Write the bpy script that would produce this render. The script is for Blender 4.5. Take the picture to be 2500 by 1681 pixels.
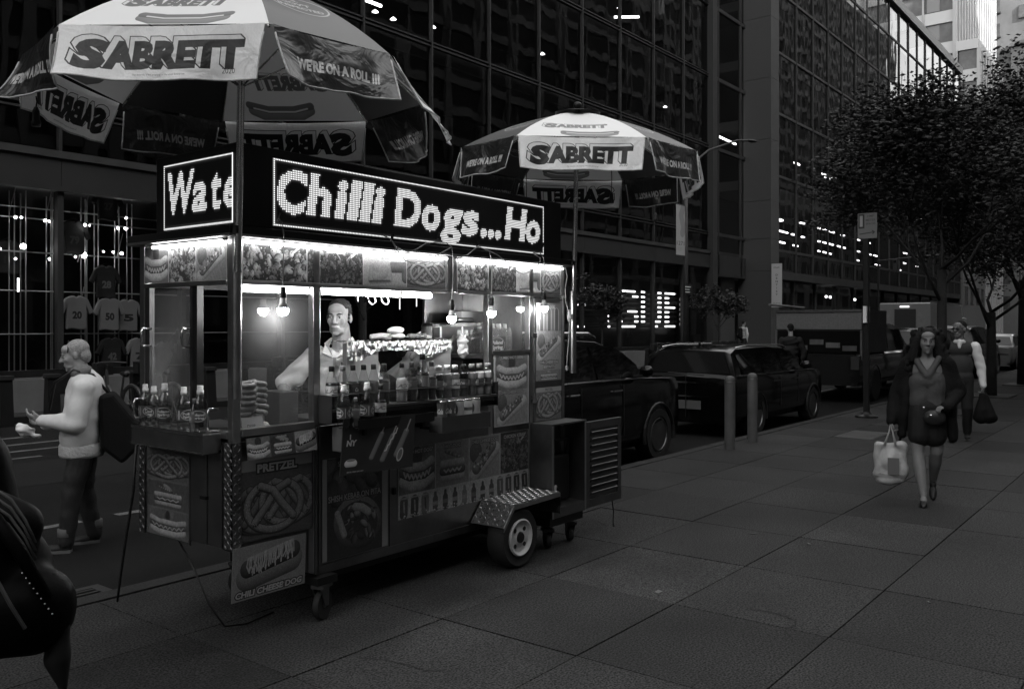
import bpy, math, random
import numpy as np
from mathutils import Vector, Matrix, Euler

for _o in list(bpy.data.objects):
    bpy.data.objects.remove(_o)
R = math.radians
random.seed(11)
S = bpy.context.scene
COL = S.collection

# ------------------------------------------------------------------ camera
# world axes: X along the avenue (away, to the right), Y across it, Z up; camera over the pavement
YAW = math.atan(1675 / 2153.0)
cd = bpy.data.cameras.new('camera')
cam = bpy.data.objects.new('camera', cd)
COL.objects.link(cam)
cam.location = (0, 0, 1.68)
cam.rotation_euler = (R(90), 0, YAW - R(90))
cd.sensor_fit = 'HORIZONTAL'
cd.sensor_width = 36
cd.lens = 36 * 2153 / 2500.0
cd.shift_y = -0.0190
cd.clip_start = 0.05
cd.clip_end = 3000
S.camera = cam

# ------------------------------------------------------------------ sky, sun, exposure
SUN_EL, SUN_AZ = R(30), R(252)          # direction towards the sun, azimuth from +X
W = bpy.data.worlds.new('World')
S.world = W
W.use_nodes = True
wt = W.node_tree
wt.nodes.clear()
sky = wt.nodes.new('ShaderNodeTexSky')
sky.sky_type = 'NISHITA'
sky.sun_disc = False
sky.sun_elevation = SUN_EL
sky.sun_rotation = R(90) - SUN_AZ
sky.air_density = 1.0
sky.dust_density = 2.0
bw = wt.nodes.new('ShaderNodeRGBToBW')  # the photograph is black and white
bg = wt.nodes.new('ShaderNodeBackground')
bg.inputs['Strength'].default_value = 0.15
wo = wt.nodes.new('ShaderNodeOutputWorld')
wt.links.new(sky.outputs[0], bw.inputs[0])
wt.links.new(bw.outputs[0], bg.inputs['Color'])
wt.links.new(bg.outputs[0], wo.inputs['Surface'])
sd = bpy.data.lights.new('sun', 'SUN')
sd.energy = 1.6
sd.angle = R(0.6)
sun = bpy.data.objects.new('sun', sd)
COL.objects.link(sun)
sun.rotation_euler = Vector((math.cos(SUN_EL) * math.cos(SUN_AZ), math.cos(SUN_EL) * math.sin(SUN_AZ), math.sin(SUN_EL))).to_track_quat('Z', 'Y').to_euler()
S.view_settings.view_transform = 'Standard'
S.view_settings.look = 'None'
S.view_settings.gamma = 1
S.view_settings.use_curve_mapping = False
S.view_settings.exposure = 2.85
S.render.engine = 'CYCLES'
S.cycles.use_denoising = True
S.cycles.max_bounces = 8
S.cycles.transparent_max_bounces = 24
S.cycles.sample_clamp_indirect = 4
S.cycles.caustics_reflective = False
S.cycles.caustics_refractive = False

# ------------------------------------------------------------------ materials
MATS = {}
LAMP = 0.16                             # lamp radiance against the daylight at this exposure
def mat(name, v=0.5, rough=0.6, metal=0.0, var=0.0, scale=8.0, bump=0.0, bscale=40.0, spec=0.3, coat=0.0, grain=None):
    """grey principled material with optional tone noise and fine relief"""
    if name in MATS:
        return MATS[name]
    m = bpy.data.materials.new(name)
    m.use_nodes = True
    nt = m.node_tree
    p = nt.nodes['Principled BSDF']
    p.inputs['Base Color'].default_value = (v, v, v, 1)
    p.inputs['Roughness'].default_value = rough
    p.inputs['Metallic'].default_value = metal
    p.inputs['Specular IOR Level'].default_value = spec
    p.inputs['Coat Weight'].default_value = coat
    p.inputs['Coat Roughness'].default_value = 0.08
    tc = nt.nodes.new('ShaderNodeNewGeometry')   # world position, so that no two copies wear the same marks
    if var:
        n = nt.nodes.new('ShaderNodeTexNoise')
        n.inputs['Scale'].default_value = scale
        n.inputs['Detail'].default_value = 6
        n.inputs['Roughness'].default_value = 0.65
        nt.links.new(tc.outputs['Position'], n.inputs['Vector'])
        r = nt.nodes.new('ShaderNodeMapRange')
        r.inputs['From Min'].default_value = 0.3
        r.inputs['From Max'].default_value = 0.7
        r.inputs['To Min'].default_value = v * (1 - var)
        r.inputs['To Max'].default_value = v * (1 + var)
        nt.links.new(n.outputs['Fac'], r.inputs['Value'])
        src = r.outputs['Result']
        if grain:
            g = nt.nodes.new('ShaderNodeTexNoise')
            g.inputs['Scale'].default_value = grain[0]
            g.inputs['Detail'].default_value = 3
            nt.links.new(tc.outputs['Position'], g.inputs['Vector'])
            gr = nt.nodes.new('ShaderNodeMapRange')
            gr.inputs['From Min'].default_value = 0.38
            gr.inputs['From Max'].default_value = 0.62
            gr.inputs['To Min'].default_value = 1 - grain[1]
            gr.inputs['To Max'].default_value = 1 + grain[1]
            nt.links.new(g.outputs['Fac'], gr.inputs['Value'])
            mu = nt.nodes.new('ShaderNodeMath')
            mu.operation = 'MULTIPLY'
            nt.links.new(src, mu.inputs[0])
            nt.links.new(gr.outputs['Result'], mu.inputs[1])
            src = mu.outputs[0]
        nt.links.new(src, p.inputs['Base Color'])
        rr = nt.nodes.new('ShaderNodeMapRange')
        rr.inputs['To Min'].default_value = max(0.03, rough * 0.75)
        rr.inputs['To Max'].default_value = min(1, rough * 1.3)
        nt.links.new(n.outputs['Fac'], rr.inputs['Value'])
        nt.links.new(rr.outputs['Result'], p.inputs['Roughness'])
    if bump:
        b = nt.nodes.new('ShaderNodeTexNoise')
        b.inputs['Scale'].default_value = bscale
        b.inputs['Detail'].default_value = 4
        nt.links.new(tc.outputs['Position'], b.inputs['Vector'])
        bn = nt.nodes.new('ShaderNodeBump')
        bn.inputs['Strength'].default_value = bump
        bn.inputs['Distance'].default_value = 0.02
        nt.links.new(b.outputs['Fac'], bn.inputs['Height'])
        nt.links.new(bn.outputs['Normal'], p.inputs['Normal'])
    MATS[name] = m
    return m

def emit(name, strength, v=1.0):
    if name in MATS:
        return MATS[name]
    m = bpy.data.materials.new(name)
    m.use_nodes = True
    nt = m.node_tree
    nt.nodes.clear()
    e = nt.nodes.new('ShaderNodeEmission')
    e.inputs['Color'].default_value = (v, v, v, 1)
    e.inputs['Strength'].default_value = strength * LAMP
    o = nt.nodes.new('ShaderNodeOutputMaterial')
    nt.links.new(e.outputs[0], o.inputs['Surface'])
    MATS[name] = m
    return m

def glass(name, tint=0.9, rough=0.02, ior=1.5, wave=0.0, wscale=1.0, haze=0.0):
    """a thin pane: clear see-through plus a sharp reflection that grows at grazing angles"""
    if name in MATS:
        return MATS[name]
    m = bpy.data.materials.new(name)
    m.use_nodes = True
    nt = m.node_tree
    nt.nodes.clear()
    o = nt.nodes.new('ShaderNodeOutputMaterial')
    t = nt.nodes.new('ShaderNodeBsdfTransparent')
    t.inputs['Color'].default_value = (tint, tint, tint, 1)
    g = nt.nodes.new('ShaderNodeBsdfGlossy')
    g.inputs['Roughness'].default_value = rough
    lw = nt.nodes.new('ShaderNodeLayerWeight')
    lw.inputs['Blend'].default_value = 0.5
    pw = nt.nodes.new('ShaderNodeMath')
    pw.operation = 'POWER'
    pw.inputs[1].default_value = 4.5
    nt.links.new(lw.outputs['Facing'], pw.inputs[0])
    fr = nt.nodes.new('ShaderNodeMapRange')
    fr.inputs['To Min'].default_value = 2 * ((ior - 1) / (ior + 1)) ** 2
    fr.inputs['To Max'].default_value = 0.95
    nt.links.new(pw.outputs[0], fr.inputs['Value'])
    mx = nt.nodes.new('ShaderNodeMixShader')
    nt.links.new(fr.outputs[0], mx.inputs[0])
    base = t.outputs[0]
    if haze:
        d = nt.nodes.new('ShaderNodeBsdfDiffuse')
        d.inputs['Color'].default_value = (0.6, 0.6, 0.6, 1)
        tc0 = nt.nodes.new('ShaderNodeTexCoord')
        nz = nt.nodes.new('ShaderNodeTexNoise')
        nz.inputs['Scale'].default_value = 3
        nz.inputs['Detail'].default_value = 8
        nt.links.new(tc0.outputs['Object'], nz.inputs['Vector'])
        mr = nt.nodes.new('ShaderNodeMapRange')
        mr.inputs['From Min'].default_value = 0.3
        mr.inputs['From Max'].default_value = 0.75
        mr.inputs['To Min'].default_value = haze * 0.4
        mr.inputs['To Max'].default_value = haze * 1.6
        nt.links.new(nz.outputs['Fac'], mr.inputs['Value'])
        mh = nt.nodes.new('ShaderNodeMixShader')
        nt.links.new(mr.outputs[0], mh.inputs[0])
        nt.links.new(t.outputs[0], mh.inputs[1])
        nt.links.new(d.outputs[0], mh.inputs[2])
        base = mh.outputs[0]
    if wave:
        tc = nt.nodes.new('ShaderNodeTexCoord')
        mp = nt.nodes.new('ShaderNodeMapping')
        mp.inputs['Scale'].default_value = (1, 1, 0.35)
        n = nt.nodes.new('ShaderNodeTexNoise')
        n.inputs['Scale'].default_value = wscale
        n.inputs['Detail'].default_value = 1.5
        b = nt.nodes.new('ShaderNodeBump')
        b.inputs['Strength'].default_value = wave
        b.inputs['Distance'].default_value = 0.1
        nt.links.new(tc.outputs['Object'], mp.inputs[0])
        nt.links.new(mp.outputs[0], n.inputs['Vector'])
        nt.links.new(n.outputs['Fac'], b.inputs['Height'])
        nt.links.new(b.outputs['Normal'], g.inputs['Normal'])
    nt.links.new(base, mx.inputs[1])
    nt.links.new(g.outputs[0], mx.inputs[2])
    nt.links.new(mx.outputs[0], o.inputs['Surface'])
    MATS[name] = m
    return m
# ------------------------------------------------------------------ mesh helpers
def tag(o, label=None, cat=None, group=None, kind=None):
    if label: o['label'] = label
    if cat: o['category'] = cat
    if group: o['group'] = group
    if kind: o['kind'] = kind
    return o

def empty(name, loc=(0, 0, 0), rz=0.0, label=None, cat=None, group=None, parent=None):
    o = bpy.data.objects.new(name, None)
    COL.objects.link(o)
    o.location = loc
    o.rotation_euler = (0, 0, rz)
    o.empty_display_size = 0.1
    if parent: o.parent = parent
    return tag(o, label, cat, group)

def link(name, me, parent=None, loc=None, rot=None):
    o = bpy.data.objects.new(name, me)
    COL.objects.link(o)
    if parent: o.parent = parent
    if loc is not None: o.location = loc
    if rot is not None: o.rotation_euler = rot
    return o

class MB:
    def __init__(s):
        s.v, s.f, s.uv = [], [], {}
    def add(s, vs, fs):
        n = len(s.v)
        s.v += [tuple(p) for p in vs]
        s.f += [tuple(i + n for i in f) for f in fs]
        return s
    def box(s, x0, x1, y0, y1, z0, z1, M=None):
        vs = [(x, y, z) for z in (z0, z1) for y in (y0, y1) for x in (x0, x1)]
        if M is not None: vs = [M @ Vector(p) for p in vs]
        return s.add(vs, [(0, 2, 3, 1), (4, 5, 7, 6), (0, 1, 5, 4), (2, 6, 7, 3), (0, 4, 6, 2), (1, 3, 7, 5)])
    def quad(s, a, b, c, d, uv=((0, 0), (1, 0), (1, 1), (0, 1))):
        s.uv[len(s.f)] = uv
        return s.add([a, b, c, d], [(0, 1, 2, 3)])
    def cyl(s, p0, p1, r0, r1=None, n=12, caps=True):
        return s.tube([p0, p1], [r0, r0 if r1 is None else r1], n, caps)
    def tube(s, pts, r, n=8, caps=True):
        pts = [Vector(p) for p in pts]
        rs = r if isinstance(r, (list, tuple)) else [r] * len(pts)
        vs, fs, up = [], [], None
        for i, p in enumerate(pts):
            d = (pts[min(i + 1, len(pts) - 1)] - pts[max(i - 1, 0)])
            d = d.normalized() if d.length > 1e-9 else Vector((0, 0, 1))
            if up is None:
                up = Vector((1, 0, 0)) if abs(d.x) < 0.8 else Vector((0, 1, 0))
            a = (up - d * up.dot(d))
            a = a.normalized() if a.length > 1e-6 else d.orthogonal().normalized()
            up = a
            b = d.cross(a)
            for k in range(n):
                t = 2 * math.pi * k / n
                vs.append(p + (a * math.cos(t) + b * math.sin(t)) * rs[i])
        for i in range(len(pts) - 1):
            for k in range(n):
                k2 = (k + 1) % n
                fs.append((i * n + k, i * n + k2, (i + 1) * n + k2, (i + 1) * n + k))
        if caps:
            fs.append(tuple(reversed(range(n))))
            fs.append(tuple((len(pts) - 1) * n + k for k in range(n)))
        return s.add(vs, fs)
    def lathe(s, prof, c=(0, 0, 0), n=14, axis='z', M=None):
        vs, fs = [], []
        for (r, h) in prof:
            for k in range(n):
                t = 2 * math.pi * k / n
                a, b = r * math.cos(t), r * math.sin(t)
                p = (a, b, h) if axis == 'z' else ((a, h, b) if axis == 'y' else (h, a, b))
                vs.append(p)
        for i in range(len(prof) - 1):
            for k in range(n):
                k2 = (k + 1) % n
                fs.append((i * n + k, i * n + k2, (i + 1) * n + k2, (i + 1) * n + k))
        fs.append(tuple(reversed(range(n))))
        fs.append(tuple((len(prof) - 1) * n + k for k in range(n)))
        vs = [(M @ Vector(p)) if M is not None else Vector(p) for p in vs]
        c = Vector(c)
        return s.add([p + c for p in vs], fs)
    def sph(s, c, r, n=12, m=8, M=None):
        r = r if isinstance(r, (list, tuple)) else (r, r, r)
        vs, fs = [(0, 0, -1)], []
        for i in range(1, m):
            ph = -math.pi / 2 + math.pi * i / m
            for k in range(n):
                t = 2 * math.pi * k / n
                vs.append((math.cos(ph) * math.cos(t), math.cos(ph) * math.sin(t), math.sin(ph)))
        vs.append((0, 0, 1))
        for k in range(n):
            k2 = (k + 1) % n
            fs.append((0, 1 + k2, 1 + k))
            for i in range(m - 2):
                a = 1 + i * n
                fs.append((a + k, a + k2, a + n + k2, a + n + k))
            a = 1 + (m - 2) * n
            fs.append((a + k, a + k2, len(vs) - 1))
        out = []
        for p in vs:
            q = Vector((p[0] * r[0], p[1] * r[1], p[2] * r[2]))
            if M is not None: q = M @ q
            out.append(q + Vector(c))
        return s.add(out, fs)
    def prism(s, poly, a0, a1, axis='y'):
        """poly of 2D points; axis y: (x,z), axis x: (y,z), axis z: (x,y)"""
        n = len(poly)
        def P(p, a):
            return (p[0], a, p[1]) if axis == 'y' else ((a, p[0], p[1]) if axis == 'x' else (p[0], p[1], a))
        vs = [P(p, a0) for p in poly] + [P(p, a1) for p in poly]
        fs = [tuple(range(n)), tuple(reversed(range(n, 2 * n)))]
        fs += [(i, i + n, (i + 1) % n + n, (i + 1) % n) for i in range(n)]
        return s.add(vs, fs)
    def mesh(s, name, m=None, smooth=False):
        me = bpy.data.meshes.new(name)
        me.from_pydata(s.v, [], s.f)
        if s.uv:
            ul = me.uv_layers.new(name='UVMap')
            for pi, uv in s.uv.items():
                for li, c in zip(me.polygons[pi].loop_indices, uv):
                    ul.data[li].uv = c
        if m: me.materials.append(m)
        if smooth:
            me.polygons.foreach_set('use_smooth', [True] * len(me.polygons))
        me.validate()
        me.update()
        if not s.uv:
            import bmesh
            b = bmesh.new(); b.from_mesh(me)
            bmesh.ops.recalc_face_normals(b, faces=b.faces)
            b.to_mesh(me); b.free()
        return me
    def build(s, name, m, parent=None, smooth=False, bevel=0.0, auto=None):
        me = s.mesh(name, m, smooth)
        if auto is not None:
            me.polygons.foreach_set('use_smooth', [True] * len(me.polygons))
            me.set_sharp_from_angle(angle=R(auto))
        o = link(name, me, parent)
        if bevel:
            bv = o.modifiers.new('bevel', 'BEVEL')
            bv.width = bevel
            bv.segments = 2
            bv.limit_method = 'ANGLE'
        return o

def bx(name, m, parent, x0, x1, y0, y1, z0, z1, bevel=0.0):
    return MB().box(x0, x1, y0, y1, z0, z1).build(name, m, parent, bevel=bevel)

def copy_tree(o, parent=None):
    c = o.copy()
    COL.objects.link(c)
    c.parent = parent
    for ch in list(o.children):
        copy_tree(ch, c)
    return c

def blob(name, prims, m, parent=None, voxel=0.008, smooth=6, disp=None):
    """one continuous skin grown over tapered capsules and ellipsoids"""
    b = MB()
    for p in prims:
        if p[0] == 'c':
            p0, p1 = Vector(p[1]), Vector(p[2])
            r0, r1 = p[3], p[4] if len(p) > 4 else p[3]
            b.tube([p0, p1], [r0, r1], 14)
            b.sph(p0, r0, 14, 8)
            b.sph(p1, r1, 14, 8)
        elif p[0] == 'b':
            b.box(*p[1:])
        else:
            M = Euler(p[3]).to_matrix() if len(p) > 3 else None
            b.sph(p[1], p[2], 20, 14, M)
    me = b.mesh(name)
    o = bpy.data.objects.new(name, me)
    COL.objects.link(o)
    rm = o.modifiers.new('r', 'REMESH')
    rm.mode = 'VOXEL'
    rm.voxel_size = voxel
    if smooth:
        sm = o.modifiers.new('s', 'SMOOTH')
        sm.iterations = smooth
        sm.factor = 0.5
    dg = bpy.context.evaluated_depsgraph_get()
    me2 = bpy.data.meshes.new_from_object(o.evaluated_get(dg))
    me2.name = name
    bpy.data.objects.remove(o)
    if disp is not None:
        n = len(me2.vertices)
        co = np.empty(n * 3, np.float32); me2.vertices.foreach_get('co', co)
        no = np.empty(n * 3, np.float32); me2.vertices.foreach_get('normal', no)
        co, no = co.reshape(-1, 3), no.reshape(-1, 3)
        co = co + no * disp(co)[:, None]
        me2.vertices.foreach_set('co', co.astype(np.float32).ravel())
    me2.materials.clear()
    me2.materials.append(m)
    me2.polygons.foreach_set('use_smooth', [True] * len(me2.polygons))
    me2.update()
    return link(name, me2, parent)

def folds(amp, f=(30, 30, 12), seed=0):
    """cloth folds for blob(): a few crossed waves, in metres"""
    def d(co):
        x, y, z = co[:, 0], co[:, 1], co[:, 2]
        return amp * (np.sin(x * f[0] + 2.1 * np.sin(z * f[2] + seed)) * np.sin(y * f[1] * 0.8 + z * f[2] * 1.7 + seed) + 0.5 * np.sin(z * f[2] * 3.1 + x * 9 + seed))
    return d

# ------------------------------------------------------------------ flat print drawn in memory
_GL = {}
def glyphs(s, bold=0.0):
    """triangles of a line of text in the built-in font, cap height ~0.7"""
    k = (s, bold)
    if k not in _GL:
        cu = bpy.data.curves.new('t', 'FONT')
        cu.body = s
        cu.offset = bold
        cu.resolution_u = 3
        o = bpy.data.objects.new('t', cu)
        me = o.to_mesh()
        me.calc_loop_triangles()
        v = np.array([p.co[:2] for p in me.vertices], np.float32).reshape(-1, 2)
        t = np.array([q.vertices[:] for q in me.loop_triangles], np.int32).reshape(-1, 3)
        o.to_mesh_clear()
        bpy.data.objects.remove(o)
        bpy.data.curves.remove(cu)
        _GL[k] = v[t] if len(t) else np.zeros((0, 3, 2), np.float32)
    return _GL[k]

class Cv:
    """grey canvas; coordinates: x in 0..asp, y in 0..1 downwards"""
    def __init__(s, asp, h, v=0.5):
        s.h, s.w, s.asp = h, int(round(h * asp)), asp
        s.a = np.full((s.h, s.w), v, np.float32)
    def win(s, x0, y0, x1, y1):
        i0, i1 = max(0, int(y0 * s.h) - 2), min(s.h, int(y1 * s.h) + 3)
        j0, j1 = max(0, int(x0 * s.h) - 2), min(s.w, int(x1 * s.h) + 3)
        if i1 <= i0 or j1 <= j0: return None
        yy, xx = np.mgrid[i0:i1, j0:j1]
        return (slice(i0, i1), slice(j0, j1)), (xx + 0.5) / s.h, (yy + 0.5) / s.h
    def put(s, sl, m, v):
        s.a[sl] = s.a[sl] * (1 - m) + v * m
    def rect(s, x0, y0, x1, y1, v):
        q = s.win(x0, y0, x1, y1)
        if q is None: return
        sl, X, Y = q
        d = np.minimum(np.minimum(X - x0, x1 - X), np.minimum(Y - y0, y1 - Y)) * s.h
        s.put(sl, np.clip(d + 0.5, 0, 1), v)
    def ell(s, cx, cy, rx, ry, v, rot=0.0, sh=0.0, soft=1.0, ring=0.0):
        q = s.win(cx - max(rx, ry) * 1.1, cy - max(rx, ry) * 1.1, cx + max(rx, ry) * 1.1, cy + max(rx, ry) * 1.1)
        if q is None: return
        sl, X, Y = q
        c, n = math.cos(rot), math.sin(rot)
        a = ((X - cx) * c + (Y - cy) * n) / rx
        b = (-(X - cx) * n + (Y - cy) * c) / ry
        e = np.sqrt(a * a + b * b)
        d = (1 - e) * min(rx, ry) * s.h / soft
        m = np.clip(d + 0.5, 0, 1)
        if ring:
            m = m * np.clip(ring * s.h - d + 0.5, 0, 1)
        val = v * (1 + sh * (-b * 0.7 - a * 0.3 - e * e * 0.5 + 0.25)) if sh else v
        s.put(sl, m, np.clip(val, 0.004, 1))
    def line(s, pts, w, v, sh=0.0, soft=1.0, tex=0.0):
        xs, ys = [p[0] for p in pts], [p[1] for p in pts]
        q = s.win(min(xs) - w, min(ys) - w, max(xs) + w, max(ys) + w)
        if q is None: return
        sl, X, Y = q
        D = np.full(X.shape, 1e9, np.float32)
        N = np.zeros(X.shape, np.float32)
        for (ax, ay), (bx_, by_) in zip(pts[:-1], pts[1:]):
            dx, dy = bx_ - ax, by_ - ay
            t = np.clip(((X - ax) * dx + (Y - ay) * dy) / (dx * dx + dy * dy + 1e-12), 0, 1)
            d = np.hypot(X - ax - t * dx, Y - ay - t * dy)
            m = d < D
            D = np.where(m, d, D)
            N = np.where(m, (Y - ay - t * dy), N)
        m = np.clip((w - D) * s.h / soft + 0.5, 0, 1)
        val = v * (1 + sh * (-(N / w) * 0.8 - (D / w) ** 2 * 0.6 + 0.3)) if sh else np.full(X.shape, v, np.float32)
        if tex:
            val = val * (1 + tex * np.random.default_rng(3).normal(0, 1, X.shape))
        s.put(sl, m, np.clip(val, 0.004, 1))
    def noise(s, amp, px=1, seed=0, x0=0, y0=0, x1=None, y1=1):
        q = s.win(x0, y0, s.asp if x1 is None else x1, y1)
        sl, X, Y = q
        hh, ww = X.shape
        g = np.random.default_rng(seed).normal(0, 1, (hh // px + 2, ww // px + 2))
        g = np.kron(g, np.ones((px, px)))[:hh, :ww] if px > 1 else g[:hh, :ww]
        if px > 2:
            for _ in range(2):
                g = (g + np.roll(g, px // 2, 0) + np.roll(g, px // 2, 1) + np.roll(g, -(px // 2), 0)) / 4
        s.a[sl] = np.clip(s.a[sl] * (1 + amp * g), 0.003, 1)
    def text(s, t, x, y, size, v, bold=0.02, shear=0.0, width=None, align='c', ol=None, sq=1.0, mask=False, arc=0.0):
        """x,y: centre (or left) of the line; size: cap height; ol=(value, thickness)"""
        if ol:
            s.text(t, x, y, size, ol[0], bold + ol[1] / size * 0.73, shear, width, align, None, sq, arc=arc)
        T = glyphs(t, bold)
        if not len(T): return
        B = glyphs(t, 0.0)
        k = size / 0.73
        P = T.copy()
        P[..., 0] += shear * P[..., 1]
        x0, x1 = B[..., 0].min(), B[..., 0].max()
        x1 += shear * 0.7
        kx = k * sq
        if width: kx = width / (x1 - x0)
        P[..., 0] = (P[..., 0] - (x0 if align == 'l' else (x0 + x1) / 2)) * kx + x
        if arc:
            P[..., 1] = P[..., 1] + (arc / k) * ((P[..., 0] - x) / max(1e-6, (x1 - x0) * kx / 2)) ** 2
        P[..., 1] = y - (P[..., 1] - 0.365) * k
        q = s.win(P[..., 0].min(), P[..., 1].min(), P[..., 0].max(), P[..., 1].max())
        if q is None: return
        sl, X, Y = q
        SS = 3
        i0, j0 = sl[0].start, sl[1].start
        hh, ww = X.shape
        M = np.zeros((hh * SS, ww * SS), bool)
        Q = P * s.h
        Q[..., 0] = (Q[..., 0] - j0) * SS
        Q[..., 1] = (Q[..., 1] - i0) * SS
        for a, b, c in Q:
            u0, u1 = int(max(0, math.floor(min(a[0], b[0], c[0])))), int(min(M.shape[1], math.ceil(max(a[0], b[0], c[0])) + 1))
            w0, w1 = int(max(0, math.floor(min(a[1], b[1], c[1])))), int(min(M.shape[0], math.ceil(max(a[1], b[1], c[1])) + 1))
            if u1 <= u0 or w1 <= w0: continue
            gx = np.arange(u0, u1)[None, :] + 0.5
            gy = np.arange(w0, w1)[:, None] + 0.5
            e0 = (b[0] - a[0]) * (gy - a[1]) - (b[1] - a[1]) * (gx - a[0])
            e1 = (c[0] - b[0]) * (gy - b[1]) - (c[1] - b[1]) * (gx - b[0])
            e2 = (a[0] - c[0]) * (gy - c[1]) - (a[1] - c[1]) * (gx - c[0])
            M[w0:w1, u0:u1] |= ((e0 >= 0) & (e1 >= 0) & (e2 >= 0)) | ((e0 <= 0) & (e1 <= 0) & (e2 <= 0))
        m = M.reshape(hh, SS, ww, SS).mean((1, 3)).astype(np.float32)
        s.put(sl, m, v)
    def image(s, name):
        im = bpy.data.images.new(name, s.w, s.h, alpha=False, is_data=True)
        im.colorspace_settings.name = 'Non-Color'
        a = np.clip(s.a[::-1], 0, 1)
        px = np.ones((s.h, s.w, 4), np.float32)
        px[..., :3] = a[..., None]
        im.pixels.foreach_set(px.ravel())
        im.update()
        im.pack()
        return im

def print_mat(name, cv, rough=0.35, emis=0.0, coat=0.0, trans=0.0, bump=0.0, bscale=20.0, ink=1.0):
    if ink != 1.0: cv.a = cv.a * ink       # scales the whole print darker by one factor
    im = cv.image(name)
    m = bpy.data.materials.new(name)
    m.use_nodes = True
    nt = m.node_tree
    p = nt.nodes['Principled BSDF']
    t = nt.nodes.new('ShaderNodeTexImage')
    t.image = im
    t.extension = 'EXTEND'
    p.inputs['Roughness'].default_value = rough
    p.inputs['Coat Weight'].default_value = coat
    p.inputs['Coat Roughness'].default_value = 0.1
    nt.links.new(t.outputs['Color'], p.inputs['Base Color'])
    if emis:
        p.inputs['Specular IOR Level'].default_value = 0.08
        p.inputs['Base Color'].default_value = (0.01, 0.01, 0.01, 1)
        nt.links.remove(p.inputs['Base Color'].links[0])
        nt.links.new(t.outputs['Color'], p.inputs['Emission Color'])
        p.inputs['Emission Strength'].default_value = emis * LAMP
    if bump:
        tc = nt.nodes.new('ShaderNodeTexCoord')
        b = nt.nodes.new('ShaderNodeTexNoise')
        b.inputs['Scale'].default_value = bscale
        b.inputs['Detail'].default_value = 3
        b.inputs['Distortion'].default_value = 0.8
        bn = nt.nodes.new('ShaderNodeBump')
        bn.inputs['Strength'].default_value = bump
        bn.inputs['Distance'].default_value = 0.03
        nt.links.new(tc.outputs['Object'], b.inputs['Vector'])
        nt.links.new(b.outputs['Fac'], bn.inputs['Height'])
        nt.links.new(bn.outputs['Normal'], p.inputs['Normal'])
    if trans:
        o = nt.nodes['Material Output']
        tr = nt.nodes.new('ShaderNodeBsdfTranslucent')
        mx = nt.nodes.new('ShaderNodeMixShader')
        mx.inputs[0].default_value = trans
        nt.links.new(t.outputs['Color'], tr.inputs['Color'])
        nt.links.new(p.outputs[0], mx.inputs[1])
        nt.links.new(tr.outputs[0], mx.inputs[2])
        nt.links.new(mx.outputs[0], o.inputs['Surface'])
    return m

def panel(name, m, parent, o, ux, uy, t=0.004):
    """a printed board: front quad (uv mapped) with thickness t behind it; o bottom-left, ux right, uy up"""
    o, ux, uy = Vector(o), Vector(ux), Vector(uy)
    n = ux.cross(uy).normalized() * t
    b = MB()
    b.quad(o, o + ux, o + ux + uy, o + uy)
    c = [o - n, o + ux - n, o + ux + uy - n, o + uy - n]
    f = [o, o + ux, o + ux + uy, o + uy]
    e = ((0.01, 0.01),) * 4
    b.quad(c[3], c[2], c[1], c[0], e)
    for i in range(4):
        j = (i + 1) % 4
        b.quad(f[j], f[i], c[i], c[j], e)
    return b.build(name, m, parent)
# ------------------------------------------------------------------ surveyed points: pixel of the 2500 px photograph -> world
FX, UC, VC, HC = 2153.0, 1250.0, 793.0, 1.68
CY, SY = math.cos(YAW), math.sin(YAW)
def _ty(u):
    k = (u - UC) / FX
    return (SY - CY * k) / (CY + SY * k)
def aty(u, v, Y):
    x = Y / _ty(u)
    return Vector((x, Y, HC - (v - VC) * (x * CY + Y * SY) / FX))
def atx(u, v, X):
    y = X * _ty(u)
    return Vector((X, y, HC - (v - VC) * (X * CY + y * SY) / FX))
def atz(u, v, z=0.0):
    d = (HC - z) * FX / (v - VC)
    r = (u - UC) / FX * d
    return Vector((d * CY + r * SY, d * SY - r * CY, z))

# ------------------------------------------------------------------ ground, pavement, road
M_asph = mat('asphalt', 0.010, 0.9, spec=.1, var=0.3, scale=1.2, bump=0.35, bscale=160, grain=(140, 0.45))
M_mort = mat('mortar', 0.012, 0.9)
M_slab = [mat('granite_%s' % n, v, 0.75, spec=.15, var=0.38, scale=1.0, bump=0.07, bscale=170, grain=(95, 0.8)) for n, v in (('grey', 0.031), ('pale', 0.037), ('dark', 0.0245), ('worn', 0.033))]
M_kerb = mat('kerb_granite', 0.032, 0.8, spec=.15, var=0.25, scale=5, bump=0.2, bscale=120, grain=(120, 0.3))
M_line = mat('road_paint', 0.10, 0.7, var=0.5, scale=9, bump=0.3, bscale=120, grain=(60, 0.35))
M_conc = mat('concrete', 0.025, 0.9, spec=.1, var=0.2, scale=3, bump=0.15, bscale=60)
M_steel = mat('stainless_steel', 0.42, 0.3, 1.0, var=0.2, scale=5, bump=0.03, bscale=12)
M_steelr = mat('dull_steel', 0.17, 0.42, 1.0, var=0.28, scale=3, bump=0.05, bscale=8)
M_chrome = mat('chrome', 0.75, 0.12, 1.0)
M_iron = mat('cast_iron', 0.05, 0.6, 0.5, var=0.3, scale=10, bump=0.2, bscale=60)
M_black = mat('black_plastic', 0.015, 0.45)
M_rub = mat('rubber', 0.02, 0.75, bump=0.1, bscale=60)
M_dark = mat('black_paint', 0.012, 0.35, var=0.2, scale=4)
M_white = mat('white_paint', 0.75, 0.5)
M_grey = mat('grey_paint', 0.12, 0.5, var=0.15, scale=3)

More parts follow.
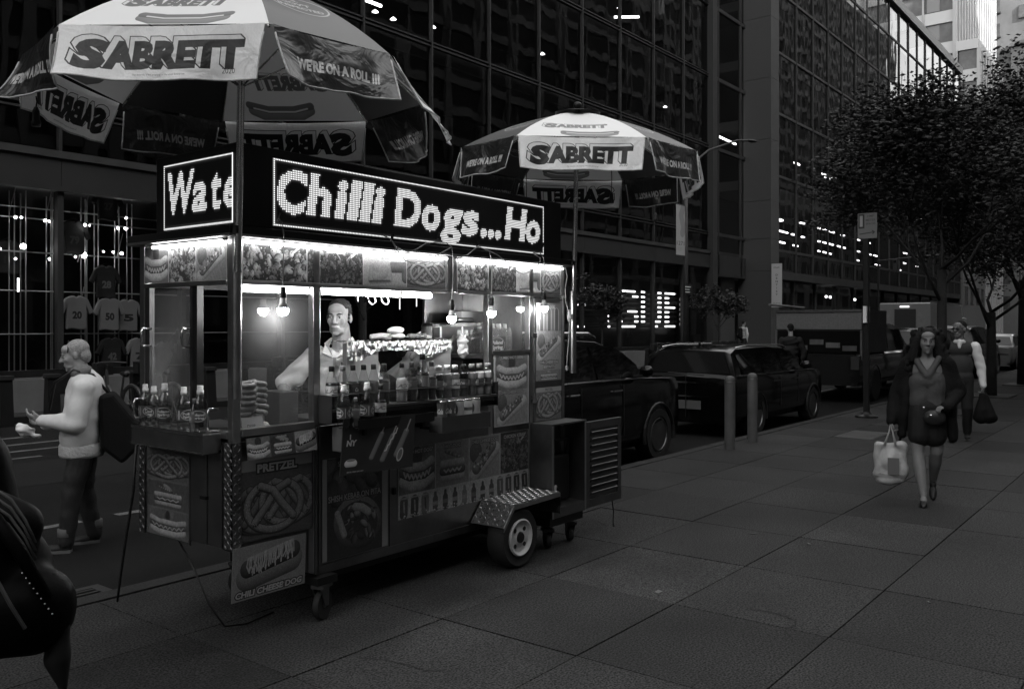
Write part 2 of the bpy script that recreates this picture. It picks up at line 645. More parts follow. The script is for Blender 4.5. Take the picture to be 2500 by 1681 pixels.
def sheet(name, m, x0, x1, y0, y1, z, nx=1):
    b = MB()
    for i in range(nx):
        a, c = x0 + (x1 - x0) * i / nx, x0 + (x1 - x0) * (i + 1) / nx
        b.add([(a, y0, z), (c, y0, z), (c, y1, z), (a, y1, z)], [(0, 1, 2, 3)])
    o = b.build(name, m)
    return tag(o, kind='structure')

sheet('ground', M_conc, -400, 1200, -500, 700, -0.30)
road = sheet('road', M_asph, -80, 420, 5.4, 17.0, -0.12, 8)
pave = bx('pavement', M_mort, None, -60, 420, -31.95, 5.28, -0.28, -0.014)
tag(pave, kind='structure')
# one slab is 1.06 x 0.92 m, 9 mm joints; those the photo can show are parts, the rest one sheet of stuff
sx, sy = 1.06, 0.925
slab_me = []
for m in M_slab:
    b = MB()
    j = 0.005
    b.box(j, sx - j, j, sy - j, -0.03, 0.0)
    slab_me.append(b.mesh('paving_slab', m))
cells = []
for i in range(-4, 62):
    for k in range(-14, 5):
        x, y = 2.68 - 4 * sx + (i + 4) * sx, 4.345 - (4 - k) * sy
        cx, cy = x + sx / 2, y + sy / 2
        dd = cx * CY + cy * SY
        rr = cx * SY - cy * CY
        vis = dd > 0.8 and abs(rr) < 0.62 * dd + 1.0
        cells.append((dd if vis else 1e3 + dd, x, y, i, k))
cells.sort()
rest = MB()
for n, (dd, x, y, i, k) in enumerate(cells):
    rs = random.Random(i * 91 + k)
    if n < 290 and dd < 1e3:
        o = link('paving_slab', slab_me[rs.choice((0, 0, 1, 2, 3))], pave, (x, y, rs.uniform(-0.0025, 0.0015)))
        o.rotation_euler = (rs.uniform(-.0012, .0012), rs.uniform(-.0012, .0012), 0)
    else:
        rest.box(x + .005, x + sx - .005, y + .005, y + sy - .005, -.03, rs.uniform(-.0025, 0.0))
o = rest.build('far_slabs', M_slab[0], pave)
tag(o, kind='stuff')
kerb = bx('kerb', M_mort, None, -40, 420, 5.281, 5.41, -0.28, -0.03)
tag(kerb, kind='structure')
kb = MB().box(0.004, 1.8 - .004, 5.284, 5.43, -0.2, 0.004)
kme = kb.mesh('kerb_stone', M_kerb)
for i in range(26):
    link('kerb_stone', kme, kerb, (-1.2 + 1.8 * i, 0, random.uniform(-.003, .002)))
bx('kerb_run', M_kerb, kerb, 45.7, 420, 5.284, 5.43, -0.2, 0.002)
# far pavement
fp = bx('far_pavement', M_conc, None, -60, 420, 17.0, 24, -0.3, 0.0)
tag(fp, kind='structure')
# road paint: sheets 4 mm above the asphalt, worn through in places
lines = []
def paint(name, label, x0, x1, y0, y1):
    b = MB()
    rs = random.Random(int(x0 * 13 + y0 * 7))
    x = x0
    while x < x1:
        w = min(rs.uniform(0.15, 0.5), x1 - x)
        a0, a1 = rs.uniform(0, .015), rs.uniform(0, .015)
        if rs.random() > 0.06:
            b.add([(x, y0 + a0, -.116), (x + w, y0 + a1, -.116), (x + w, y1 - a0, -.116), (x, y1 - a1, -.116)], [(0, 1, 2, 3)])
        x += w
    o = b.build(name, M_line)
    tag(o, kind='structure')
paint('road_marking', '', -6, 60, 8.02, 8.15)
paint('road_marking', '', -6, 12.5, 13.2, 13.33)
paint('road_marking', '', 2.5, 60, 13.95, 14.08)
paint('road_marking', '', 5.0, 6.6, 14.8, 14.95)
paint('road_marking', '', 4.0, 5.6, 12.5, 12.62)
pat = sheet('road_patch', mat('patched_asphalt', 0.014, 0.9, spec=.1, var=0.2, scale=2, bump=0.2, bscale=120), 3.6, 6.4, 10.3, 12.1, -0.1165)

# gum, stains and cracks on the paving
rs = random.Random(77)
b = MB()
for _ in range(260):
    x, y = rs.uniform(1.5, 22), rs.uniform(-5, 5.2)
    b.lathe([(rs.uniform(.008, .022), .0005), (.006, .0022)], (x, y, 0.0), 7)
tag(b.build('gum_spots', mat('old_gum', .016, .8), pave), kind='stuff')
b = MB()
for (x, y, a, L) in ((6.3, 3.9, .9, .8), (7.4, 3.1, 2.2, .6), (4.6, 1.7, .3, .7), (9.6, 2.6, 1.2, .6), (3.2, 2.9, 2.6, .5), (11.5, 3.4, .5, .7)):
    p_ = Vector((x, y, .0012))
    for k in range(9):
        q_ = p_ + Vector((math.cos(a), math.sin(a), 0)) * L / 9
        n_ = Vector((-math.sin(a), math.cos(a), 0)) * .0035
        b.add([p_ - n_, q_ - n_, q_ + n_, p_ + n_], [(0, 1, 2, 3)])
        p_ = q_; a += rs.uniform(-.7, .7)
tag(b.build('cracks', M_mort, pave), kind='stuff')
b = MB()
for _ in range(22):
    x, y = rs.uniform(3, 18), rs.uniform(-2, 5.2)
    a, w_ = rs.uniform(0, 3), rs.uniform(.01, .03)
    M_ = Matrix.Translation((x, y, .004)) @ Matrix.Rotation(a, 4, 'Z') @ Matrix.Rotation(.15, 4, 'X')
    b.box(-w_, w_, -w_ * .5, w_ * .5, 0, .002, M_)
tag(b.build('paper_scraps', mat('scrap_paper', .12, .8), pave), kind='stuff')

# gully grate by the kerb
g = empty('drain_grate', (2.55, 5.72, -0.12), label='cast iron drain grate sunk beside the kerb behind the black coat', cat='drain grate')
b = MB()
for (x0, x1, y0, y1) in ((-.5, .5, -.28, -.22), (-.5, .5, .22, .28), (-.5, -.43, -.22, .22), (.43, .5, -.22, .22), (-.03, .03, -.22, .22)):
    b.box(x0, x1, y0, y1, 0.001, 0.014)
b.build('frame', M_iron, g)
for i in range(7):
    for sgn in (-1, 1):
        xx = sgn * 0.23
        bx('bar', M_iron, g, xx - .2, xx + .2, -.2 + i * .064, -.175 + i * .064, 0.001, 0.012)
bx('pit', M_mort, g, -.43, .43, -.22, .22, 0.0003, 0.002)
# steel vent plate in the pavement
g = empty('vent_plate', (13.9, 4.04, 0.0), label='pale steel vent plate let into the paving near the sign post', cat='vent plate')
bx('frame', M_steelr, g, -.5, .5, -.28, .28, 0.0005, 0.008)
for i in range(12):
    bx('bar', M_steel, g, -.47 + i * .08, -.43 + i * .08, -.25, .25, 0.008, 0.016)
# ------------------------------------------------------------------ buildings
M_alu = mat('dark_aluminium', 0.022, 0.6, 0.1, var=0.12, scale=1.5)
M_alu2 = mat('grey_aluminium', 0.07, 0.45, 0.6, var=0.12, scale=1.2)
M_stone = mat('facade_limestone', 0.036, 0.75, var=0.1, scale=0.7, bump=0.06, bscale=30)
M_stone2 = mat('dark_limestone', 0.022, 0.75, var=0.12, scale=0.7, bump=0.06, bscale=30)
M_band = mat('metal_band', 0.024, 0.6, 0.2, var=0.12, scale=0.6)
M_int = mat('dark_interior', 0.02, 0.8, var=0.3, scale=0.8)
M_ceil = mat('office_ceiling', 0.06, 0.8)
M_pane = glass('facade_glass', 0.3, 0.015, 1.3, wave=0.09, wscale=0.75)
M_shop = glass('shop_glass', 0.6, 0.01, 1.3, wave=0.05, wscale=0.5)
M_pane2 = glass('tower_glass', 0.2, 0.02, 1.8, wave=0.2, wscale=0.6)
E_off = emit('office_light', 14.0)
E_off2 = emit('office_light_dim', 5.0)

YF = 22.0
B1 = empty('office_building', (0, 0, 0), label='glass curtain wall office block above the shop windows opposite', cat='office building')
X0, PIT = 0.28 - 3.3 * 2, 3.3067
mx = [X0 + PIT * i for i in range(0, 17)]          # mullions; the last stands at the corner pilaster
mx = [x for x in mx if x < 47.2]
rows = [(5.9, 6.82), (7.0, 11.75), (11.95, 15.8), (16.0, 19.85), (20.05, 23.9), (24.1, 28.0)]
pane_cache = {}
def pane(parent, x0, x1, z0, z1, Y, m, name='window_pane', ax='y'):
    k = (round(x1 - x0, 3), round(z1 - z0, 3), m.name, ax)
    if k not in pane_cache:
        b = MB()
        w, h = x1 - x0, z1 - z0
        if ax == 'y':
            b.add([(0, 0, 0), (w, 0, 0), (w, 0, h), (0, 0, h)], [(0, 1, 2, 3)])
        else:
            b.add([(0, 0, 0), (0, -w, 0), (0, -w, h), (0, 0, h)], [(0, 1, 2, 3)])
        pane_cache[k] = b.mesh(name, m)
    o = link(name, pane_cache[k], parent, (x0, Y, z0) if ax == 'y' else (Y, x0, z0))
    o.rotation_euler = (random.uniform(-.004, .004), 0, random.uniform(-.004, .004)) if ax == 'y' else (0, 0, 0)
    return o
for a, c in zip(mx[:-1], mx[1:]):
    for z0, z1 in rows:
        pane(B1, a + .05, c - .05, z0, z1, YF, M_pane)
mul = MB().box(-.036, .036, -.12, .06, 5.9, 28.2).mesh('mullion', M_alu)
for x in mx:
    link('mullion', mul, B1, (x, YF, 0))
for z0, z1 in rows[:-1]:
    bx('transom', M_alu, B1, mx[0], 46.6, YF - .09, YF + .05, z1, z1 + .05)
    bx('transom', M_alu, B1, mx[0], 46.6, YF - .09, YF + .05, z1 + .14, z1 + .19)
# fascia band over the shops, one panel per bay
for a, c in zip(mx[:-1], mx[1:]):
    bx('fascia_panel', M_band, B1, a + .006, c - .006, YF - .16, YF + .3, 5.05, 5.72)
bx('fascia_trim', M_alu2, B1, mx[0], 46.6, YF - .22, YF + .1, 5.725, 5.9)
bx('fascia_trim', M_alu, B1, mx[0], 46.6, YF - .2, YF + .1, 4.93, 5.045)
# shop windows
sm = MB().box(-.07, .07, -.12, .1, 0.55, 4.93).mesh('shop_mullion', M_alu)
for x in mx:
    link('shop_mullion', sm, B1, (x, YF, 0))
for a, c in zip(mx[:-1], mx[1:]):
    pane(B1, a + .07, c - .07, 0.62, 4.92, YF + .02, M_shop, 'shop_pane')
bx('shop_sill', M_dark, B1, mx[0], 46.6, YF - .18, YF + .1, 0.0, 0.6)
# rooms behind the glass
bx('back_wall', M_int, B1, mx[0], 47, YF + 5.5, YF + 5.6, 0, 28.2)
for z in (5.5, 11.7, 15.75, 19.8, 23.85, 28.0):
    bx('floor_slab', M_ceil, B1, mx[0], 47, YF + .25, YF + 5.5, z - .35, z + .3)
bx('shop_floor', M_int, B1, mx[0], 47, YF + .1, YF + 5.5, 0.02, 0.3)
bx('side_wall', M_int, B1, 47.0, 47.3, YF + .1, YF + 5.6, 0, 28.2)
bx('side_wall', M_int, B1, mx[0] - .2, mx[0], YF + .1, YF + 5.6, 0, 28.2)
bx('roof', M_band, B1, mx[0], 51.5, YF, YF + 14, 28.2, 28.6)
# corner pilaster and the narrow bays beyond it
bx('pilaster', M_stone2, B1, 46.35, 46.95, YF - .35, YF + .2, 0, 28.2)
for x in (47.65, 50.83):
    bx('mullion', M_alu, B1, x - .06, x + .06, YF - .1, YF + .08, 4.6, 28.2)
for z0, z1 in rows:
    for a, c in ((47.0, 47.6), (47.7, 50.77), (50.9, 51.45)):
        pane(B1, a, c, z0 + .05, z1, YF + .02, M_pane)
    bx('transom', M_alu, B1, 46.95, 51.5, YF - .08, YF + .06, z1, z1 + .2)
bx('lobby_soffit', M_band, B1, 46.95, 51.5, YF - .1, YF + 4, 4.5, 5.75)
bx('lobby_wall', mat('lobby_stone', 0.05, 0.5, var=0.15, scale=1), B1, 49.4, 51.5, YF + .6, YF + .8, 0, 4.5)
bx('lobby_back', M_int, B1, 46.9, 49.4, YF + 3.6, YF + 3.8, 0, 4.5)
for p in ((1738, 677), (1763, 679)):
    q = aty(p[0], p[1], 23.2)
    MB().lathe([(0.1, 0), (0.1, .05)], (q.x, q.y, 4.44), 12).build('downlight', E_off, B1)
# ceiling lights seen through the glass
def clight(u, v, Y, L, dx=1, dy=0, m=E_off, t=0.06):
    q = aty(u, v, Y)
    b = MB()
    d = Vector((dx, dy, 0)).normalized() * L / 2
    b.tube([q - d, q + d], t, 6)
    b.build('ceiling_light', m, B1)
clight(904, 5, 24.2, 1.1)
for u, v in ((916, 30), (960, 48), (1057, 68), (1324, 133), (1624, 262), (1512, 20)):
    q = aty(u, v, 23.4)
    MB().lathe([(0.02, .09), (0.09, 0.03), (.12, 0)], q, 10).build('ceiling_light', E_off, B1)
clight(1530, 42, 23.6, 1.3, 0.6, -0.8)
for (u0, v0, u1, v1) in ((1754, 333, 1796, 352), (1737, 327, 1741, 329), (1807, 357, 1815, 361)):
    p, q = aty(u0, v0, 23.0), aty(u1, v1, 23.0)
    MB().tube([p, q], .06, 6).build('ceiling_light', E_off, B1)

# ---- second block, standing 1.6 m forward, with the stone corner pier
YG = 20.4
B2 = empty('glass_block', (0, 0, 0), label='second glass office block beyond the pale stone corner pier', cat='office building')
for k, (z0, z1) in enumerate(((0, 4.95), (4.97, 6.9), (6.92, 9.2), (9.22, 12.9), (12.92, 16.6), (16.62, 20.3), (20.32, 24.0), (24.02, 28.6))):
    bx('pier_block', M_stone, B2, 51.5, 52.75, 20.3, 22.4, z0, z1)
gx = [52.32 + 0.45 + 3.09 * i for i in range(0, 18)]
rows2 = [(5.0, 6.2), (6.35, 10.75), (10.9, 14.6), (14.75, 18.35), (18.5, 22.1), (22.25, 25.8), (25.95, 28.6)]
for i, (a, c) in enumerate(zip(gx[:-1], gx[1:])):
    for z0, z1 in rows2:
        pane(B2, a + .04, c - .04, z0, z1, YG, M_pane)
m2 = MB().box(-.04, .04, -.1, .05, 5.0, 28.6).mesh('mullion', M_alu)
for x in gx:
    link('mullion', m2, B2, (x, YG, 0))
for z0, z1 in rows2:
    bx('transom', M_alu, B2, gx[0], gx[-1], YG - .07, YG + .05, z1, z1 + .15)
bx('fascia', M_band, B2, 52.75, gx[-1], YG - .12, YG + .3, 4.5, 4.98)
bx('parapet', mat('parapet_sun_tone', .2, .5), B2, 51.5, gx[-1], YG - .3, YG + .4, 28.75, 29.5)  # pale tone stands in for sun on the parapet
bx('back_wall', M_int, B2, 52.8, gx[-1], YG + 5, YG + 5.2, 0, 28.6)
bx('end_wall', M_band, B2, gx[-1], gx[-1] + .3, YG, YG + 14, 0, 28.75)
for z in (4.9, 10.6, 14.4, 18.2, 21.95, 25.6):
    bx('floor_slab', M_ceil, B2, 52.8, gx[-1], YG + .3, YG + 5, z - .4, z + .2)
for i in range(12):
    a = gx[0] + i * 4.2
    pane(B2, a + .1, a + 4.1, .6, 4.4, YG + .6, M_shop, 'shop_pane')
    bx('shop_post', M_alu, B2, a - .1, a + .1, YG + .5, YG + .75, 0, 4.5)
bx('shop_sill', M_dark, B2, 52.8, gx[-1], YG + .5, YG + .7, 0, .58)
lit = []
def z4(x, y): return (1850 + x / 3.485, 450 + y / 3.485)
for x0, y0, x1, y1 in ((135, 285, 212, 306), (135, 315, 212, 308), (358, 326, 397, 334), (133, 383, 254, 413), (288, 424, 326, 432), (372, 446, 395, 450), (188, 490, 230, 500), (302, 517, 340, 526), (514, 372, 530, 376), (558, 383, 650, 411), (708, 430, 736, 436), (514, 483, 530, 486), (557, 492, 642, 515), (680, 524, 745, 542), (512, 566, 528, 570), (556, 575, 624, 592), (852, 471, 868, 475), (926, 492, 956, 500), (850, 568, 866, 572), (936, 592, 962, 598), (988, 603, 1026, 613), (848, 645, 860, 648), (1001, 681, 1034, 688), (1242, 583, 1270, 590), (1240, 668, 1258, 673), (1193, 724, 1216, 730), (1346, 696, 1362, 701), (1392, 708, 1428, 718), (906, 78, 938, 92), (1168, 192, 1202, 208), (1390, 290, 1412, 300)):
    (u0, v0), (u1, v1) = z4(x0, y0), z4(x1, y1)
    p, q = aty(u0, v0, YG + .9), aty(u1, v1, YG + .9)
    MB().tube([p, q], .055, 6).build('ceiling_light', E_off, B2)
for u, v in ((1939, 397), (2007, 424), (2014, 432), (2032, 433)):
    p = aty(u, v, YG + .9)
    MB().tube([p, p + Vector((1.0, 0, 0))], .06, 6).build('ceiling_light', E_off, B2)
for u, v in ((2017, 724), (2027, 725), (2078, 730), (2087, 731)):
    MB().sph(aty(u, v, YG + .9), .09, 8, 6).build('ceiling_light', E_off, B2)

# ---- far towers at the top right: floors of windows with spandrels between
def slabblock(name, label, x0, x1, y0, y1, z0, fl, n, mw, ms, mg, sp_=1.35, piers=True):
    t = empty(name, (0, 0, 0), label=label, cat='tower')
    z1 = z0 + fl * n
    bx('core', mg, t, x0 + .25, x1 - .25, y0 + .25, y1 - .25, z0, z1)
    for i in range(n):
        bx('spandrel', ms, t, x0, x1, y0, y1, z0 + i * fl, z0 + i * fl + sp_)
    bx('roof_slab', ms, t, x0, x1, y0, y1, z1, z1 + 1.2)
    return t, z1
M_t1 = mat('tower_spandrel', 0.36, 0.6, var=0.06, scale=0.2)
M_t1b = mat('tower_mullion', 0.25, 0.5)
M_tg = mat('tower_window', 0.06, 0.15, var=0.7, scale=0.4)
def tower(name, label, x0, x1, y0, y1, z0, fl, n, bay, bay2, ms=M_t1, sp_=1.5):
    t, z1 = slabblock(name, label, x0, x1, y0, y1, z0, fl, n, None, ms, M_tg, sp_)
    mb = MB().box(x0 - .15, x0, -.12, .12, z0, z1).mesh('mullion', M_t1b)
    y = y0
    while y <= y1 + .01:
        link('mullion', mb, t, (0, y, 0))
        y += bay
    mb2 = MB().box(-.3, .3, y0 - .35, y0 + .1, z0, z1).mesh('pier', mat('tower_pier', .3, .6))
    x = x0
    while x <= x1 + .01:
        link('pier', mb2, t, (x, 0, 0))
        x += bay2
    rs = random.Random(4)
    bl = MB().box(x0 + .18, x0 + .24, 0, 1.5, 0, 1.9).mesh('window_blind', mat('window_blind', 0.16, 0.7))
    y = y0
    while y < y1 - 1:
        for i in range(n):
            if rs.random() < .45:
                link('window_blind', bl, t, (0, y + rs.choice((.3, bay - 1.9)), z0 + i * fl + sp_ + rs.uniform(0, .6)))
        y += bay
    return t
tower('office_tower', 'pale ribbon window tower rising in tiers beyond the glass block', 122, 150, 24.3, 62, 0, 4.0, 17, 3.6, 1.7)
tower('tower_wing', 'lower wing of the pale tower, its flat roof stepped forward', 121.6, 138, 21.5, 24.0, 0, 4.0, 9, 2.4, 1.7)
M_brick = mat('old_masonry', 0.12, 0.85, var=0.25, scale=0.15, bump=0.2, bscale=3)
OT = empty('masonry_tower', (0, 0, 0), label='old stone tower with small dark windows at the far end of the avenue', cat='tower')
bx('wall', M_brick, OT, 205, 240, 15, 48, 0, 95)
bx('setback', M_brick, OT, 203.5, 205.1, 15, 30, 0, 58)
bx('cornice', M_brick, OT, 203.0, 205.1, 15, 30.4, 58.02, 59)
wm = MB().box(204.6, 205.02, -.8, .8, 0, 2.6).mesh('window', M_tg)
wf = MB().box(204.5, 205.0, -1.0, 1.0, -.3, -.01).mesh('window_sill', M_stone)
for y in (33, 37.2, 41.4, 45.6):
    for z in (26, 31, 36, 41, 46, 51, 56, 61, 66, 71, 76, 82):
        w = link('window', wm, OT, (0, y, z))
        link('sill', wf, w, (0, 0, 0))
for y in (17.5, 21, 24.5, 28):
    for z in (30, 36, 42, 48, 64, 70, 76, 82):
        link('window', wm, OT, (-1.55 if z < 58 else 0, y, z))
for i, (x0, x1, y0, y1, z1, v) in enumerate(((108, 121, 20.6, 40, 24, .1), (252, 300, -30, 30, 60, .06), (150, 200, 21.2, 44, 20, .12))):
    t = empty('street_block', (0, 0, 0), label=('dark low block past the end of the glass block', 'grey block closing the far end of the avenue', 'dark low block beside the pale tower')[i], cat='building')
    mm = mat('block_wall_%s' % 'abc'[i], v, 0.8, var=0.15, scale=.2)
    bx('wall', mm, t, x0, x1, y0, y1, 0, z1)
    wb = MB()
    z = 4
    while z < z1 - 3:
        y = y0 + 1
        while y < y1 - 2:
            wb.box(x0 - .03, x0 + .1, y, y + 1.6, z, z + 2)
            y += 3.1
        x = x0 + 1
        while x < x1 - 2:
            wb.box(x, x + 1.6, y0 - .03, y0 + .1, z, z + 2)
            x += 3.1
        z += 3.8
    tag(wb.build('windows', M_tg, t), kind='stuff')

# ---- the near side of the avenue: out of the picture, heights and gaps shaped to steer sun, shade and reflections
M_near = mat('near_wall', 0.015, 0.7, var=0.2, scale=.3)
M_neart = mat('near_pier', 0.13, 0.6, var=0.15, scale=.4)
for i, (x0, x1, h) in enumerate(((-90, -8.2, 62), (-8, 52, 62), (56, 116, 80), (141, 280, 95), (116.4, 140.6, 56))):  # lowest one added to shade the foot of the pale tower
    t = empty('near_block', (0, 0, 0), label=('office slab behind the camera at the corner', 'tall ribbed office slab standing behind the pavement', 'ribbed office slab further up the near side', 'long block at the far end of the near side', 'unseen lower block added between two slabs to shade the pale tower')[i], cat='building')
    bx('wall', M_near, t, x0, x1, -54, -32, 0, h)
    x = x0
    pm = MB().box(-.35, .35, -32.0, -31.3, 0, h).mesh('pier', M_neart)
    while x <= x1 + .1:
        link('pier', pm, t, (x, 0, 0))
        x += 2.4 if x1 < 100 else 6.8
    sb = MB()
    z = 5
    while z < h:
        sb.box(x0, x1, -32.0, -31.7, z, z + 1.1)
        z += 3.9
    sb.build('spandrel', M_neart, t)

for i, (x0, x1, y0, y1, h) in enumerate(((-95, -8, 22, 45, 32), (-150, -120, -60, 60, 45))):  # unseen blocks added to cut low sky from reflections and light
    t = empty('near_block', (0, 0, 0), label=('dark office block further down the far side, out of the picture', 'block closing the avenue behind the camera')[i], cat='building')
    bx('wall', M_near, t, x0, x1, y0, y1, 0, h)
    wb = MB()
    for z in range(4, h, 4):
        wb.box(x0 - .05, x1 + .05, y0 - .05, y1 + .05, z, z + 1.2)
    wb.build('spandrel', M_neart, t)
# ------------------------------------------------------------------ printed food pictures
def food(c, kind, x, y, w, h, seed=1, bgv=None):
    """draws one food photograph into the canvas rectangle; all tones are ink on paper"""
    rs = random.Random(seed)
    old = c.a.copy()
    X = lambda t: x + t * w
    Y = lambda t: y + t * h
    m = min(w, h)
    if bgv is not None: c.rect(x, y, x + w, y + h, bgv)
    if kind == 'hotdog':
        if bgv is None: c.rect(x, y, x + w, y + h, 0.16)
        for _ in range(14): c.ell(X(rs.random()), Y(rs.random()), m * .2, m * .14, rs.uniform(.1, .24), rs.random() * 3, soft=14)
        c.ell(X(.5), Y(.2), m * .16, m * .2, .05, soft=4)
        c.line([(X(.12), Y(.72)), (X(.35), Y(.83)), (X(.65), Y(.83)), (X(.88), Y(.72))], m * .13, .5, .5)
        c.line([(X(.1), Y(.52)), (X(.3), Y(.62)), (X(.7), Y(.62)), (X(.9), Y(.52))], m * .115, .11, 1.0)
        c.line([(X(.1), Y(.36)), (X(.3), Y(.46)), (X(.7), Y(.46)), (X(.9), Y(.36))], m * .11, .42, .7)
        z = []
        for i in range(15):
            t = .13 + .74 * i / 14
            z.append((X(t), Y(.55 + .1 * math.sin((t - .1) / .8 * math.pi) + (.06 if i % 2 else -.04))))
        c.line(z, m * .022, .55)
        c.line([(X(.1), Y(.47)), (X(.3), Y(.56)), (X(.7), Y(.56)), (X(.9), Y(.47))], m * .012, .03)
    elif kind == 'sandwich':
        if bgv is None: c.rect(x, y, x + w, y + h, 0.3)
        c.ell(X(.5), Y(.22), m * .34, m * .1, .3, .3, .5)
        for i in range(9): c.ell(X(.3 + .05 * i), Y(.22 + .02 * i), m * .05, m * .04, rs.uniform(.06, .3), sh=1)
        c.line([(X(.22), Y(.8)), (X(.78), Y(.8))], m * .1, .45, .5)
        c.line([(X(.2), Y(.66)), (X(.8), Y(.66))], m * .1, .09, 1)
        c.line([(X(.2), Y(.5)), (X(.8), Y(.5))], m * .09, .42, .6)
        c.line([(X(.24 + .065 * i), Y(.63 + (.06 if i % 2 else 0))) for i in range(9)], m * .022, .55)
    elif kind == 'cheesedog':
        if bgv is None: c.rect(x, y, x + w, y + h, 0.3)
        c.ell(X(.2), Y(.35), m * .22, m * .26, .12, soft=3, sh=.6)
        c.line([(X(.14), Y(.9)), (X(.86), Y(.34))], m * .17, .46, .6)
        c.line([(X(.22), Y(.72)), (X(.74), Y(.24))], m * .16, .2, .8)
        for i in range(34):
            t = rs.random()
            c.ell(X(.2 + .56 * t + rs.uniform(-.1, .1)), Y(.72 - .46 * t + rs.uniform(-.1, .1)), m * rs.uniform(.03, .06), m * rs.uniform(.02, .05), rs.choice((.05, .08, .12, .3, .5)), rs.random() * 3, 1)
    elif kind in ('kebab', 'chicken'):
        c.rect(x, y, x + w, y + h, 0.05)
        lo, hi, n, r = (.05, .16, 90, .11) if kind == 'kebab' else (.12, .4, 70, .15)
        for i in range(n):
            q = .2 + .75 * i / n
            c.ell(X(rs.uniform(-.02, 1.02)), Y(q + rs.uniform(-.12, .12)), m * rs.uniform(r * .5, r), m * rs.uniform(r * .4, r * .8), rs.uniform(lo, hi), rs.random() * 3, 1.3)
        for i in range(26): c.ell(X(rs.random()), Y(rs.uniform(.2, .95)), m * .02, m * .008, rs.uniform(.3, .6), rs.random() * 3)
        for i in range(160): c.ell(X(rs.uniform(0, 1)), Y(rs.uniform(.1, 1)), m * rs.uniform(.01, .045), m * rs.uniform(.008, .03), rs.choice((.03, .05, .1, .2, hi)), rs.random() * 3, 1, 2.5)
        for i in range(2):
            a = rs.uniform(.2, .8)
            c.line([(X(a), Y(.3)), (X(a + rs.uniform(-.1, .1)), Y(.14))], m * .016, .35, soft=2)
        c.ell(X(.82), Y(.16), m * .14, m * .03, .5, -.7)
    elif kind == 'knish':
        c.rect(x, y, x + w, y + h, 0.45)
        c.rect(X(.05), Y(0), X(.6), Y(.2), .3)
        c.line([(X(.66), Y(.42)), (X(.98), Y(.4)), (X(.98), Y(.72))], m * .17, .14, .6)
        P = [(X(.2), Y(.4)), (X(.55), Y(.36)), (X(.6), Y(.78)), (X(.17), Y(.84)), (X(.2), Y(.4))]
        c.line(P, m * .12, .36, .4, tex=.12)
        c.line([(X(.3), Y(.45)), (X(.45), Y(.6)), (X(.3), Y(.7))], m * .2, .36, .3, 6, .1)
        c.line([(X(.14), Y(.88)), (X(.6), Y(.84))], m * .03, .1, soft=5)
    elif kind == 'pretzel':
        c.rect(x, y, x + w, y + h, 0.17 if bgv is None else bgv)
        for (ox, oy, s_, v) in ((.3, -.04, .85, .12), (-.3, .08, .8, .12), (-.2, .04, .92, .16), (.14, -.02, .95, .22), (-.04, .03, 1.0, .23)):
            pts = []
            for i in range(61):
                t = i / 60 * 2 * math.pi
                px = math.cos(t * 1.5 - .75 * math.pi * 1.0)
                pts.append(t)
            ring = [(X(.5 + ox + s_ * .36 * math.cos(a)), Y(.52 + oy + s_ * .36 * math.sin(a) * (1 if math.sin(a) > 0 else .85))) for a in [R(-125 + 10 * k) for k in range(0, 44)][:43]]
            ring = [(X(.5 + ox + s_ * .37 * math.cos(R(a))), Y(.52 + oy + s_ * .35 * math.sin(R(a)))) for a in range(-60, 241, 10)]
            arm1 = [(X(.5 + ox + s_ * .37 * math.cos(R(-60))), Y(.52 + oy + s_ * .35 * math.sin(R(-60)))), (X(.5 + ox + .02 * s_), Y(.3 + oy)), (X(.5 + ox - .1 * s_), Y(.5 + oy)), (X(.5 + ox - .26 * s_), Y(.72 + oy))]
            arm2 = [(X(.5 + ox + s_ * .37 * math.cos(R(240))), Y(.52 + oy + s_ * .35 * math.sin(R(240)))), (X(.5 + ox - .02 * s_), Y(.3 + oy)), (X(.5 + ox + .1 * s_), Y(.5 + oy)), (X(.5 + ox + .26 * s_), Y(.72 + oy))]
            for L in (ring, arm1, arm2):
                c.line(L, m * .07 * s_, .04, soft=6)
                c.line(L, m * .058 * s_, v, 1.1)
            if v > .2:
                for L in (ring, arm1, arm2):
                    for i in range(int(len(L) * 9)):
                        k = rs.randrange(len(L) - 1)
                        t = rs.random()
                        c.ell(L[k][0] * (1 - t) + L[k + 1][0] * t + rs.uniform(-.04, .04) * m, L[k][1] * (1 - t) + L[k + 1][1] * t + rs.uniform(-.05, .03) * m, m * .006, m * .005, rs.uniform(.35, .6))
    elif kind == 'pita':
        c.rect(x, y, x + w, y + h, 0.05)
        for i in range(26): c.ell(X(rs.random()), Y(rs.uniform(0, .4)), m * rs.uniform(.1, .22), m * rs.uniform(.06, .14), rs.uniform(.04, .12), rs.random() * 3, 1.2)
        c.ell(X(.55), Y(.68), m * .44, m * .36, .2, .3, .9)
        c.ell(X(.56), Y(.68), m * .36, m * .28, .07, .3)
        for i in range(40): c.ell(X(.56 + rs.uniform(-.3, .3)), Y(.68 + rs.uniform(-.17, .17)), m * rs.uniform(.03, .09), m * rs.uniform(.02, .06), rs.choice((.06, .1, .15, .3)), rs.random() * 3, 1.2)
        c.line([(X(.18), Y(.56)), (X(.3), Y(.78))], m * .05, .42, .6)
        c.line([(X(.5), Y(.52)), (X(.62), Y(.54)), (X(.74), Y(.6))], m * .055, .5, .5)
    elif kind == 'chilidog':
        c.rect(x, y, x + w, y + h, 0.32)
        c.line([(X(.2), Y(.68)), (X(.8), Y(.5))], m * .3, .22, .7, 3)
        c.line([(X(.2), Y(.5)), (X(.82), Y(.3))], m * .2, .07, 1)
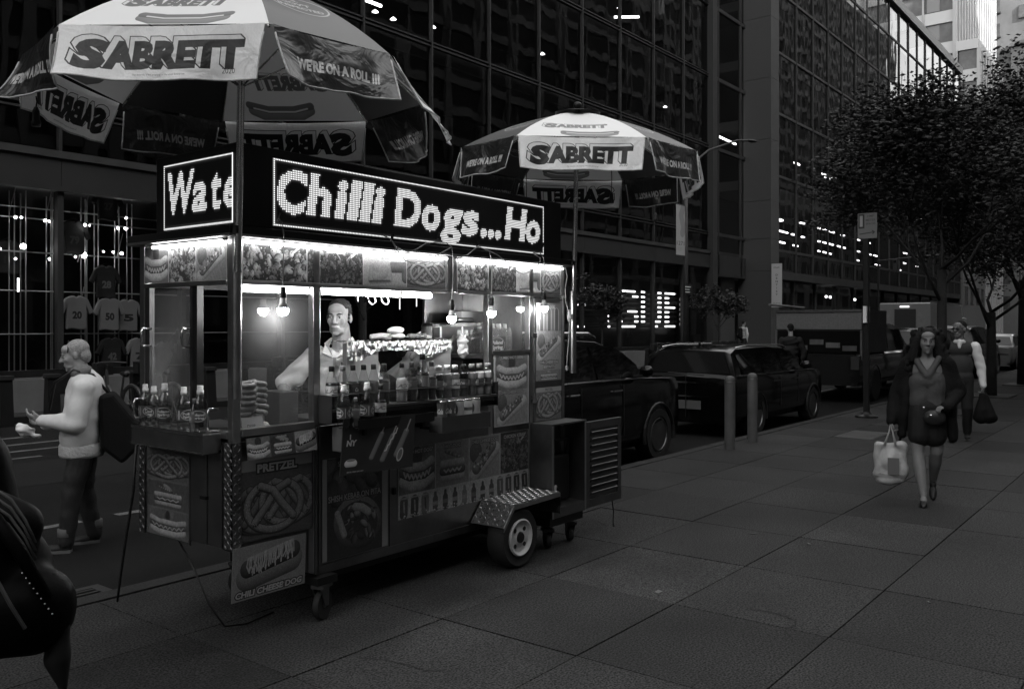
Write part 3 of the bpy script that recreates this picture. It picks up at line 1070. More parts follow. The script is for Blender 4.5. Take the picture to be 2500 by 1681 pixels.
        for i in range(46):
            t = i / 45
            a, b_ = X(.2 + .62 * t), Y(.45 - .2 * t)
            c.line([(a, b_ - m * .18), (a + rs.uniform(-.05, .05) * m, b_), (a + rs.uniform(-.06, .06) * m, b_ + m * rs.uniform(.08, .24))], m * .017, rs.choice((.5, .6, .42)), soft=1.4)
    elif kind == 'corndog':
        c.rect(x, y, x + w, y + h, 0.02)
    elif kind == 'drinks':
        c.rect(x, y, x + w, y + h, 0.55)
        n = 14
        for i in range(n):
            a = x + w * (i + .5) / n
            v = rs.choice((.04, .06, .1, .2))
            if i in (0, 1, 2, 10, 11, 12, 13):
                tl = rs.uniform(-.06, .06)
                c.line([(a - tl * h * .4, Y(.3)), (a + tl * h * .4, Y(.8))], w / n * .36, v, .3)
                c.rect(a - w / n * .34, Y(.12), a + w / n * .34, Y(.19), .4)
                c.line([(a, Y(.32)), (a + .01, Y(.72))], w / n * .07, .4 if v < .2 else .05)
            else:
                c.line([(a, Y(.46)), (a, Y(.86))], w / n * .26, v, .4)
                c.line([(a, Y(.2)), (a, Y(.4))], w / n * .13, v, .4)
                c.rect(a - w / n * .25, Y(.55), a + w / n * .25, Y(.72), rs.choice((.3, .45, .15)))
        for i in range(90): c.ell(X(rs.random()), Y(rs.uniform(.86, 1.05)), h * .06, h * .045, rs.uniform(.2, .6), rs.random(), 1)
    new = c.a
    keep = np.zeros_like(old)
    q = (slice(max(0, int(round(y * c.h))), int(round((y + h) * c.h))), slice(max(0, int(round(x * c.h))), int(round((x + w) * c.h))))
    out = old
    out[q] = new[q]
    c.a = out
    c.noise(.14, 7, seed + 1, x, y, x + w, y + h)
    c.noise(.12, 4, seed + 2, x, y, x + w, y + h)
    c.noise(.08, 1, seed, x, y, x + w, y + h)

def sabrett(c, cx, cy, size, width, ink=0.03):
    """heavy slanted block letters with an outlined shadow up and to the left; the first letter is the largest"""
    T = 'ABRETT'
    sw = width * .175
    dx, dy = size * .2, -size * .17
    for ph in range(3):
        for i in range(9 if ph < 2 else 1):
            f = i / 8 if ph < 2 else 0
            ox, oy = -dx * f, dy * f
            if ph == 0: v, bo = ink, .085
            elif ph == 1: v, bo = .8, .06
            else: v, bo = ink, .062
            c.text('S', cx - width / 2 + sw * .5 + ox, cy + size * .03 + oy, size * 1.1, v, bo, .1, width=sw)
            c.text(T, cx + sw * .52 + ox, cy + oy, size, v, bo, .03, width=width - sw * 1.1)

def hotdog_mark(c, cx, cy, w, ink=0.22):
    """sausage in a split roll, as printed on the canopy"""
    h = w * .2
    c.line([(cx - w * .44, cy + h * .1), (cx - w * .3, cy + h * .42), (cx + w * .3, cy + h * .42), (cx + w * .44, cy + h * .1)], h * .36, ink, .3)
    c.line([(cx - w * .46, cy - h * .2), (cx - w * .2, cy + h * .06), (cx + w * .2, cy + h * .06), (cx + w * .48, cy - h * .28)], h * .26, ink * .7, .3)
    c.line([(cx - w * .4, cy - h * .02), (cx - w * .2, cy + h * .2), (cx + w * .2, cy + h * .2), (cx + w * .42, cy - h * .05)], h * .06, .8)
# ------------------------------------------------------------------ the food cart
FY, BY, XL, XR = 3.98, 4.90, 2.742, 5.80
CART = empty('food_cart', (0, 0, 0), label='stainless steel street food cart covered in food pictures, with a lit sign on top', cat='food cart')
E_tube = emit('led_tube', 50.0)
E_strip = emit('led_strip', 24.0)
E_bulb = emit('bulb_glow', 190.0)
def cpart(name, m, *a, **k): return bx(name, m, CART, *a, **k)
# posts
for x in (XL, 3.275, 4.845, 5.335):
    cpart('post', M_steel, x, x + .05, FY + .002, FY + .05, .26 if x > 3 else .52, 2.14, bevel=.004)
cpart('post', M_steel, XR - .045, XR, FY + .002, FY + .05, .3, 2.14, bevel=.004)
cpart('post', M_steel, XL, XL + .05, BY - .05, BY, .5, 2.14, bevel=.004)
cpart('post', M_steel, XR - .05, XR, BY - .05, BY, .3, 2.14, bevel=.004)
cpart('post', M_dark, XL + .001, XL + .045, 4.315, 4.36, 1.12, 1.92, bevel=.003)
# roof and sign box
cpart('roof', M_dark, XL - .05, XR + .05, FY - .045, BY + .05, 2.14, 2.198, bevel=.006)
cpart('roof_trim', M_steel, XL - .054, XR + .054, FY - .05, FY - .046, 2.143, 2.156)
cpart('roof_trim', M_steel, XL - .055, XL - .051, FY - .045, BY + .05, 2.143, 2.156)
SB = cpart('sign_box', M_dark, 2.775, 5.76, FY + .008, 4.78, 2.2, 2.645, bevel=.008)
# lit letters: one cell per lamp, 32 rows
def led(letters, ncol, nrow, shear=.0, sides='tblr', bold=.04):
    c = Cv(ncol / nrow, nrow, 0.0)
    for t, a0, a1 in letters:
        c.text(t, (a0 + a1) / 2 / nrow, .44, 20.5 / nrow, 1.0, bold, shear, width=(a1 - a0 - 1.2) / nrow)
    a = c.a > 0.5
    if 't' in sides: a[0, :] = 1
    if 'b' in sides: a[-1, :] = 1
    if 'l' in sides: a[:, 0] = 1
    if 'r' in sides: a[:, -1] = 1
    P = 8
    g = (np.arange(P) + .5) / P - .5
    dot = np.clip(1.5 - np.hypot(g[:, None], g[None, :]) / .27, 0, 1)
    big = np.kron(a.astype(np.float32), np.ones((P, P), np.float32))
    dots = np.tile(dot.astype(np.float32), (nrow, ncol))
    glow = a.astype(np.float32)
    gl = sum(np.roll(np.roll(glow, i, 0), j, 1) * w for i, j, w in ((0, 0, .1), (1, 0, .03), (-1, 0, .03), (0, 1, .03), (0, -1, .03)))
    out = Cv(ncol / nrow, nrow * P, 0)
    out.a = big * dots + np.kron(gl, np.ones((P, P), np.float32)) * .22 + dots * .006
    return out
ca = led([('C', 1, 20), ('h', 20, 36), ('i', 37.5, 46), ('l', 46, 55), ('l', 54.5, 63.5), ('i', 63, 72), ('D', 79, 100), ('o', 99.5, 116.5), ('g', 116.5, 135.5), ('s', 134, 150.5), ('...', 151, 173), ('H', 175, 197), ('o', 196, 213)], 216, 32, .13)
m = print_mat('scrolling_sign', ca, .3, 1.7)
panel('led_screen', m, SB, (3.0, FY + .004, 2.222), (2.52, 0, 0), (0, 0, .37), .01)
cb = led([('W', 2, 28), ('a', 26, 41), ('t', 41.5, 52.5), ('e', 52.5, 66)], 60, 32, .14, 'tbl', .03)
m = print_mat('scrolling_sign_end', cb, .3, 1.7)
panel('led_screen', m, SB, (2.77, 4.69, 2.222), (0, -.66, 0), (0, 0, .37), .01)
# picture band under the roof
def strip(name, asp, items, h=300, gut=.03, titles=None, bgv=.6):
    c = Cv(asp, h, bgv)
    tot = sum(i[1] for i in items)
    x = gut
    for k, it in enumerate(items):
        w = (asp - gut * (len(items) + 1)) * it[1] / tot
        food(c, it[0], x, .0, w, 1.0, 17 + k * 5 + len(name))
        if len(it) > 2: c.text(it[2], x + w / 2, .1, .085, .75, .03, ol=(.04, .012))
        x += w + gut
    return c
it = [('chicken', 1.15, 'KEBAB'), ('kebab', 1.15, '"SHISH KEBAB"'), ('knish', 1.0, 'KNISH'), ('pretzel', 1.0, 'PRETZEL')]
m = print_mat('picture_band_left', strip('a', 1.62 / .205, it), .3, coat=.5)
panel('picture_band', m, CART, (2.80, FY + .003, 1.922), (1.60, 0, 0), (0, 0, .205))
it2 = [('chicken', 1.1, 'CHICKEN KEBAB'), ('kebab', 1.1, 'SHISH KEBAB'), ('knish', 1, 'KNISH'), ('pretzel', .9, 'PRETZEL')]
m = print_mat('picture_band_right', strip('bb', 1.24 / .205, it2), .3, coat=.5)
panel('picture_band', m, CART, (4.51, FY + .003, 1.922), (1.24, 0, 0), (0, 0, .205))
it3 = [('hotdog', 1, ''), ('chicken', 1.05, ''), ('cheesedog', 1.1, 'CHEESE DOG')]
m = print_mat('picture_band_end', strip('ccc', .82 / .205, it3), .3, coat=.5)
panel('picture_band', m, CART, (XL + .003, 4.86, 1.922), (0, -.82, 0), (0, 0, .205))
cpart('band_post', M_steel, 4.405, 4.45, FY - .002, FY + .04, 1.9, 2.138, bevel=.003)
cpart('band_post', M_steel, 4.46, 4.505, FY - .004, FY + .04, 1.9, 2.138, bevel=.003)
for x0, x1 in ((XL + .05, 4.40), (4.506, XR)):
    cpart('band_rail', M_steel, x0, x1, FY - .008, FY + .03, 1.893, 1.919, bevel=.003)
    cpart('band_rail', M_steel, x0, x1, FY - .003, FY + .03, 2.1285, 2.139)
cpart('band_rail', M_steel, XL - .008, XL + .03, FY + .05, BY - .05, 1.893, 1.919, bevel=.003)
for x0, x1 in ((2.79, 4.38), (4.53, 5.74)):
    MB().tube([(x0, FY - .022, 2.122), (x1, FY - .022, 2.122)], .008, 8).build('light_strip', E_strip, CART)
MB().tube([(XL - .022, 4.05, 2.122), (XL - .022, 4.72, 2.122)], .008, 8).build('light_strip', E_strip, CART)
# tubes below the band, just inside the openings
for x0, x1 in ((2.81, 3.26), (3.34, 3.98), (4.0, 4.28)):
    MB().tube([(x0, FY + .035, 1.872), (x1, FY + .035, 1.872)], .0155, 10).build('light_tube', E_tube, CART)
    MB().box(x0 - .008, x0 + .004, FY + .015, FY + .055, 1.85, 1.893).build('tube_holder', M_black, CART)
# interior ceiling
cpart('ceiling', M_steelr, XL + .05, XR - .05, FY + .055, BY - .01, 2.1, 2.125)
cpart('band_back', M_steelr, XL + .05, XR - .05, FY + .04, FY + .052, 1.9, 2.12)
cpart('band_back', M_dark, XL + .05, XR - .05, BY - .03, BY, 1.9, 2.12)
# glass display at the near corner
G_front = glass('display_glass', .9, .01, 1.5, haze=.11)
G_end = glass('hazed_plastic', .8, .25, 1.4, haze=.3)
def gpane(name, m, x0, x1, y0, y1, z0, z1):
    b = MB()
    if y0 == y1: b.add([(x0, y0, z0), (x1, y0, z0), (x1, y0, z1), (x0, y0, z1)], [(0, 1, 2, 3)])
    else: b.add([(x0, y1, z0), (x0, y0, z0), (x0, y0, z1), (x0, y1, z1)], [(0, 1, 2, 3)])
    return b.build(name, m, CART)
gpane('glass_pane', G_front, 2.795, 3.272, FY + .012, FY + .012, 1.135, 1.892)
gpane('glass_pane', G_front, 4.90, 5.33, FY + .012, FY + .012, 1.5, 1.892)
EP = gpane('sliding_pane', G_end, XL + .02, XL + .02, 4.37, 4.80, 1.13, 1.89)
for y0, y1 in ((4.36, 4.385), (4.80, 4.845)):
    cpart('pane_frame', M_steelr, XL + .004, XL + .035, y0, y1, 1.12, 1.9)
def handle(y, z0, z1, x=XL):
    MB().tube([(x + .01, y, z0), (x - .045, y, z0), (x - .052, y, z0 + .02), (x - .052, y, z1 - .02), (x - .045, y, z1), (x + .01, y, z1)], .007, 8).build('handle', M_chrome, CART, True)
handle(4.375, 1.56, 1.66); handle(4.79, 1.56, 1.66)
handle(4.13, 1.12, 1.235, XL - .0); handle(4.87, 1.14, 1.25)
cpart('sill', M_steel, XL + .05, 3.275, FY - .012, FY + .04, 1.09, 1.132, bevel=.004)
cpart('sill', M_steel, XL - .006, XL + .05, FY + .05, BY - .05, 1.08, 1.12, bevel=.004)
cpart('sill', M_chrome, 4.885, 5.335, FY - .01, FY + .05, 1.473, 1.497, bevel=.004)
# decks and lower body
cpart('counter', M_steelr, XL + .02, 3.27, FY + .05, BY - .01, 1.062, 1.085)
cpart('counter', M_steelr, 3.33, 4.84, FY + .002, 4.36, 1.10, 1.135, bevel=.004)
cpart('counter', M_steelr, 4.86, XR - .02, FY + .06, BY - .01, 1.44, 1.465)
cpart('body_panel', M_steelr, XL + .006, 3.272, FY + .014, BY - .01, .52, 1.06)
cpart('body_panel', M_steelr, 3.296, 5.332, FY + .006, FY + .05, .25, 1.085)
cpart('body_panel', M_steelr, 3.296, XR, BY - .04, BY - .01, .25, 1.02)
cpart('floor', M_steelr, 3.296, XR - .01, FY + .052, BY - .045, .25, .28)
cpart('body_panel', M_steelr, 5.385, XR - .05, FY + .012, FY + .05, .3, 1.99)
cpart('partition', M_steelr, 3.28, 3.294, FY + .06, BY - .05, .27, 1.09)
cpart('partition', M_steel, 5.30, 5.315, FY + .06, BY - .05, .3, 1.99)
cpart('back_panel', M_steel, 4.86, 5.295, 4.62, 4.64, 1.465, 2.09)
cpart('shelf_rail', M_steelr, 3.3, 4.84, FY - .004, FY + .003, 1.06, 1.098)
cpart('chassis_rail', M_dark, 3.3, XR - .2, FY + .07, FY + .14, .19, .249)
cpart('chassis_rail', M_dark, 3.3, XR - .2, BY - .15, BY - .08, .19, .249)
cpart('bottom_rail', M_steelr, 3.296, 5.33, FY - .004, FY + .004, .25, .30)
cpart('panel_trim', M_steelr, 3.278, 3.29, FY - .012, FY + .001, .26, 1.1)
cpart('panel_trim', M_steelr, 3.305, 3.32, FY - .008, FY + .003, .26, 1.1)
# raised tread plate corner strips
def tread(b, o, ux, uy, nu, nv, n, h=.003, L=.014, W=.0035):
    o, ux, uy = Vector(o), Vector(ux), Vector(uy)
    N = Vector(n).normalized()
    for i in range(nu):
        for j in range(nv):
            c = o + ux * ((i + .5) / nu) + uy * ((j + .5) / nv)
            d = (ux.normalized() + uy.normalized() * (1 if (i + j) % 2 else -1)).normalized()
            e = N.cross(d)
            b.add([c - d * L, c - e * W + N * 0, c + d * L, c + e * W, c + N * h], [(0, 1, 4), (1, 2, 4), (2, 3, 4), (3, 0, 4)])
TP = mat('tread_plate', .27, .4, 1.0, var=.15, scale=20)
b = MB().box(XL - .004, XL + .006, FY + .0, FY + .075, .5, 1.06).box(XL - .004, XL + .05, FY - .003, FY + .013, .5, 1.06)
tread(b, (XL - .004, FY + .075, .5), (0, -.075, 0), (0, 0, .56), 3, 22, (-1, 0, 0))
tread(b, (XL - .004, FY - .003, .5), (.054, 0, 0), (0, 0, .56), 2, 22, (0, -1, 0))
b.build('tread_corner', mat('dull_tread_plate', .16, .5, 1.0, var=.3, scale=15), CART)  # darker, rougher plate than on the fender
b = MB().box(XL - .004, XL + .006, BY - .06, BY, .47, 1.0)
tread(b, (XL - .004, BY, .47), (0, -.06, 0), (0, 0, .53), 2, 20, (-1, 0, 0))
b.build('tread_corner', mat('dull_tread_plate', .16, .5, 1.0, var=.3, scale=15), CART)
# end face: picture, locker door with latch, top ledge
c = Cv(.44 / .5, 360, .2)
food(c, 'pretzel', 0, 0, .88, .36, 3)
food(c, 'sandwich', 0, .38, .88, .3, 5, .12)
food(c, 'hotdog', 0, .7, .88, .3, 6)
panel('end_picture', print_mat('end_picture', c, ink=0.55, rough=.3, coat=.6), CART, (XL + .002, 4.82, .48), (0, -.43, 0), (0, 0, .5))
cpart('picture_frame', M_steelr, XL - .002, XL + .004, 4.372, 4.388, .47, 1.0)
D = cpart('locker_door', M_steelr, XL - .008, XL + .004, 4.21, 4.362, .50, 1.0, bevel=.002)
bx('latch', M_dark, D, XL - .026, XL - .008, 4.19, 4.245, .745, .762)
cpart('locker_frame', M_steelr, XL - .004, XL + .005, 4.075, 4.2, .5, 1.04)
cpart('ledge', M_steelr, XL - .02, XL + .004, 4.08, 4.88, 1.005, 1.02)
# bottle tray on the end
T = bx('end_tray', M_steel, CART, 2.63, XL - .002, 4.08, 4.79, 1.005, 1.108, bevel=.003)
bx('tray_lip', M_chrome, T, 2.626, 2.63, 4.08, 4.79, 1.098, 1.116)
bx('tray_lip', M_chrome, T, 2.626, 2.63, 4.08, 4.79, 1.005, 1.012)
# posters on the long side
c = Cv(.48 / .43, 560, .16)
food(c, 'pretzel', .0, .13, 1.116, .87, 12, .12)
c.rect(0, .0, 1.116, .14, .42)
c.text('PRETZEL', .56, .115, .1, .75, .04, width=.6, ol=(.02, .02))
panel('pretzel_poster', print_mat('pretzel_poster', c, ink=0.5, rough=.3, coat=.5), CART, (2.785, FY + .0015, .53), (.48, 0, 0), (0, 0, .43))
c = Cv(.455 / .13, 220, .12)
food(c, 'hotdog', 0, 0, 1.1, 1, 31)
food(c, 'sandwich', 1.14, 0, 1.2, 1, 32, .06)
food(c, 'chilidog', 2.38, 0, 1.12, 1, 33)
c.text('SAUSAGE', 1.74, .1, .08, .6, .02)
panel('small_poster', print_mat('small_poster', c, ink=0.7, rough=.22, coat=.8, bump=.3, bscale=9), CART, (2.81, FY - .035, .965), (.455, -.01, .012), (0, .02, .115), .002)
c = Cv(.52 / .59, 620, .4)
food(c, 'pita', .06, 0, .74, 1.0, 41)
c.text('SHISH KEBAB', .4, .06, .05, .4, .02)
c.text('SHISH KEBAB ON PITA', .43, .4, .062, .5, .02, width=.7, ol=(.03, .008))
panel('pita_poster', print_mat('pita_poster', c, ink=0.55, rough=.4), CART, (3.335, FY - .001, .312), (.52, 0, 0), (0, 0, .59))
DR = cpart('lock', M_dark, 3.90, 3.92, FY - .012, FY + .006, .62, .66)
cpart('door_seam', M_dark, 3.872, 3.876, FY + .003, FY + .0062, .29, 1.06)
c = Cv(1.37 / .45, 420, .5)
w = 3.044 / 4
for k, (kd, tt) in enumerate((('hotdog', '"JUMBO HOT DOG"'), ('sandwich', 'HOT DOG'), ('cheesedog', 'CHILI CHEESE DOG'), ('kebab', 'CHICKEN KEBAB'))):
    food(c, kd, k * w + .01, 0, w - .02, .66, 50 + k)
    c.text(tt, k * w + w / 2, .07, .055, .5, .02, ol=(.05, .01))
food(c, 'drinks', 0, .66, 3.044, .34, 60)
panel('menu_poster', print_mat('menu_poster', c, ink=0.6, rough=.38), CART, (3.95, FY + .0015, .448), (1.37, 0, 0), (0, 0, .45))
c = Cv(.40 / .52, 520, .42)
food(c, 'hotdog', .03, .02, .71, .48, 71)
food(c, 'cheesedog', .03, .51, .71, .47, 72)
c.text('JUMBO HOT DOG', .385, .045, .045, .55, .02, ol=(.05, .008))
c.text('CHILI CHEESE DOG', .385, .53, .042, .5, .02, ol=(.05, .008))
panel('jumbo_poster', print_mat('jumbo_poster', c, ink=0.75, rough=.35, coat=.3), CART, (4.905, FY - .002, .945), (.415, 0, 0), (0, 0, .522))
c = Cv(.345 / .6, 600, .3)
c.rect(0, 0, .58, .4, .18)
for k in range(3):
    c.line([(.12 + k * .17, .12), (.12 + k * .17, .32)], .06, .4, .3)
    c.line([(.12 + k * .17, .1), (.12 + k * .17, .34)], .035, .1, .6)
c.text('HOT DOG', .29, .05, .04, .6, .02)
food(c, 'cheesedog', 0, .36, .58, .38, 81)
c.text('CHILI CHEESE DOG', .29, .76, .035, .6, .02, ol=(.04, .008))
c.text('BEEF PATTY', .29, .82, .035, .6, .02, ol=(.04, .008))
food(c, 'sandwich', 0, .86, .58, .14, 83, .2)
SD = cpart('side_door', M_steelr, 5.38, XR - .047, FY - .01, FY + .011, .93, 1.885, bevel=.003)
panel('door_poster', print_mat('door_poster', c, .3, coat=.5), SD, (5.40, FY - .0125, 1.25), (.335, 0, 0), (0, 0, .6), .002)
c = Cv(.345 / .25, 300, .2)
food(c, 'pretzel', 0, 0, 1.38, 1, 91)
c.rect(0, 0, 1.38, .14, .4)
c.text('PRETZEL', .69, .07, .08, .1, .02)
panel('door_poster', print_mat('door_poster_low', c, .3, coat=.5), SD, (5.40, FY - .0125, .95), (.335, 0, 0), (0, 0, .25), .002)
for z in (1.09, 1.585):
    bx('hinge', M_chrome, SD, 5.345, 5.40, FY - .02, FY - .008, z, z + .03)
# acrylic rack in front of the opening, small trays below it
cpart('rack_base', M_steelr, 3.31, 4.80, 3.862, FY - .003, 1.185, 1.198)
cpart('rack_under', M_dark, 3.31, 4.80, 3.90, FY - .004, 1.12, 1.183)
cpart('rack_end', M_steelr, 3.305, 3.309, 3.862, FY - .003, 1.12, 1.28)
cpart('rack_end', M_dark, 4.801, 4.806, 3.862, FY - .003, 1.12, 1.28)
G_ac = glass('acrylic', .85, .03, 1.35, haze=.02)
gpane('rack_front', G_ac, 3.305, 4.805, 3.861, 3.861, 1.16, 1.282)
cpart('rack_rail', M_chrome, 3.305, 4.806, 3.857, 3.862, 1.281, 1.287)
cpart('low_tray', M_dark, 3.40, 4.03, 3.745, 3.856, 1.085, 1.098)
cpart('low_tray', M_dark, 3.40, 4.03, 3.745, 3.749, 1.098, 1.14)
cpart('tray_bracket', M_dark, 3.46, 3.48, 3.76, FY, 1.05, 1.084)
cpart('tray_bracket', M_dark, 3.94, 3.96, 3.76, FY, 1.05, 1.084)
cpart('hanging_bin', M_grey, 3.34, 3.44, 3.80, 3.90, .96, 1.10, bevel=.006)
# wheel, tread-plate fender, caster
b = MB()
F = [(4.65, .31), (4.765, .445), (5.312, .455), (5.318, .30)]
for (a, c2) in zip(F[:-1], F[1:]):
    dx, dz = c2[0] - a[0], c2[1] - a[1]
    L = math.hypot(dx, dz); nx_, nz = -dz / L * .006, dx / L * .006
    b.prism([a, c2, (c2[0] + nx_, c2[1] + nz), (a[0] + nx_, a[1] + nz)], 3.69, FY - .003, 'y')
    tread(b, (a[0] + nx_, 3.69, a[1] + nz), (0, FY - 3.693, 0), (dx, 0, dz), 7, max(4, int(L / .032)), (nx_, 0, nz), .004, .016, .004)
FE = b.build('fender', TP, CART)
b = MB()
for (a, c2) in zip(F[:-1], F[1:]):
    b.prism([a, c2, (c2[0], c2[1] - .028), (a[0], a[1] - .028)], 3.684, 3.69, 'y')
b.build('fender_lip', M_steel, FE)
WH = MB()
WH.lathe([(.12, -.06), (.19, -.075), (.207, -.05), (.212, 0), (.207, .05), (.19, .075), (.12, .06)], (4.85, 3.77, .212), 32, 'y')
WO = WH.build('wheel', M_rub, CART, auto=40)
b = MB()
rp = [(.122, -.062), (.13, -.078), (.12, -.084), (.11, -.074), (.1, -.065), (.062, -.063), (.048, -.07), (.04, -.07), (.04, -.0605)]
b.lathe(rp, (4.85, 3.77, .212), 28, 'y')
b.build('rim', mat('rim_paint', .45, .45, var=.15, scale=20), WO, auto=30)
for k in range(4):
    a = R(45 + 90 * k)
    MB().cyl((4.85 + .075 * math.cos(a), 3.704, .212 + .075 * math.sin(a)), (4.85 + .075 * math.cos(a), 3.712, .212 + .075 * math.sin(a)), .016, n=10).build('bolt_hole', M_dark, WO)
MB().cyl((4.85, 3.69, .212), (4.85, 3.712, .212), .034, .038, 14).build('hub', M_dark, WO)
MB().cyl((4.85, 3.82, .212), (4.85, BY - .1, .212), .025, n=10).build('axle', M_dark, CART)
b = MB().lathe([(.12, -.06), (.19, -.075), (.207, -.05), (.212, 0), (.207, .05), (.19, .075), (.12, .06)], (4.85, BY - .05, .212), 24, 'y')
b.build('wheel', M_rub, CART, auto=40)
def caster(x, y, r, name='caster', parent=None, rz=.5, fm=None):
    t = empty(name, (0, 0, 0), parent=parent or CART)
    Mx = Matrix.Translation((x, y, 0)) @ Matrix.Rotation(rz, 4, 'Z')
    b = MB()
    b.lathe([(r * .72, -.017), (r * .95, -.018), (r, -.008), (r, .008), (r * .95, .018), (r * .72, .017)], (0, 0, r), 24, 'y')
    b.v = [tuple(Mx @ Vector(p)) for p in b.v]
    b.build('tyre', M_rub, t, auto=40)
    b = MB()
    for k in range(5):
        a = R(72 * k)
        b.box(-.009, .009, -.008, .008, 0, r * .74, Matrix.Translation((0, 0, r)) @ Matrix.Rotation(a, 4, 'Y'))
    b.lathe([(.02, -.02), (.024, 0), (.02, .02)], (0, 0, r), 12, 'y')
    b.v = [tuple(Mx @ Vector(p)) for p in b.v]
    b.build('spoke_hub', fm or M_grey, t)
    b = MB()
    for s_ in (-.026, .026):
        b.prism([(-.06, r * 2.15), (.03, r * 2.15), (.025, r * .9), (-.012, r * .9)], s_ - .003, s_ + .003, 'y')
    b.box(-.06, .05, -.04, .04, r * 2.15, r * 2.15 + .02)
    b.v = [tuple(Mx @ Vector(p)) for p in b.v]
    b.build('fork', fm or M_steelr, t)
    return t
caster(3.32, 3.96, .085, rz=.35)
bx('caster_plate', M_dark, CART, 3.25, 3.40, 3.92, 4.05, .205, .249)
caster(3.32, 4.75, .085, rz=.2)
# generator cabinet with its louvred door swung open
b = MB()
x0, x1, y0, y1, z0, z1 = 5.335, 5.795, 3.776, 4.6, .24, .93
b.box(x0, x0 + .006, y0, FY - .004, z0, z1).box(x1 - .006, x1, y0, y1, z0, z1).box(x0 + .006, x1 - .006, y0, FY - .012, z0, z0 + .07)
b.box(x0, x1, y0 - .006, FY - .012, z1, z1 + .012)
GC = b.build('generator_cabinet', M_steelr, CART)
bx('frame', M_steel, GC, x0, x0 + .022, y0 - .004, y0, z0, z1)
bx('frame', M_steel, GC, x1 - .022, x1, y0 - .004, y0, z0, z1)
bx('base_frame', M_dark, GC, 5.345, 5.785, 3.80, FY - .02, .175, .239)
gb = MB().box(x0 + .05, x1 - .04, 3.90, FY + .0, .32, .68, ).build('generator', M_black, GC, bevel=.02)
MB().tube([(5.42, 3.89, .70), (5.42, 3.88, .8), (5.7, 3.88, .8), (5.7, 3.89, .70)], .012, 8).build('pipe', M_dark, GC)
bx('rating_plate', M_white, GC, 5.50, 5.56, 3.892, 3.898, .38, .45)
DO = bx('louvre_door', M_steelr, CART, 5.802, 6.33, 3.790, 3.80, .245, .92)
for (a, c2, d, e) in ((5.802, 5.85, .245, .92), (6.28, 6.33, .245, .92), (5.85, 6.28, .245, .31), (5.85, 6.28, .86, .92)):
    bx('frame', M_steelr, DO, a, c2, 3.775, 3.789, d, e, bevel=.003)
for k in range(10):
    MB().box(5.87, 6.26, -.003, .003, -.02, .02, Matrix.Translation((0, 3.782, .345 + k * .053)) @ Matrix.Rotation(R(35), 4, 'X')).build('louvre', M_steelr, DO)
for x in (5.42, 5.72):
    caster(x, 3.88, .06, 'small_caster', CART, .9, M_dark)
MB().tube([(6.22, 3.80, .25), (6.23, 3.79, .15), (6.215, 3.785, .06), (6.22, 3.78, .03)], [.005, .005, .005, .011], 6).build('cord', M_black, CART)
for ch in list(CART.children):
    ch.location = Vector(ch.location) - Vector((4.27, 4.44, 0))
CART.location = (4.27, 4.44, 0)
# ------------------------------------------------------------------ the two umbrellas
UR, UH = 0.98, 0.235
def um_prints():
    # canopy panels: lateral 0..1 over 1.0 m, radial 0 (rim) .. 1 (centre)
    A = Cv(1.0, 700, .92)
    sabrett(A, .47, .66, .085, .44, .16)
    hotdog_mark(A, .56, .82, .4, .24)
    B = Cv(1.0, 500, .09)
    B.ell(.5, .60, .165, .125, .5, ring=.007)
    for t, y, s_ in (('U.S.', .535, .036), ("GOV'T", .595, .036), ('INSPECTED', .655, .034)):
        B.text(t, .5, y, s_, .55, .03, .2)
    V = Cv(.96 / UH, 380, .9)
    sabrett(V, 2.05, .52, .47, 3.3, .008)
    V.text('2020', 3.45, .83, .1, .08, .0)
    V.text('This umbrella is the property of Marathon Enterprises', 2.1, .9, .035, .15, .0)
    V.noise(.03, 6, 5)
    D = Cv(.56 / UH, 380, .02)
    D.text("WE'RE ON A ROLL !!!", 1.19, .58, .2, .55, .05, .16, width=1.72, arc=-.03)
    return (print_mat('canopy_white', A, .45, coat=.1, trans=.06, bump=.06, bscale=3),
            print_mat('canopy_dark', B, .45, coat=.1, trans=.01, bump=.06, bscale=3),
            print_mat('valance_white', V, .5, coat=.0, trans=.07, bump=.6, bscale=7),
            print_mat('valance_dark', D, .28, coat=.4, trans=.01, bump=.9, bscale=8))
UM = um_prints()
M_pipe = mat('piping', .5, .6, var=.25, scale=30)
M_pole = mat('umbrella_pole', .55, .25, 1.0, var=.1, scale=4)
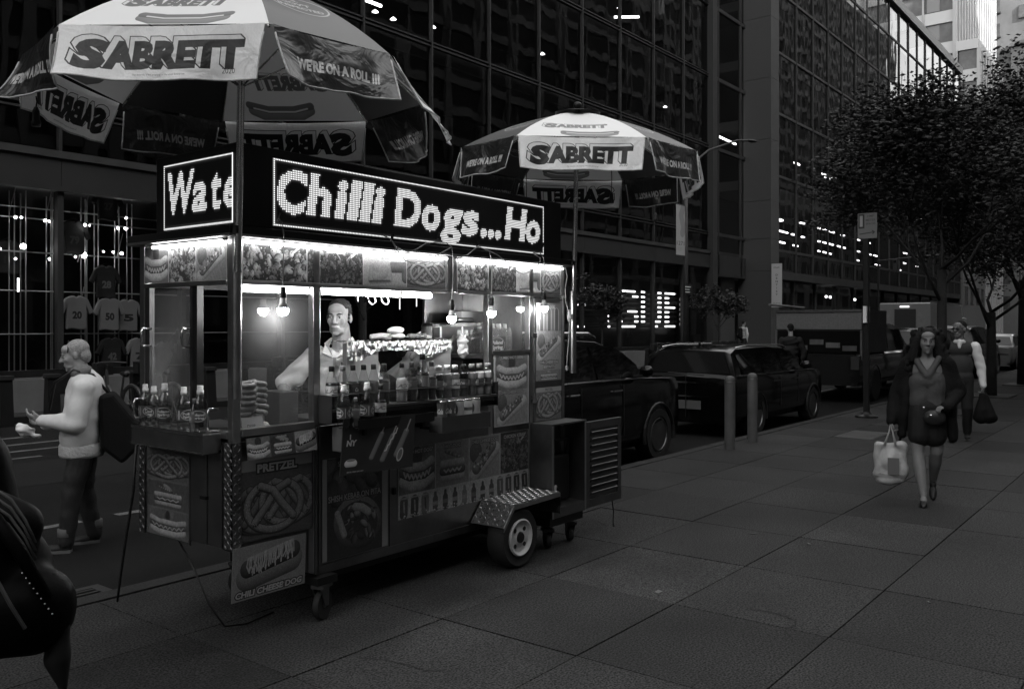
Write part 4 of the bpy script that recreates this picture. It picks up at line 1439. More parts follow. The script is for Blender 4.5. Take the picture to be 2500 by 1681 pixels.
def umbrella(x, y, zf, rise, front, label, base_z, tilt=(0, 0), wind=0.0, seed=1, flare=0.0):
    t = empty('umbrella', (x, y, base_z), label=label, cat='umbrella', group='vendor umbrellas over the food cart')
    T = Matrix.Rotation(tilt[0], 3, 'X') @ Matrix.Rotation(tilt[1], 3, 'Y')
    zf -= base_z
    rs = random.Random(seed)
    HW, HN = R(27.5), R(17.5)
    ang = []
    for k in range(4):
        ang += [front + k * math.pi / 2 - HW, front + k * math.pi / 2 + HW]
    def prof(s):                      # s: 0 centre .. 1 rim
        return rise * (1 - (0.84 * s ** 1.25 + .16 * s ** 3.2))
    def P(a, s):
        return Vector((math.cos(a) * UR * s, math.sin(a) * UR * s, zf + prof(s)))
    for i in range(8):
        a0, a1 = ang[i], ang[(i + 1) % 8]
        if a1 < a0: a1 += 2 * math.pi
        wide = i % 2 == 0
        am = (a0 + a1) / 2
        lat = Vector((-math.sin(am), math.cos(am), 0))
        out = Vector((math.cos(am), math.sin(am), 0))
        m = UM[0 if wide else 1]
        n, q = 10, 8
        b = MB()
        def pt(s, j):
            p0, p1 = P(a0, s), P(a1, s)
            u = j / q
            p = p0.lerp(p1, u)
            p.z -= .022 * math.sin(math.pi * u) * math.sin(math.pi * min(1, s * 1.05)) * (1 if wide else .6)
            return p
        for r_ in range(n):
            for j in range(q):
                pp = [pt(max(.1, r_ / n), j), pt((r_ + 1) / n, j), pt((r_ + 1) / n, j + 1), pt(max(.1, r_ / n), j + 1)]
                if r_ == 0: pp = [pt(.1, j), pt(.1 + .0001 + .0, j), pt(.1, j + 1), pt(.1, j + 1)]
                if r_ == 0: continue
                uv = [(0.5 + p.dot(lat) * (1 if 1 else 0) / 1.0, (UR - p.dot(out)) / UR) for p in pp]
                b.quad(*[T @ p for p in pp], uv=uv)
        me = b.mesh('canopy_panel', m, True)
        weld(me)
        link('canopy_panel', me, t)
        # valance
        p0, p1 = P(a0, 1.0), P(a1, 1.0)
        L = (p1 - p0).length
        d = (p1 - p0).normalized()
        q, n = 28, 8
        ph = rs.random() * 6
        def vp(u, w):
            gap = .012 + .02 * w
            s = gap + (L - 2 * gap) * u
            p = p0 + d * s
            f = .012 + .05 * w + .012 * math.sin(u * 11 + ph) * w + .007 * math.sin(u * 23 + ph * 2 + w * 2) * w
            f += flare * max(0, out.dot(Vector((SY, -CY, 0))) - .3) * w * (.4 + .6 * u)
            f += wind * (rs_w * .10) * w * w * math.sin(u * 4 + ph)
            p = p + out * f
            p.z -= UH * w * (1 - .02 * math.sin(u * 9 + ph)) + .012 * math.sin(math.pi * u)
            return p
        rs_w = rs.uniform(.3, 1.0)
        b = MB()
        for r_ in range(n):
            for j in range(q):
                c4 = [(j / q, r_ / n), (j / q, (r_ + 1) / n), ((j + 1) / q, (r_ + 1) / n), ((j + 1) / q, r_ / n)]
                b.quad(*[T @ vp(u, w) for u, w in c4], uv=[(u, 1 - w) for u, w in c4])
        me = b.mesh('valance', UM[2 if wide else 3], True)
        weld(me)
        V = link('valance', me, t)
        b = MB()
        edge = [vp(0, w / 6) for w in range(1, 7)] + [vp(j / 14, 1) for j in range(1, 15)] + [vp(1, 1 - w / 6) for w in range(1, 6)]
        b.tube([T @ p for p in edge], .0045, 6)
        b.build('piping', M_pipe, V, True)
        # rib and stretcher
        b = MB().tube([T @ (P(a0, s / 8) - Vector((0, 0, .012))) for s in range(0, 9)], .006, 6)
        b.build('rib', M_pole, t, True)
        b = MB().cyl(T @ Vector((0, 0, zf - .03)), T @ (P(a0, .55) - Vector((0, 0, .015))), .005, n=6)
        b.build('stretcher', M_pole, t, True)
    # vent cap, finial, pole
    b = MB()
    for k in range(8):
        a0, a1 = ang[k], ang[(k + 1) % 8]
        if a1 < a0: a1 += 2 * math.pi
        c0 = Vector((0, 0, zf + rise + .035))
        e0 = Vector((math.cos(a0) * .2, math.sin(a0) * .2, zf + prof(.2) + .03))
        e1 = Vector((math.cos(a1) * .2, math.sin(a1) * .2, zf + prof(.2) + .03))
        b.add([T @ c0, T @ e0, T @ e1], [(0, 1, 2)])
    b.build('vent_cap', mat('vent_cloth', .1, .5), t)
    MB().sph(T @ Vector((0, 0, zf + rise + .06)), (.035, .035, .03), 14, 8).build('finial', M_black, t, True)
    MB().cyl((0, 0, 0), T @ Vector((0, 0, zf + rise + .03)), .019, n=16).build('pole', M_pole, t, auto=40)
    MB().cyl((0, 0, .55), (0, 0, .59), .024, n=14).build('collar', M_black, t, auto=40)
    MB().cyl((0, 0, -.3), (0, 0, .35), .026, n=14).build('pole_sleeve', M_steel, t, auto=40)
    return t
import bmesh
def weld(me, d=1e-4):
    b = bmesh.new(); b.from_mesh(me)
    bmesh.ops.remove_doubles(b, verts=b.verts, dist=d)
    b.to_mesh(me); b.free()
    me.polygons.foreach_set('use_smooth', [True] * len(me.polygons))
umbrella(2.712, 3.905, 2.93, .52, R(213.9), 'larger striped vendor umbrella with white and dark panels at the near corner', 1.6, tilt=(.014, .010), wind=.8, seed=4, flare=.22)
umbrella(5.84, 3.93, 2.99, .38, R(215.9), 'farther vendor umbrella standing over the back end of the cart', 1.6, tilt=(0.012, 0.02), seed=9)

def socket_lamp(u, v0, v1, Y, label):
    p0, p1 = aty(u, v0, Y), aty(u + 2, v1, Y)
    t = empty('hanging_socket', p0, label=label, cat='lamp socket', group='unlit sockets hanging under the umbrellas')
    L = p0.z - p1.z
    MB().tube([(0, 0, 0), (.004, 0, -L * .5), (0, 0, -L)], .0035, 6).build('cord', M_black, t)
    MB().lathe([(.008, -L), (.016, -L - .02), (.017, -L - .06), (.022, -L - .07), (.02, -L - .09), (.008, -L - .09)], n=12).build('socket', M_black, t, True)
socket_lamp(1493, 405, 470, 3.9, 'black unlit socket on a short cord under the farther umbrella, beside its pole')
socket_lamp(1600, 440, 520, 4.6, 'black unlit socket in the shade at the right of the farther umbrella')
socket_lamp(1285, 420, 500, 4.4, 'black cord hanging behind the left end of the farther white valance')
socket_lamp(88, 235, 262, 4.3, 'black unlit socket hanging below the left corner of the larger umbrella')
# ------------------------------------------------------------------ things on and around the cart
G_clear = glass('clear_plastic', .9, .04, 1.45)
M_cap = {k: mat('cap_' + k, v, .4) for k, v in (('black', .02), ('grey', .25), ('white', .75), ('dark', .06))}
M_liq = {k: mat('drink_' + k, v, .12, coat=.6) for k, v in (('cola', .006), ('dark', .05), ('mid', .18), ('pale', .45), ('light', .6))}
LABS = {}
def label_mat(kind):
    if kind in LABS: return LABS[kind]
    c = Cv(2.6, 90, .1)
    if kind == 'pale': c.rect(0, 0, 2.6, 1, .5); c.text('COLA', .65, .5, .4, .15, .03, .2); c.text('COLA', 1.95, .5, .4, .15, .03, .2)
    if kind == 'dark': c.rect(0, 0, 2.6, 1, .06); c.text('Coca-Cola', .65, .5, .36, .5, .03, .3, width=1.0); c.text('Coca-Cola', 1.95, .5, .36, .5, .03, .3, width=1.0)
    if kind == 'mid': c.rect(0, 0, 2.6, 1, .16); c.ell(.65, .5, .3, .3, .45); c.ell(1.95, .5, .3, .3, .45)
    if kind == 'g': c.rect(0, 0, 2.6, 1, .05); c.text('G', .65, .5, .7, .7, .08, .1); c.text('G', 1.95, .5, .7, .7, .08, .1)
    if kind == 'spring':
        c.rect(0, 0, 2.6, 1, .07)
        for a in (.65, 1.95):
            c.ell(a, .5, .52, .46, .45); c.ell(a, .5, .47, .41, .05)
            c.text('Poland', a, .38, .2, .6, .04, width=.75); c.text('Spring', a, .64, .2, .6, .04, width=.75)
            c.rect(a + .62, .1, a + .72, .9, .5)
    if kind == 'can': c.rect(0, 0, 2.6, 1, .07); c.text('Coca-Cola', .65, .5, .3, .6, .03, .3, width=1.1); c.text('Coca-Cola', 1.95, .5, .3, .6, .03, .3, width=1.1)
    if kind == 'can2': c.rect(0, 0, 2.6, 1, .35); c.ell(.65, .5, .35, .35, .06); c.ell(1.95, .5, .35, .35, .06)
    if kind == 'can3': c.rect(0, 0, 2.6, 1, .6); c.rect(0, .4, 2.6, .6, .15)
    LABS[kind] = print_mat('label_' + kind, c, .3, coat=.3)
    return LABS[kind]
def band(r, z0, z1, n=18, off=0.0, r1=None):
    b = MB()
    for k in range(n):
        a0, a1 = off + 2 * math.pi * k / n, off + 2 * math.pi * (k + 1) / n
        b.quad((r * math.cos(a0), r * math.sin(a0), z0), (r * math.cos(a1), r * math.sin(a1), z0), (r * math.cos(a1), r * math.sin(a1), z1), (r * math.cos(a0), r * math.sin(a0), z1), uv=((k / n, 0), ((k + 1) / n, 0), ((k + 1) / n, 1), (k / n, 1)))
    return b
BM = {}
def bottle(x, y, z, label, group, liq='cola', lab='pale', cap='black', kind='soda', s=1.0, rz=0.0):
    t = empty('bottle', (x, y, z), rz, label, 'bottle', group)
    t.scale = (s, s, s)
    if kind == 'soda':
        body = [(.028, 0), (.033, .008), (.031, .05), (.033, .085), (.0335, .12), (.032, .14), (.024, .17), (.015, .198), (.013, .206), (.013, .214)]
        fill, lz, ct = .142, (.07, .125), .232
    elif kind == 'water':
        body = [(.028, 0), (.034, .008), (.033, .04), (.034, .06), (.034, .115), (.0335, .132), (.027, .156), (.016, .176), (.0135, .184), (.0135, .19)]
        fill, lz, ct = .15, (.05, .108), .222
    else:
        body = [(.03, 0), (.034, .008), (.032, .05), (.034, .1), (.034, .15), (.031, .17), (.021, .19), (.019, .196), (.019, .2)]
        fill, lz, ct = .165, (.06, .12), .22
    key = kind
    if key not in BM:
        BM[key] = MB().lathe(body, n=18).mesh('shell', G_clear, True)
    link('shell', BM[key], t)
    k2 = (kind, liq)
    if k2 not in BM:
        pr = [(r - .002, h + .001) for r, h in body if h <= fill]
        BM[k2] = MB().lathe(pr + [(pr[-1][0] * .9, fill)], n=16).mesh('drink', M_liq[liq] if liq != 'water' else glass('water_fill', .85, .02, 1.2), True)
    link('drink', BM[k2], t)
    k3 = (kind, 'lab', lab)
    if k3 not in BM:
        BM[k3] = band(.0352 if kind != 'soda' else .0345, *lz).mesh('bottle_label', label_mat(lab), True)
    link('bottle_label', BM[k3], t)
    k4 = (kind, 'cap', cap)
    if k4 not in BM:
        r = .0148 if kind != 'sport' else .021
        h0 = body[-1][1]
        pr = [(r, h0 - .012), (r, ct - .004), (r * .9, ct)]
        if kind == 'water': pr = [(r * 1.1, h0 - .01), (r * 1.15, h0 + .008), (r * .95, h0 + .012), (r, ct - .004), (r * .9, ct)]
        BM[k4] = MB().lathe(pr, n=14).mesh('cap', M_cap[cap], True)
    link('cap', BM[k4], t)
    return t
GS = 'drink bottles on the rack of the serving window'
row = [(810, 'cola', 'pale', 'black', 'soda', 'cola bottle with a pale label at the left end of the rack'),
       (836, 'cola', 'pale', 'grey', 'soda', 'cola bottle with a grey cap, second from the left end of the rack'),
       (861, 'cola', 'dark', 'black', 'soda', 'cola bottle with a dark script label, third from the left end of the rack'),
       (887, 'cola', 'mid', 'black', 'soda', 'cola bottle filled to the neck in front of the steel bin'),
       (911, 'mid', 'mid', 'dark', 'soda', 'bottle of lighter soda beside the cola bottles'),
       (937, 'dark', 'mid', 'dark', 'soda', 'dark fruit soda bottle left of the gap in the rack'),
       (982, 'light', 'pale', 'black', 'soda', 'tall lemonade bottle standing alone right of the gap'),
       (1007, 'dark', 'mid', 'dark', 'soda', 'dark bottle between the lemonade and the large cola'),
       (1030, 'cola', 'mid', 'black', 'soda', 'largest cola bottle, its shoulders above the whole row'),
       (1053, 'dark', 'mid', 'dark', 'soda', 'dark soda bottle just right of the largest cola'),
       (1072, 'dark', 'mid', 'white', 'sport', 'dark juice bottle, first of the three white caps'),
       (1092, 'mid', 'mid', 'white', 'sport', 'juice bottle in the middle of the three white caps'),
       (1111, 'mid', 'pale', 'white', 'sport', 'juice bottle, last of the three white caps'),
       (1133, 'cola', 'dark', 'black', 'sport', 'black capped iced tea bottle right of the white caps'),
       (1152, 'mid', 'g', 'grey', 'sport', 'grey sports drink bottle, leftmost of those lettered G'),
       (1171, 'light', 'g', 'grey', 'sport', 'palest sports drink bottle, the middle one lettered G'),
       (1189, 'pale', 'g', 'grey', 'sport', 'sports drink bottle lettered G at the right end of the rack')]
for i, (u, lq, lb, cp, kd, tx) in enumerate(row):
    p = aty(u, 960, 3.922)
    bottle(p.x, 3.922 + random.uniform(-.006, .006), 1.199, tx, GS, lq, lb, cp, kd, 1.28 if i == 8 else (1.06 if kd == 'soda' else .98), rz=R(-110) + random.uniform(-.4, .4))
GT = 'bottles in the low tray under the rack'
for u, lq, lb, cp, kd, s_, tx in ((839, 'water', 'spring', 'white', 'water', 1.1, 'water bottle with a sports cap at the left of the low tray'), (868, 'mid', 'mid', 'grey', 'soda', .72, 'small grey capped bottle between the two water bottles'), (896, 'water', 'spring', 'white', 'water', 1.12, 'water bottle with a round badge label at the middle of the low tray'), (929, 'cola', 'pale', 'dark', 'soda', 1.0, 'cola bottle with a pale label in the low tray')):
    p = aty(u, 1000, 3.80)
    bottle(p.x, 3.80, 1.099, tx, GT, lq, lb, cp, kd, s_, rz=R(-115))
GE = 'bottles on the end tray of the cart'
for k, (u, v, Xp, lb, kd, s_, tx) in enumerate(((355, 1030, 2.69, 'spring', 'water', 1.05, 'water bottle at the far left of the end tray'), (376, 1035, 2.685, 'spring', 'water', 1.02, 'water bottle second on the end tray, half hidden'), (402, 1045, 2.672, 'spring', 'water', 1.12, 'water bottle third on the end tray, nearest the lip'), (449, 1050, 2.69, 'spring', 'water', 1.06, 'water bottle right of the gap on the end tray'), (475, 1055, 2.665, 'mid', 'soda', .78, 'small bottle before the last water bottle on the end tray'), (489, 1060, 2.69, 'spring', 'water', 1.12, 'last water bottle of the end tray, beside the door handle'))):
    p = atx(u, v, Xp)
    bottle(Xp, p.y, 1.109, tx, GE, 'water' if kd == 'water' else 'mid', lb, 'white' if kd == 'water' else 'grey', kd, s_, rz=R(200) + k)
# cans in their box
bxx = empty('can_box', (4.34, 3.80, 1.0), label='dark open cardboard box holding the row of cans', cat='box')
b = MB()
for a in ((-.24, .24, -.055, -.05, 0, .10), (-.24, .24, .05, .055, 0, .10), (-.24, -.235, -.05, .05, 0, .10), (.235, .24, -.05, .05, 0, .10), (-.235, .235, -.05, .05, 0, .005)):
    b.box(*a)
b.build('carton', mat('dark_carton', .05, .8, var=.2, scale=6), bxx)
bx('bracket', M_dark, bxx, -.2, -.17, .056, .178, .01, .03)
bx('bracket', M_dark, bxx, .17, .2, .056, .178, .01, .03)
for k, (lb, tx) in enumerate((('can', 'cola can with script lettering at the left of the box'), ('can', 'second can from the left, darkest of the five'), ('can2', 'middle can with a round dark emblem'), ('can3', 'palest can, fourth from the left in the box'), ('can2', 'last can at the right end of the box'))):
    t = empty('drink_can', (4.16 + k * .082, 3.80, 1.072), R(-110), tx, 'can', 'drink cans in the carton')
    band(.033, .008, .112).build('can_wall', label_mat(lb), t, True)
    MB().lathe([(.026, 0), (.033, .008), (.0329, .0085)], n=16).build('can_base', M_steel, t, True)
    MB().lathe([(.0331, .111), (.0285, .122), (.0285, .124), (.026, .121)], n=18).build('can_top', M_chrome, t, True)
    MB().box(-.012, .006, -.006, .006, .1222, .124).build('tab', M_chrome, t)
    bx('riser', M_dark, bxx, -.24 + k * .082 + .03, -.24 + k * .082 + .09, -.03, .03, .006, .0715)
# food on show: foil covered warmer
fw = empty('food_warmer', (3.98, 4.22, 1.135), label='steel food warmer with its top wrapped in crumpled foil', cat='food warmer')
M_foil = mat('foil', .45, .3, 1.0, bump=.8, bscale=35)
xL, xR = aty(849, 830, 4.16).x - 3.98, aty(1108, 830, 4.16).x - 3.98
zt = aty(960, 832, 4.16).z - 1.135
bx('side_bin', mat('bin_steel', .45, .5, .8), fw, xL, xL + .27, -.05, -.01, 0, zt - .01, bevel=.004)
bx('side_bin', MATS['bin_steel'], fw, xR - .27, xR - .02, -.05, -.01, 0, zt - .03, bevel=.004)
b = MB()
nx, ny = 70, 16
rs = random.Random(5)
vs = []
for j in range(ny + 1):
    for i in range(nx + 1):
        x = xL - .015 + (xR - .03 - xL) * i / nx
        t_ = j / ny
        if t_ < .25: y, z = -.075 + rs.uniform(-.006, .006), zt - .062 * (1 - t_ / .25) - (.06 * max(0, math.sin((x - xL) * 9 + 1.2)) * (1 - t_ / .25))
        else: y, z = -.07 + .17 * (t_ - .25) / .75, zt + rs.uniform(-.004, .006)
        vs.append((x, y + rs.uniform(-.004, .004), z + rs.uniform(-.004, .004)))
fs = [(j * (nx + 1) + i, j * (nx + 1) + i + 1, (j + 1) * (nx + 1) + i + 1, (j + 1) * (nx + 1) + i) for j in range(ny) for i in range(nx)]
b.add(vs, fs).build('foil_sheet', M_foil, fw)
M_bun = mat('bread', .5, .6, var=.2, scale=14)
M_meat = mat('grilled_meat', .1, .45, var=.5, scale=30, bump=.4, bscale=60)
q = aty(968, 828, 4.2)
bn = empty('bread_roll', (q.x, 4.2, 1.135 + zt + .006), label='split bread roll standing on the foil', cat='bread roll')
blob('lower_half', [('e', (0, 0, .024), (.072, .045, .022))], M_bun, bn, .006, 4)
blob('upper_half', [('e', (-.008, 0, .062), (.07, .045, .027), (0, -.05, 0))], M_bun, bn, .006, 4)
for k, (du, a, tx) in enumerate(((-48, .05, 'frankfurter in the pile on the foil, nearest'), (-40, -.06, 'frankfurter lying across the top of the pile'), (-30, .12, 'frankfurter beside the bread roll'))):
    p = aty(968 + du, 828, 4.18)
    MB().tube([(p.x - .09, 4.14 + k * .035, 1.135 + zt + .02 + (k == 1) * .012), (p.x, 4.145 + k * .03, 1.135 + zt + .027 + (k == 1) * .012), (p.x + .09, 4.15 + k * .03, 1.135 + zt + .022 + (k == 1) * .014)], [.012, .015, .012], 10).build('frankfurter', mat('sausage', .3, .3), None, True)
    o = bpy.context.scene.objects['frankfurter' if k == 0 else 'frankfurter.%03d' % k]
    tag(o, tx, 'sausage', 'frankfurters on the foil')
for k, tx in enumerate(('kebab skewer nearest the bread roll', 'kebab skewer nearest the napkin dispenser')):
    p = aty(1012 + k * 18, 826, 4.17)
    t = empty('kebab_skewer', (p.x, 4.17 + k * .03, 1.135 + zt + .026), .1 - k * .15, tx, 'skewer', 'kebab skewers on the foil')
    MB().tube([(-.1, 0, 0), (.1, 0, .004)], .0025, 6).build('stick', M_bun, t)
    blob('meat', [('e', (-.05 + i * .025, rs.uniform(-.005, .005), .003), (.016, .02, .019 + rs.uniform(-.003, .004))) for i in range(5)], M_meat, t, .006, 2)
p = aty(1053, 826, 4.24)
nd = empty('napkin_dispenser', (p.x, 4.24, 1.135 + zt + .006), .1, 'chrome napkin dispenser on the foil covered warmer', 'napkin dispenser')
b = MB()
b.prism([(-.055, 0), (.055, 0), (.055, .085), (.045, .105), (-.045, .11), (-.055, .09)], -.05, .05, 'y')
b.build('case', M_chrome, nd, bevel=.004)
bx('opening', M_black, nd, -.045, .03, -.0525, -.0505, .012, .082)
bx('napkin', M_white, nd, .034, .05, -.0535, -.0505, .01, .085)
# things behind the glass and at the right of the window
p = aty(611, 985, 4.12)
pr = empty('pretzel_stand', (p.x, 4.12, 1.085), label='clear holder lined with foil under the stacked pretzels', cat='stand')
MB().lathe([(.075, 0), (.075, .11)], n=18).build('holder', M_foil, pr)
for k in range(6):
    t = empty('soft_pretzel', (p.x + rs.uniform(-.008, .012), 4.12, 1.198 + k * .031), rs.random() * .6, ('lowest', 'second', 'third', 'fourth', 'fifth', 'topmost')[k] + ' soft pretzel of the stack behind the corner glass', 'pretzel', 'pretzels stacked behind the corner glass')
    b = MB()
    b.tube([(.085 * math.cos(R(a)), .075 * math.sin(R(a)), .004 * math.sin(R(a * 3))) for a in range(-60, 241, 12)], .0155, 8)
    b.tube([(.0425, -.065, .004), (.0, -.03, .012), (-.03, .02, .008), (-.06, .05, .01)], .012, 8)
    b.tube([(-.0425, -.065, .004), (.0, -.03, .02), (.03, .02, .012), (.06, .05, .01)], .012, 8)
    b.build('dough', mat('pretzel_crust', .22, .35, var=.35, scale=18), t, True)
c = Cv(1.4, 160, .5)
c.text('DISP', .6, .5, .2, .05, .02)
dc = panel('display_card', print_mat('display_card', c, .7), None, (2.84, 4.03, 1.087), (.13, -.01, 0), (0, .02, .095), .002)
tag(dc, 'white card lettered DISP leaning in the display glass', 'card')
cl = blob('folded_cloth', [('e', (3.03, 4.06, 1.105), (.07, .04, .02)), ('e', (3.09, 4.06, 1.1), (.06, .04, .014)), ('e', (3.0, 4.07, 1.13), (.03, .025, .02))], mat('cloth', .7, .8, bump=.2, bscale=40), None, .006, 3)
tag(cl, 'crumpled white cloth lying at the foot of the display glass', 'cloth')
sb = bx('steel_bin', M_steelr, None, 3.13, 3.262, 4.1, 4.3, 1.086, 1.30, bevel=.004)
tag(sb, 'plain steel bin behind the display glass, right side', 'bin')
# wrapped water bottles
def pack(name, x, y, z, nx_, label, dark=True):
    t = empty(name, (x, y, z), 0, label, 'water pack')
    for i in range(nx_):
        for j in range(2):
            px, py = (i - (nx_ - 1) / 2) * .072, j * .07
            link('bottle_shell', BM['water'], t, (px, py, 0))
            link('bottle_cap', BM[('water', 'cap', 'white')], t, (px, py, 0))
    G_w = glass('shrink_wrap', .75, .12, 1.5, haze=.12)
    b = MB()
    w = nx_ * .036 + .006
    n = 12
    V = []
    for k in range(n + 1):
        zz = .19 * k / n
        for (sx_, sy_) in ((-1, -.04), (-.3, -.045), (.3, -.043), (1, -.04), (1, .11), (-1, .11)):
            V.append((sx_ * w * (1 - .15 * max(0, zz - .14) / .05) + rs.uniform(-.004, .004), sy_ + rs.uniform(-.003, .003), zz))
    F_ = [(k * 6 + i, k * 6 + (i + 1) % 6, (k + 1) * 6 + (i + 1) % 6, (k + 1) * 6 + i) for k in range(n) for i in range(6)]
    b.add(V, F_).build('wrap', G_w, t, True)
    if dark:
        c = Cv(1.5, 200, .05)
        c.ell(.75, .5, .68, .46, .5, ring=.02)
        c.text('Poland', .75, .34, .2, .6, .05, .1, width=1.0); c.text('Spring', .75, .62, .2, .6, .05, .1, width=1.0)
        panel('wrap_print', print_mat('wrap_print', c, .25, coat=.5), t, (-w + .005, -.053, .004), (w * 1.3, 0, 0), (0, 0, .125), .001)
    return t
pack('water_pack', 5.10, 4.12, 1.466, 4, 'shrink wrapped water bottles with a large printed name behind the right glass')
p = aty(1146, 855, 4.3)
pack('water_pack', p.x, 4.3, 1.42, 2, 'clear bag of water bottles left of the right hand post', False)
tag(bx('steel_bin', M_steelr, None, p.x - .12, p.x + .12, 4.26, 4.45, 1.136, 1.418, bevel=.004), 'steel drawer block under the clear bag of water', 'bin')
p = aty(1108, 850, 4.1)
t = empty('cup_bag', (p.x, 4.02, 1.56), 0, 'bag of clear cups hanging at the right of the warmer', 'bag')
blob('bag', [('e', (0, 0, .0), (.05, .035, .055)), ('e', (.0, 0, -.06), (.045, .035, .05))], glass('thin_bag', .7, .25, 1.45, haze=.45), t, .008, 1, folds(.008, (70, 70, 50)))
MB().tube([(0, 0, .05), (0, 0, .115)], [.01, .003], 6).build('neck', MATS['thin_bag'], t)
bx('hook_bar', M_steel, t, -.2, .2, .0, .01, .11, .12)
p = aty(1150, 778, 4.45)
tag(bx('paper_stack', M_white, None, p.x - .17, p.x + .17, 4.4, 4.5, p.z - .03, p.z + .055), 'white paper packet on the shelf behind the hanging bulb', 'paper stack')
tag(bx('wall_shelf', M_steel, None, p.x - .3, p.x + .24, 4.38, 4.6, p.z - .05, p.z - .032), 'thin steel shelf under the white paper packet', 'shelf')
MB().cyl((p.x - .32, 4.4, p.z - .01), (p.x - .05, 4.4, p.z - .012), .02, n=12).build('paper_roll', M_steel, None, True)
tag(bpy.data.objects['paper_roll'], 'steel roll end sticking out at the left of the shelf', 'roll')
# ---- bulbs on cables along the front
M_cord = mat('grey_cord', .35, .5)
def z7(pts): return [(900 + x / 3.5636, 400 + y / 3.5636) for x, y in pts]
def bulb(u, vs_, vn, vg, Y, pts, label, blk=True):
    p = aty(u, vs_, Y)
    t = empty('hanging_bulb', p, 0, label, 'light bulb', 'bare bulbs hanging along the cart front')
    k = (p.x * CY + p.y * SY) / FX
    h1, h2, h3 = (vn - vs_) * k, (vg - vn) * k, .055
    MB().lathe([(.008, 0), (.015, -.006), (.0155, -h1 * .45), (.0185, -h1 * .5), (.018, -h1), (.012, -h1)], n=14).build('socket', M_black if blk else M_white, t, auto=40)
    MB().lathe([(.015, -h1), (.018, -h1 - h2 * .5), (.029, -h1 - h2)], n=18).build('neck', mat('bulb_housing', .6, .4), t, True)
    pr = [(.029, -h1 - h2)] + [(.030 * math.cos(a), -h1 - h2 - .012 - .03 * math.sin(a)) for a in [R(d) for d in (0, 20, 40, 60, 80, 89)]]
    MB().lathe(pr, n=18).build('globe', E_bulb, t, True)
    W_ = [aty(a, b_, Y2) - p for (a, b_), Y2 in pts]
    MB().tube(W_ + [Vector((0, 0, 0))], .0035, 6).build('cable', M_cord, t, True)
    return t
Yc = FY - .03
bulb(691, 700, 727, 752, 3.905, [((681, 533), Yc), ((688, 545), Yc - .01), ((693, 575), 3.91), ((692, 640), 3.905)], 'bare bulb in front of the corner display glass')
bulb(1103, 731, 757, 773, 3.87, [(q_, 3.9) for q_ in z7([(590, 680), (680, 688), (722, 725), (738, 830), (736, 1000)])], 'bare bulb at the right of the serving window, hanging lowest')
bulb(1200, 726, 746, 760, 3.88, [(q_, 3.9) for q_ in z7([(960, 720), (1050, 760), (1075, 850), (1072, 1000)])], 'bare bulb in front of the right hand post')
bulb(1328, 712, 732, 748, 3.88, [(q_, 3.9) for q_ in z7([(1430, 775), (1490, 772), (1522, 815), (1530, 900), (1522, 1000)])], 'bare bulb in front of the side door poster')
for pts, tx in (([(120, 620), (190, 650), (240, 740), (320, 840), (420, 875), (520, 850), (620, 780), (720, 725)], 'slack grey cable looping over the left picture band'), ([(190, 655), (240, 720), (340, 768), (420, 740), (500, 690), (590, 680)], 'cable arching below the lit sign, left of the middle bulb'), ([(690, 790), (780, 820), (860, 790), (960, 710)], 'dark cable sagging across the band post'), ([(1000, 735), (1120, 790), (1220, 870), (1300, 940), (1350, 960), (1430, 920), (1490, 860), (1495, 820), (1430, 775)], 'slack grey cable dipping in front of the knish picture')):
    b = MB().tube([aty(a, b_, FY - .05 - .02 * (i % 2)) for i, (a, b_) in enumerate(z7(pts))], .0035, 6)
    tag(b.build('power_cable', M_cord, None, True), tx, 'cable', 'cables looping below the lit sign')
for x, y in ((1100, 600), ):
    pass
for (u, v), tx in zip(((683, 530), (958, 580), (1072, 575), (1168, 595), (1325, 600)), ('above the corner bulb', 'left of the band post', 'right of the band post', 'above the post bulb', 'at the right end')):
    p = aty(u, v, FY - .02)
    o = MB().box(-.004, .004, -.006, .012, -.025, .025, Matrix.Translation(p) @ Matrix.Rotation(.4, 4, 'Y')).build('cable_clip', M_dark, None)
    tag(o, 'black clip on the lower edge of the lit sign ' + tx, 'clip', 'cable clips under the lit sign')
wc = [aty(u, v, 3.90) for u, v in ((1381, 655), (1385, 675), (1380, 703), (1381, 735), (1388, 762), (1390, 790), (1388, 830), (1385, 870), (1384, 893))]
M_cordw = mat('pale_cord', .25, .6)
t = empty('white_cord', wc[0], 0, 'white cord with a plug hanging down the back corner pole', 'cord')
MB().tube([p - wc[0] for p in wc], .004, 7).build('cord', M_cordw, t, True)
MB().cyl(wc[-1] - wc[0], wc[-1] - wc[0] - Vector((0, 0, .035)), .012, .009, 10).build('plug', M_cordw, t)
MB().lathe([(.012, 0), (.02, -.03), (.02, -.07), (.01, -.09)], wc[4] - wc[0] + Vector((0, -.01, .02)), 12).build('plug', M_cordw, t)
st = [Vector(a) for a in ((2.70, 4.86, 1.0), (2.69, 4.88, .7), (2.67, 4.93, .42), (2.66, 4.97, .2), (2.66, 5.0, .06))]
tag(MB().tube(st, [.010, .009, .009, .009, .007], 6).build('strap', M_black, None, True), 'long black strap dangling at the far end corner of the cart', 'strap')
p0, p1 = Vector((2.80, 4.6, .45)), Vector((3.05, 4.2, .02))
tag(MB().tube([(2.78, 4.55, .46), (2.77, 4.38, .33), (2.78, 4.26, .16), (2.84, 4.2, .035), (2.98, 4.2, .012), (3.2, 4.25, .012)], .006, 6).build('floor_cable', M_black, None, True), 'black cable drooping from under the cart to the paving', 'cable')
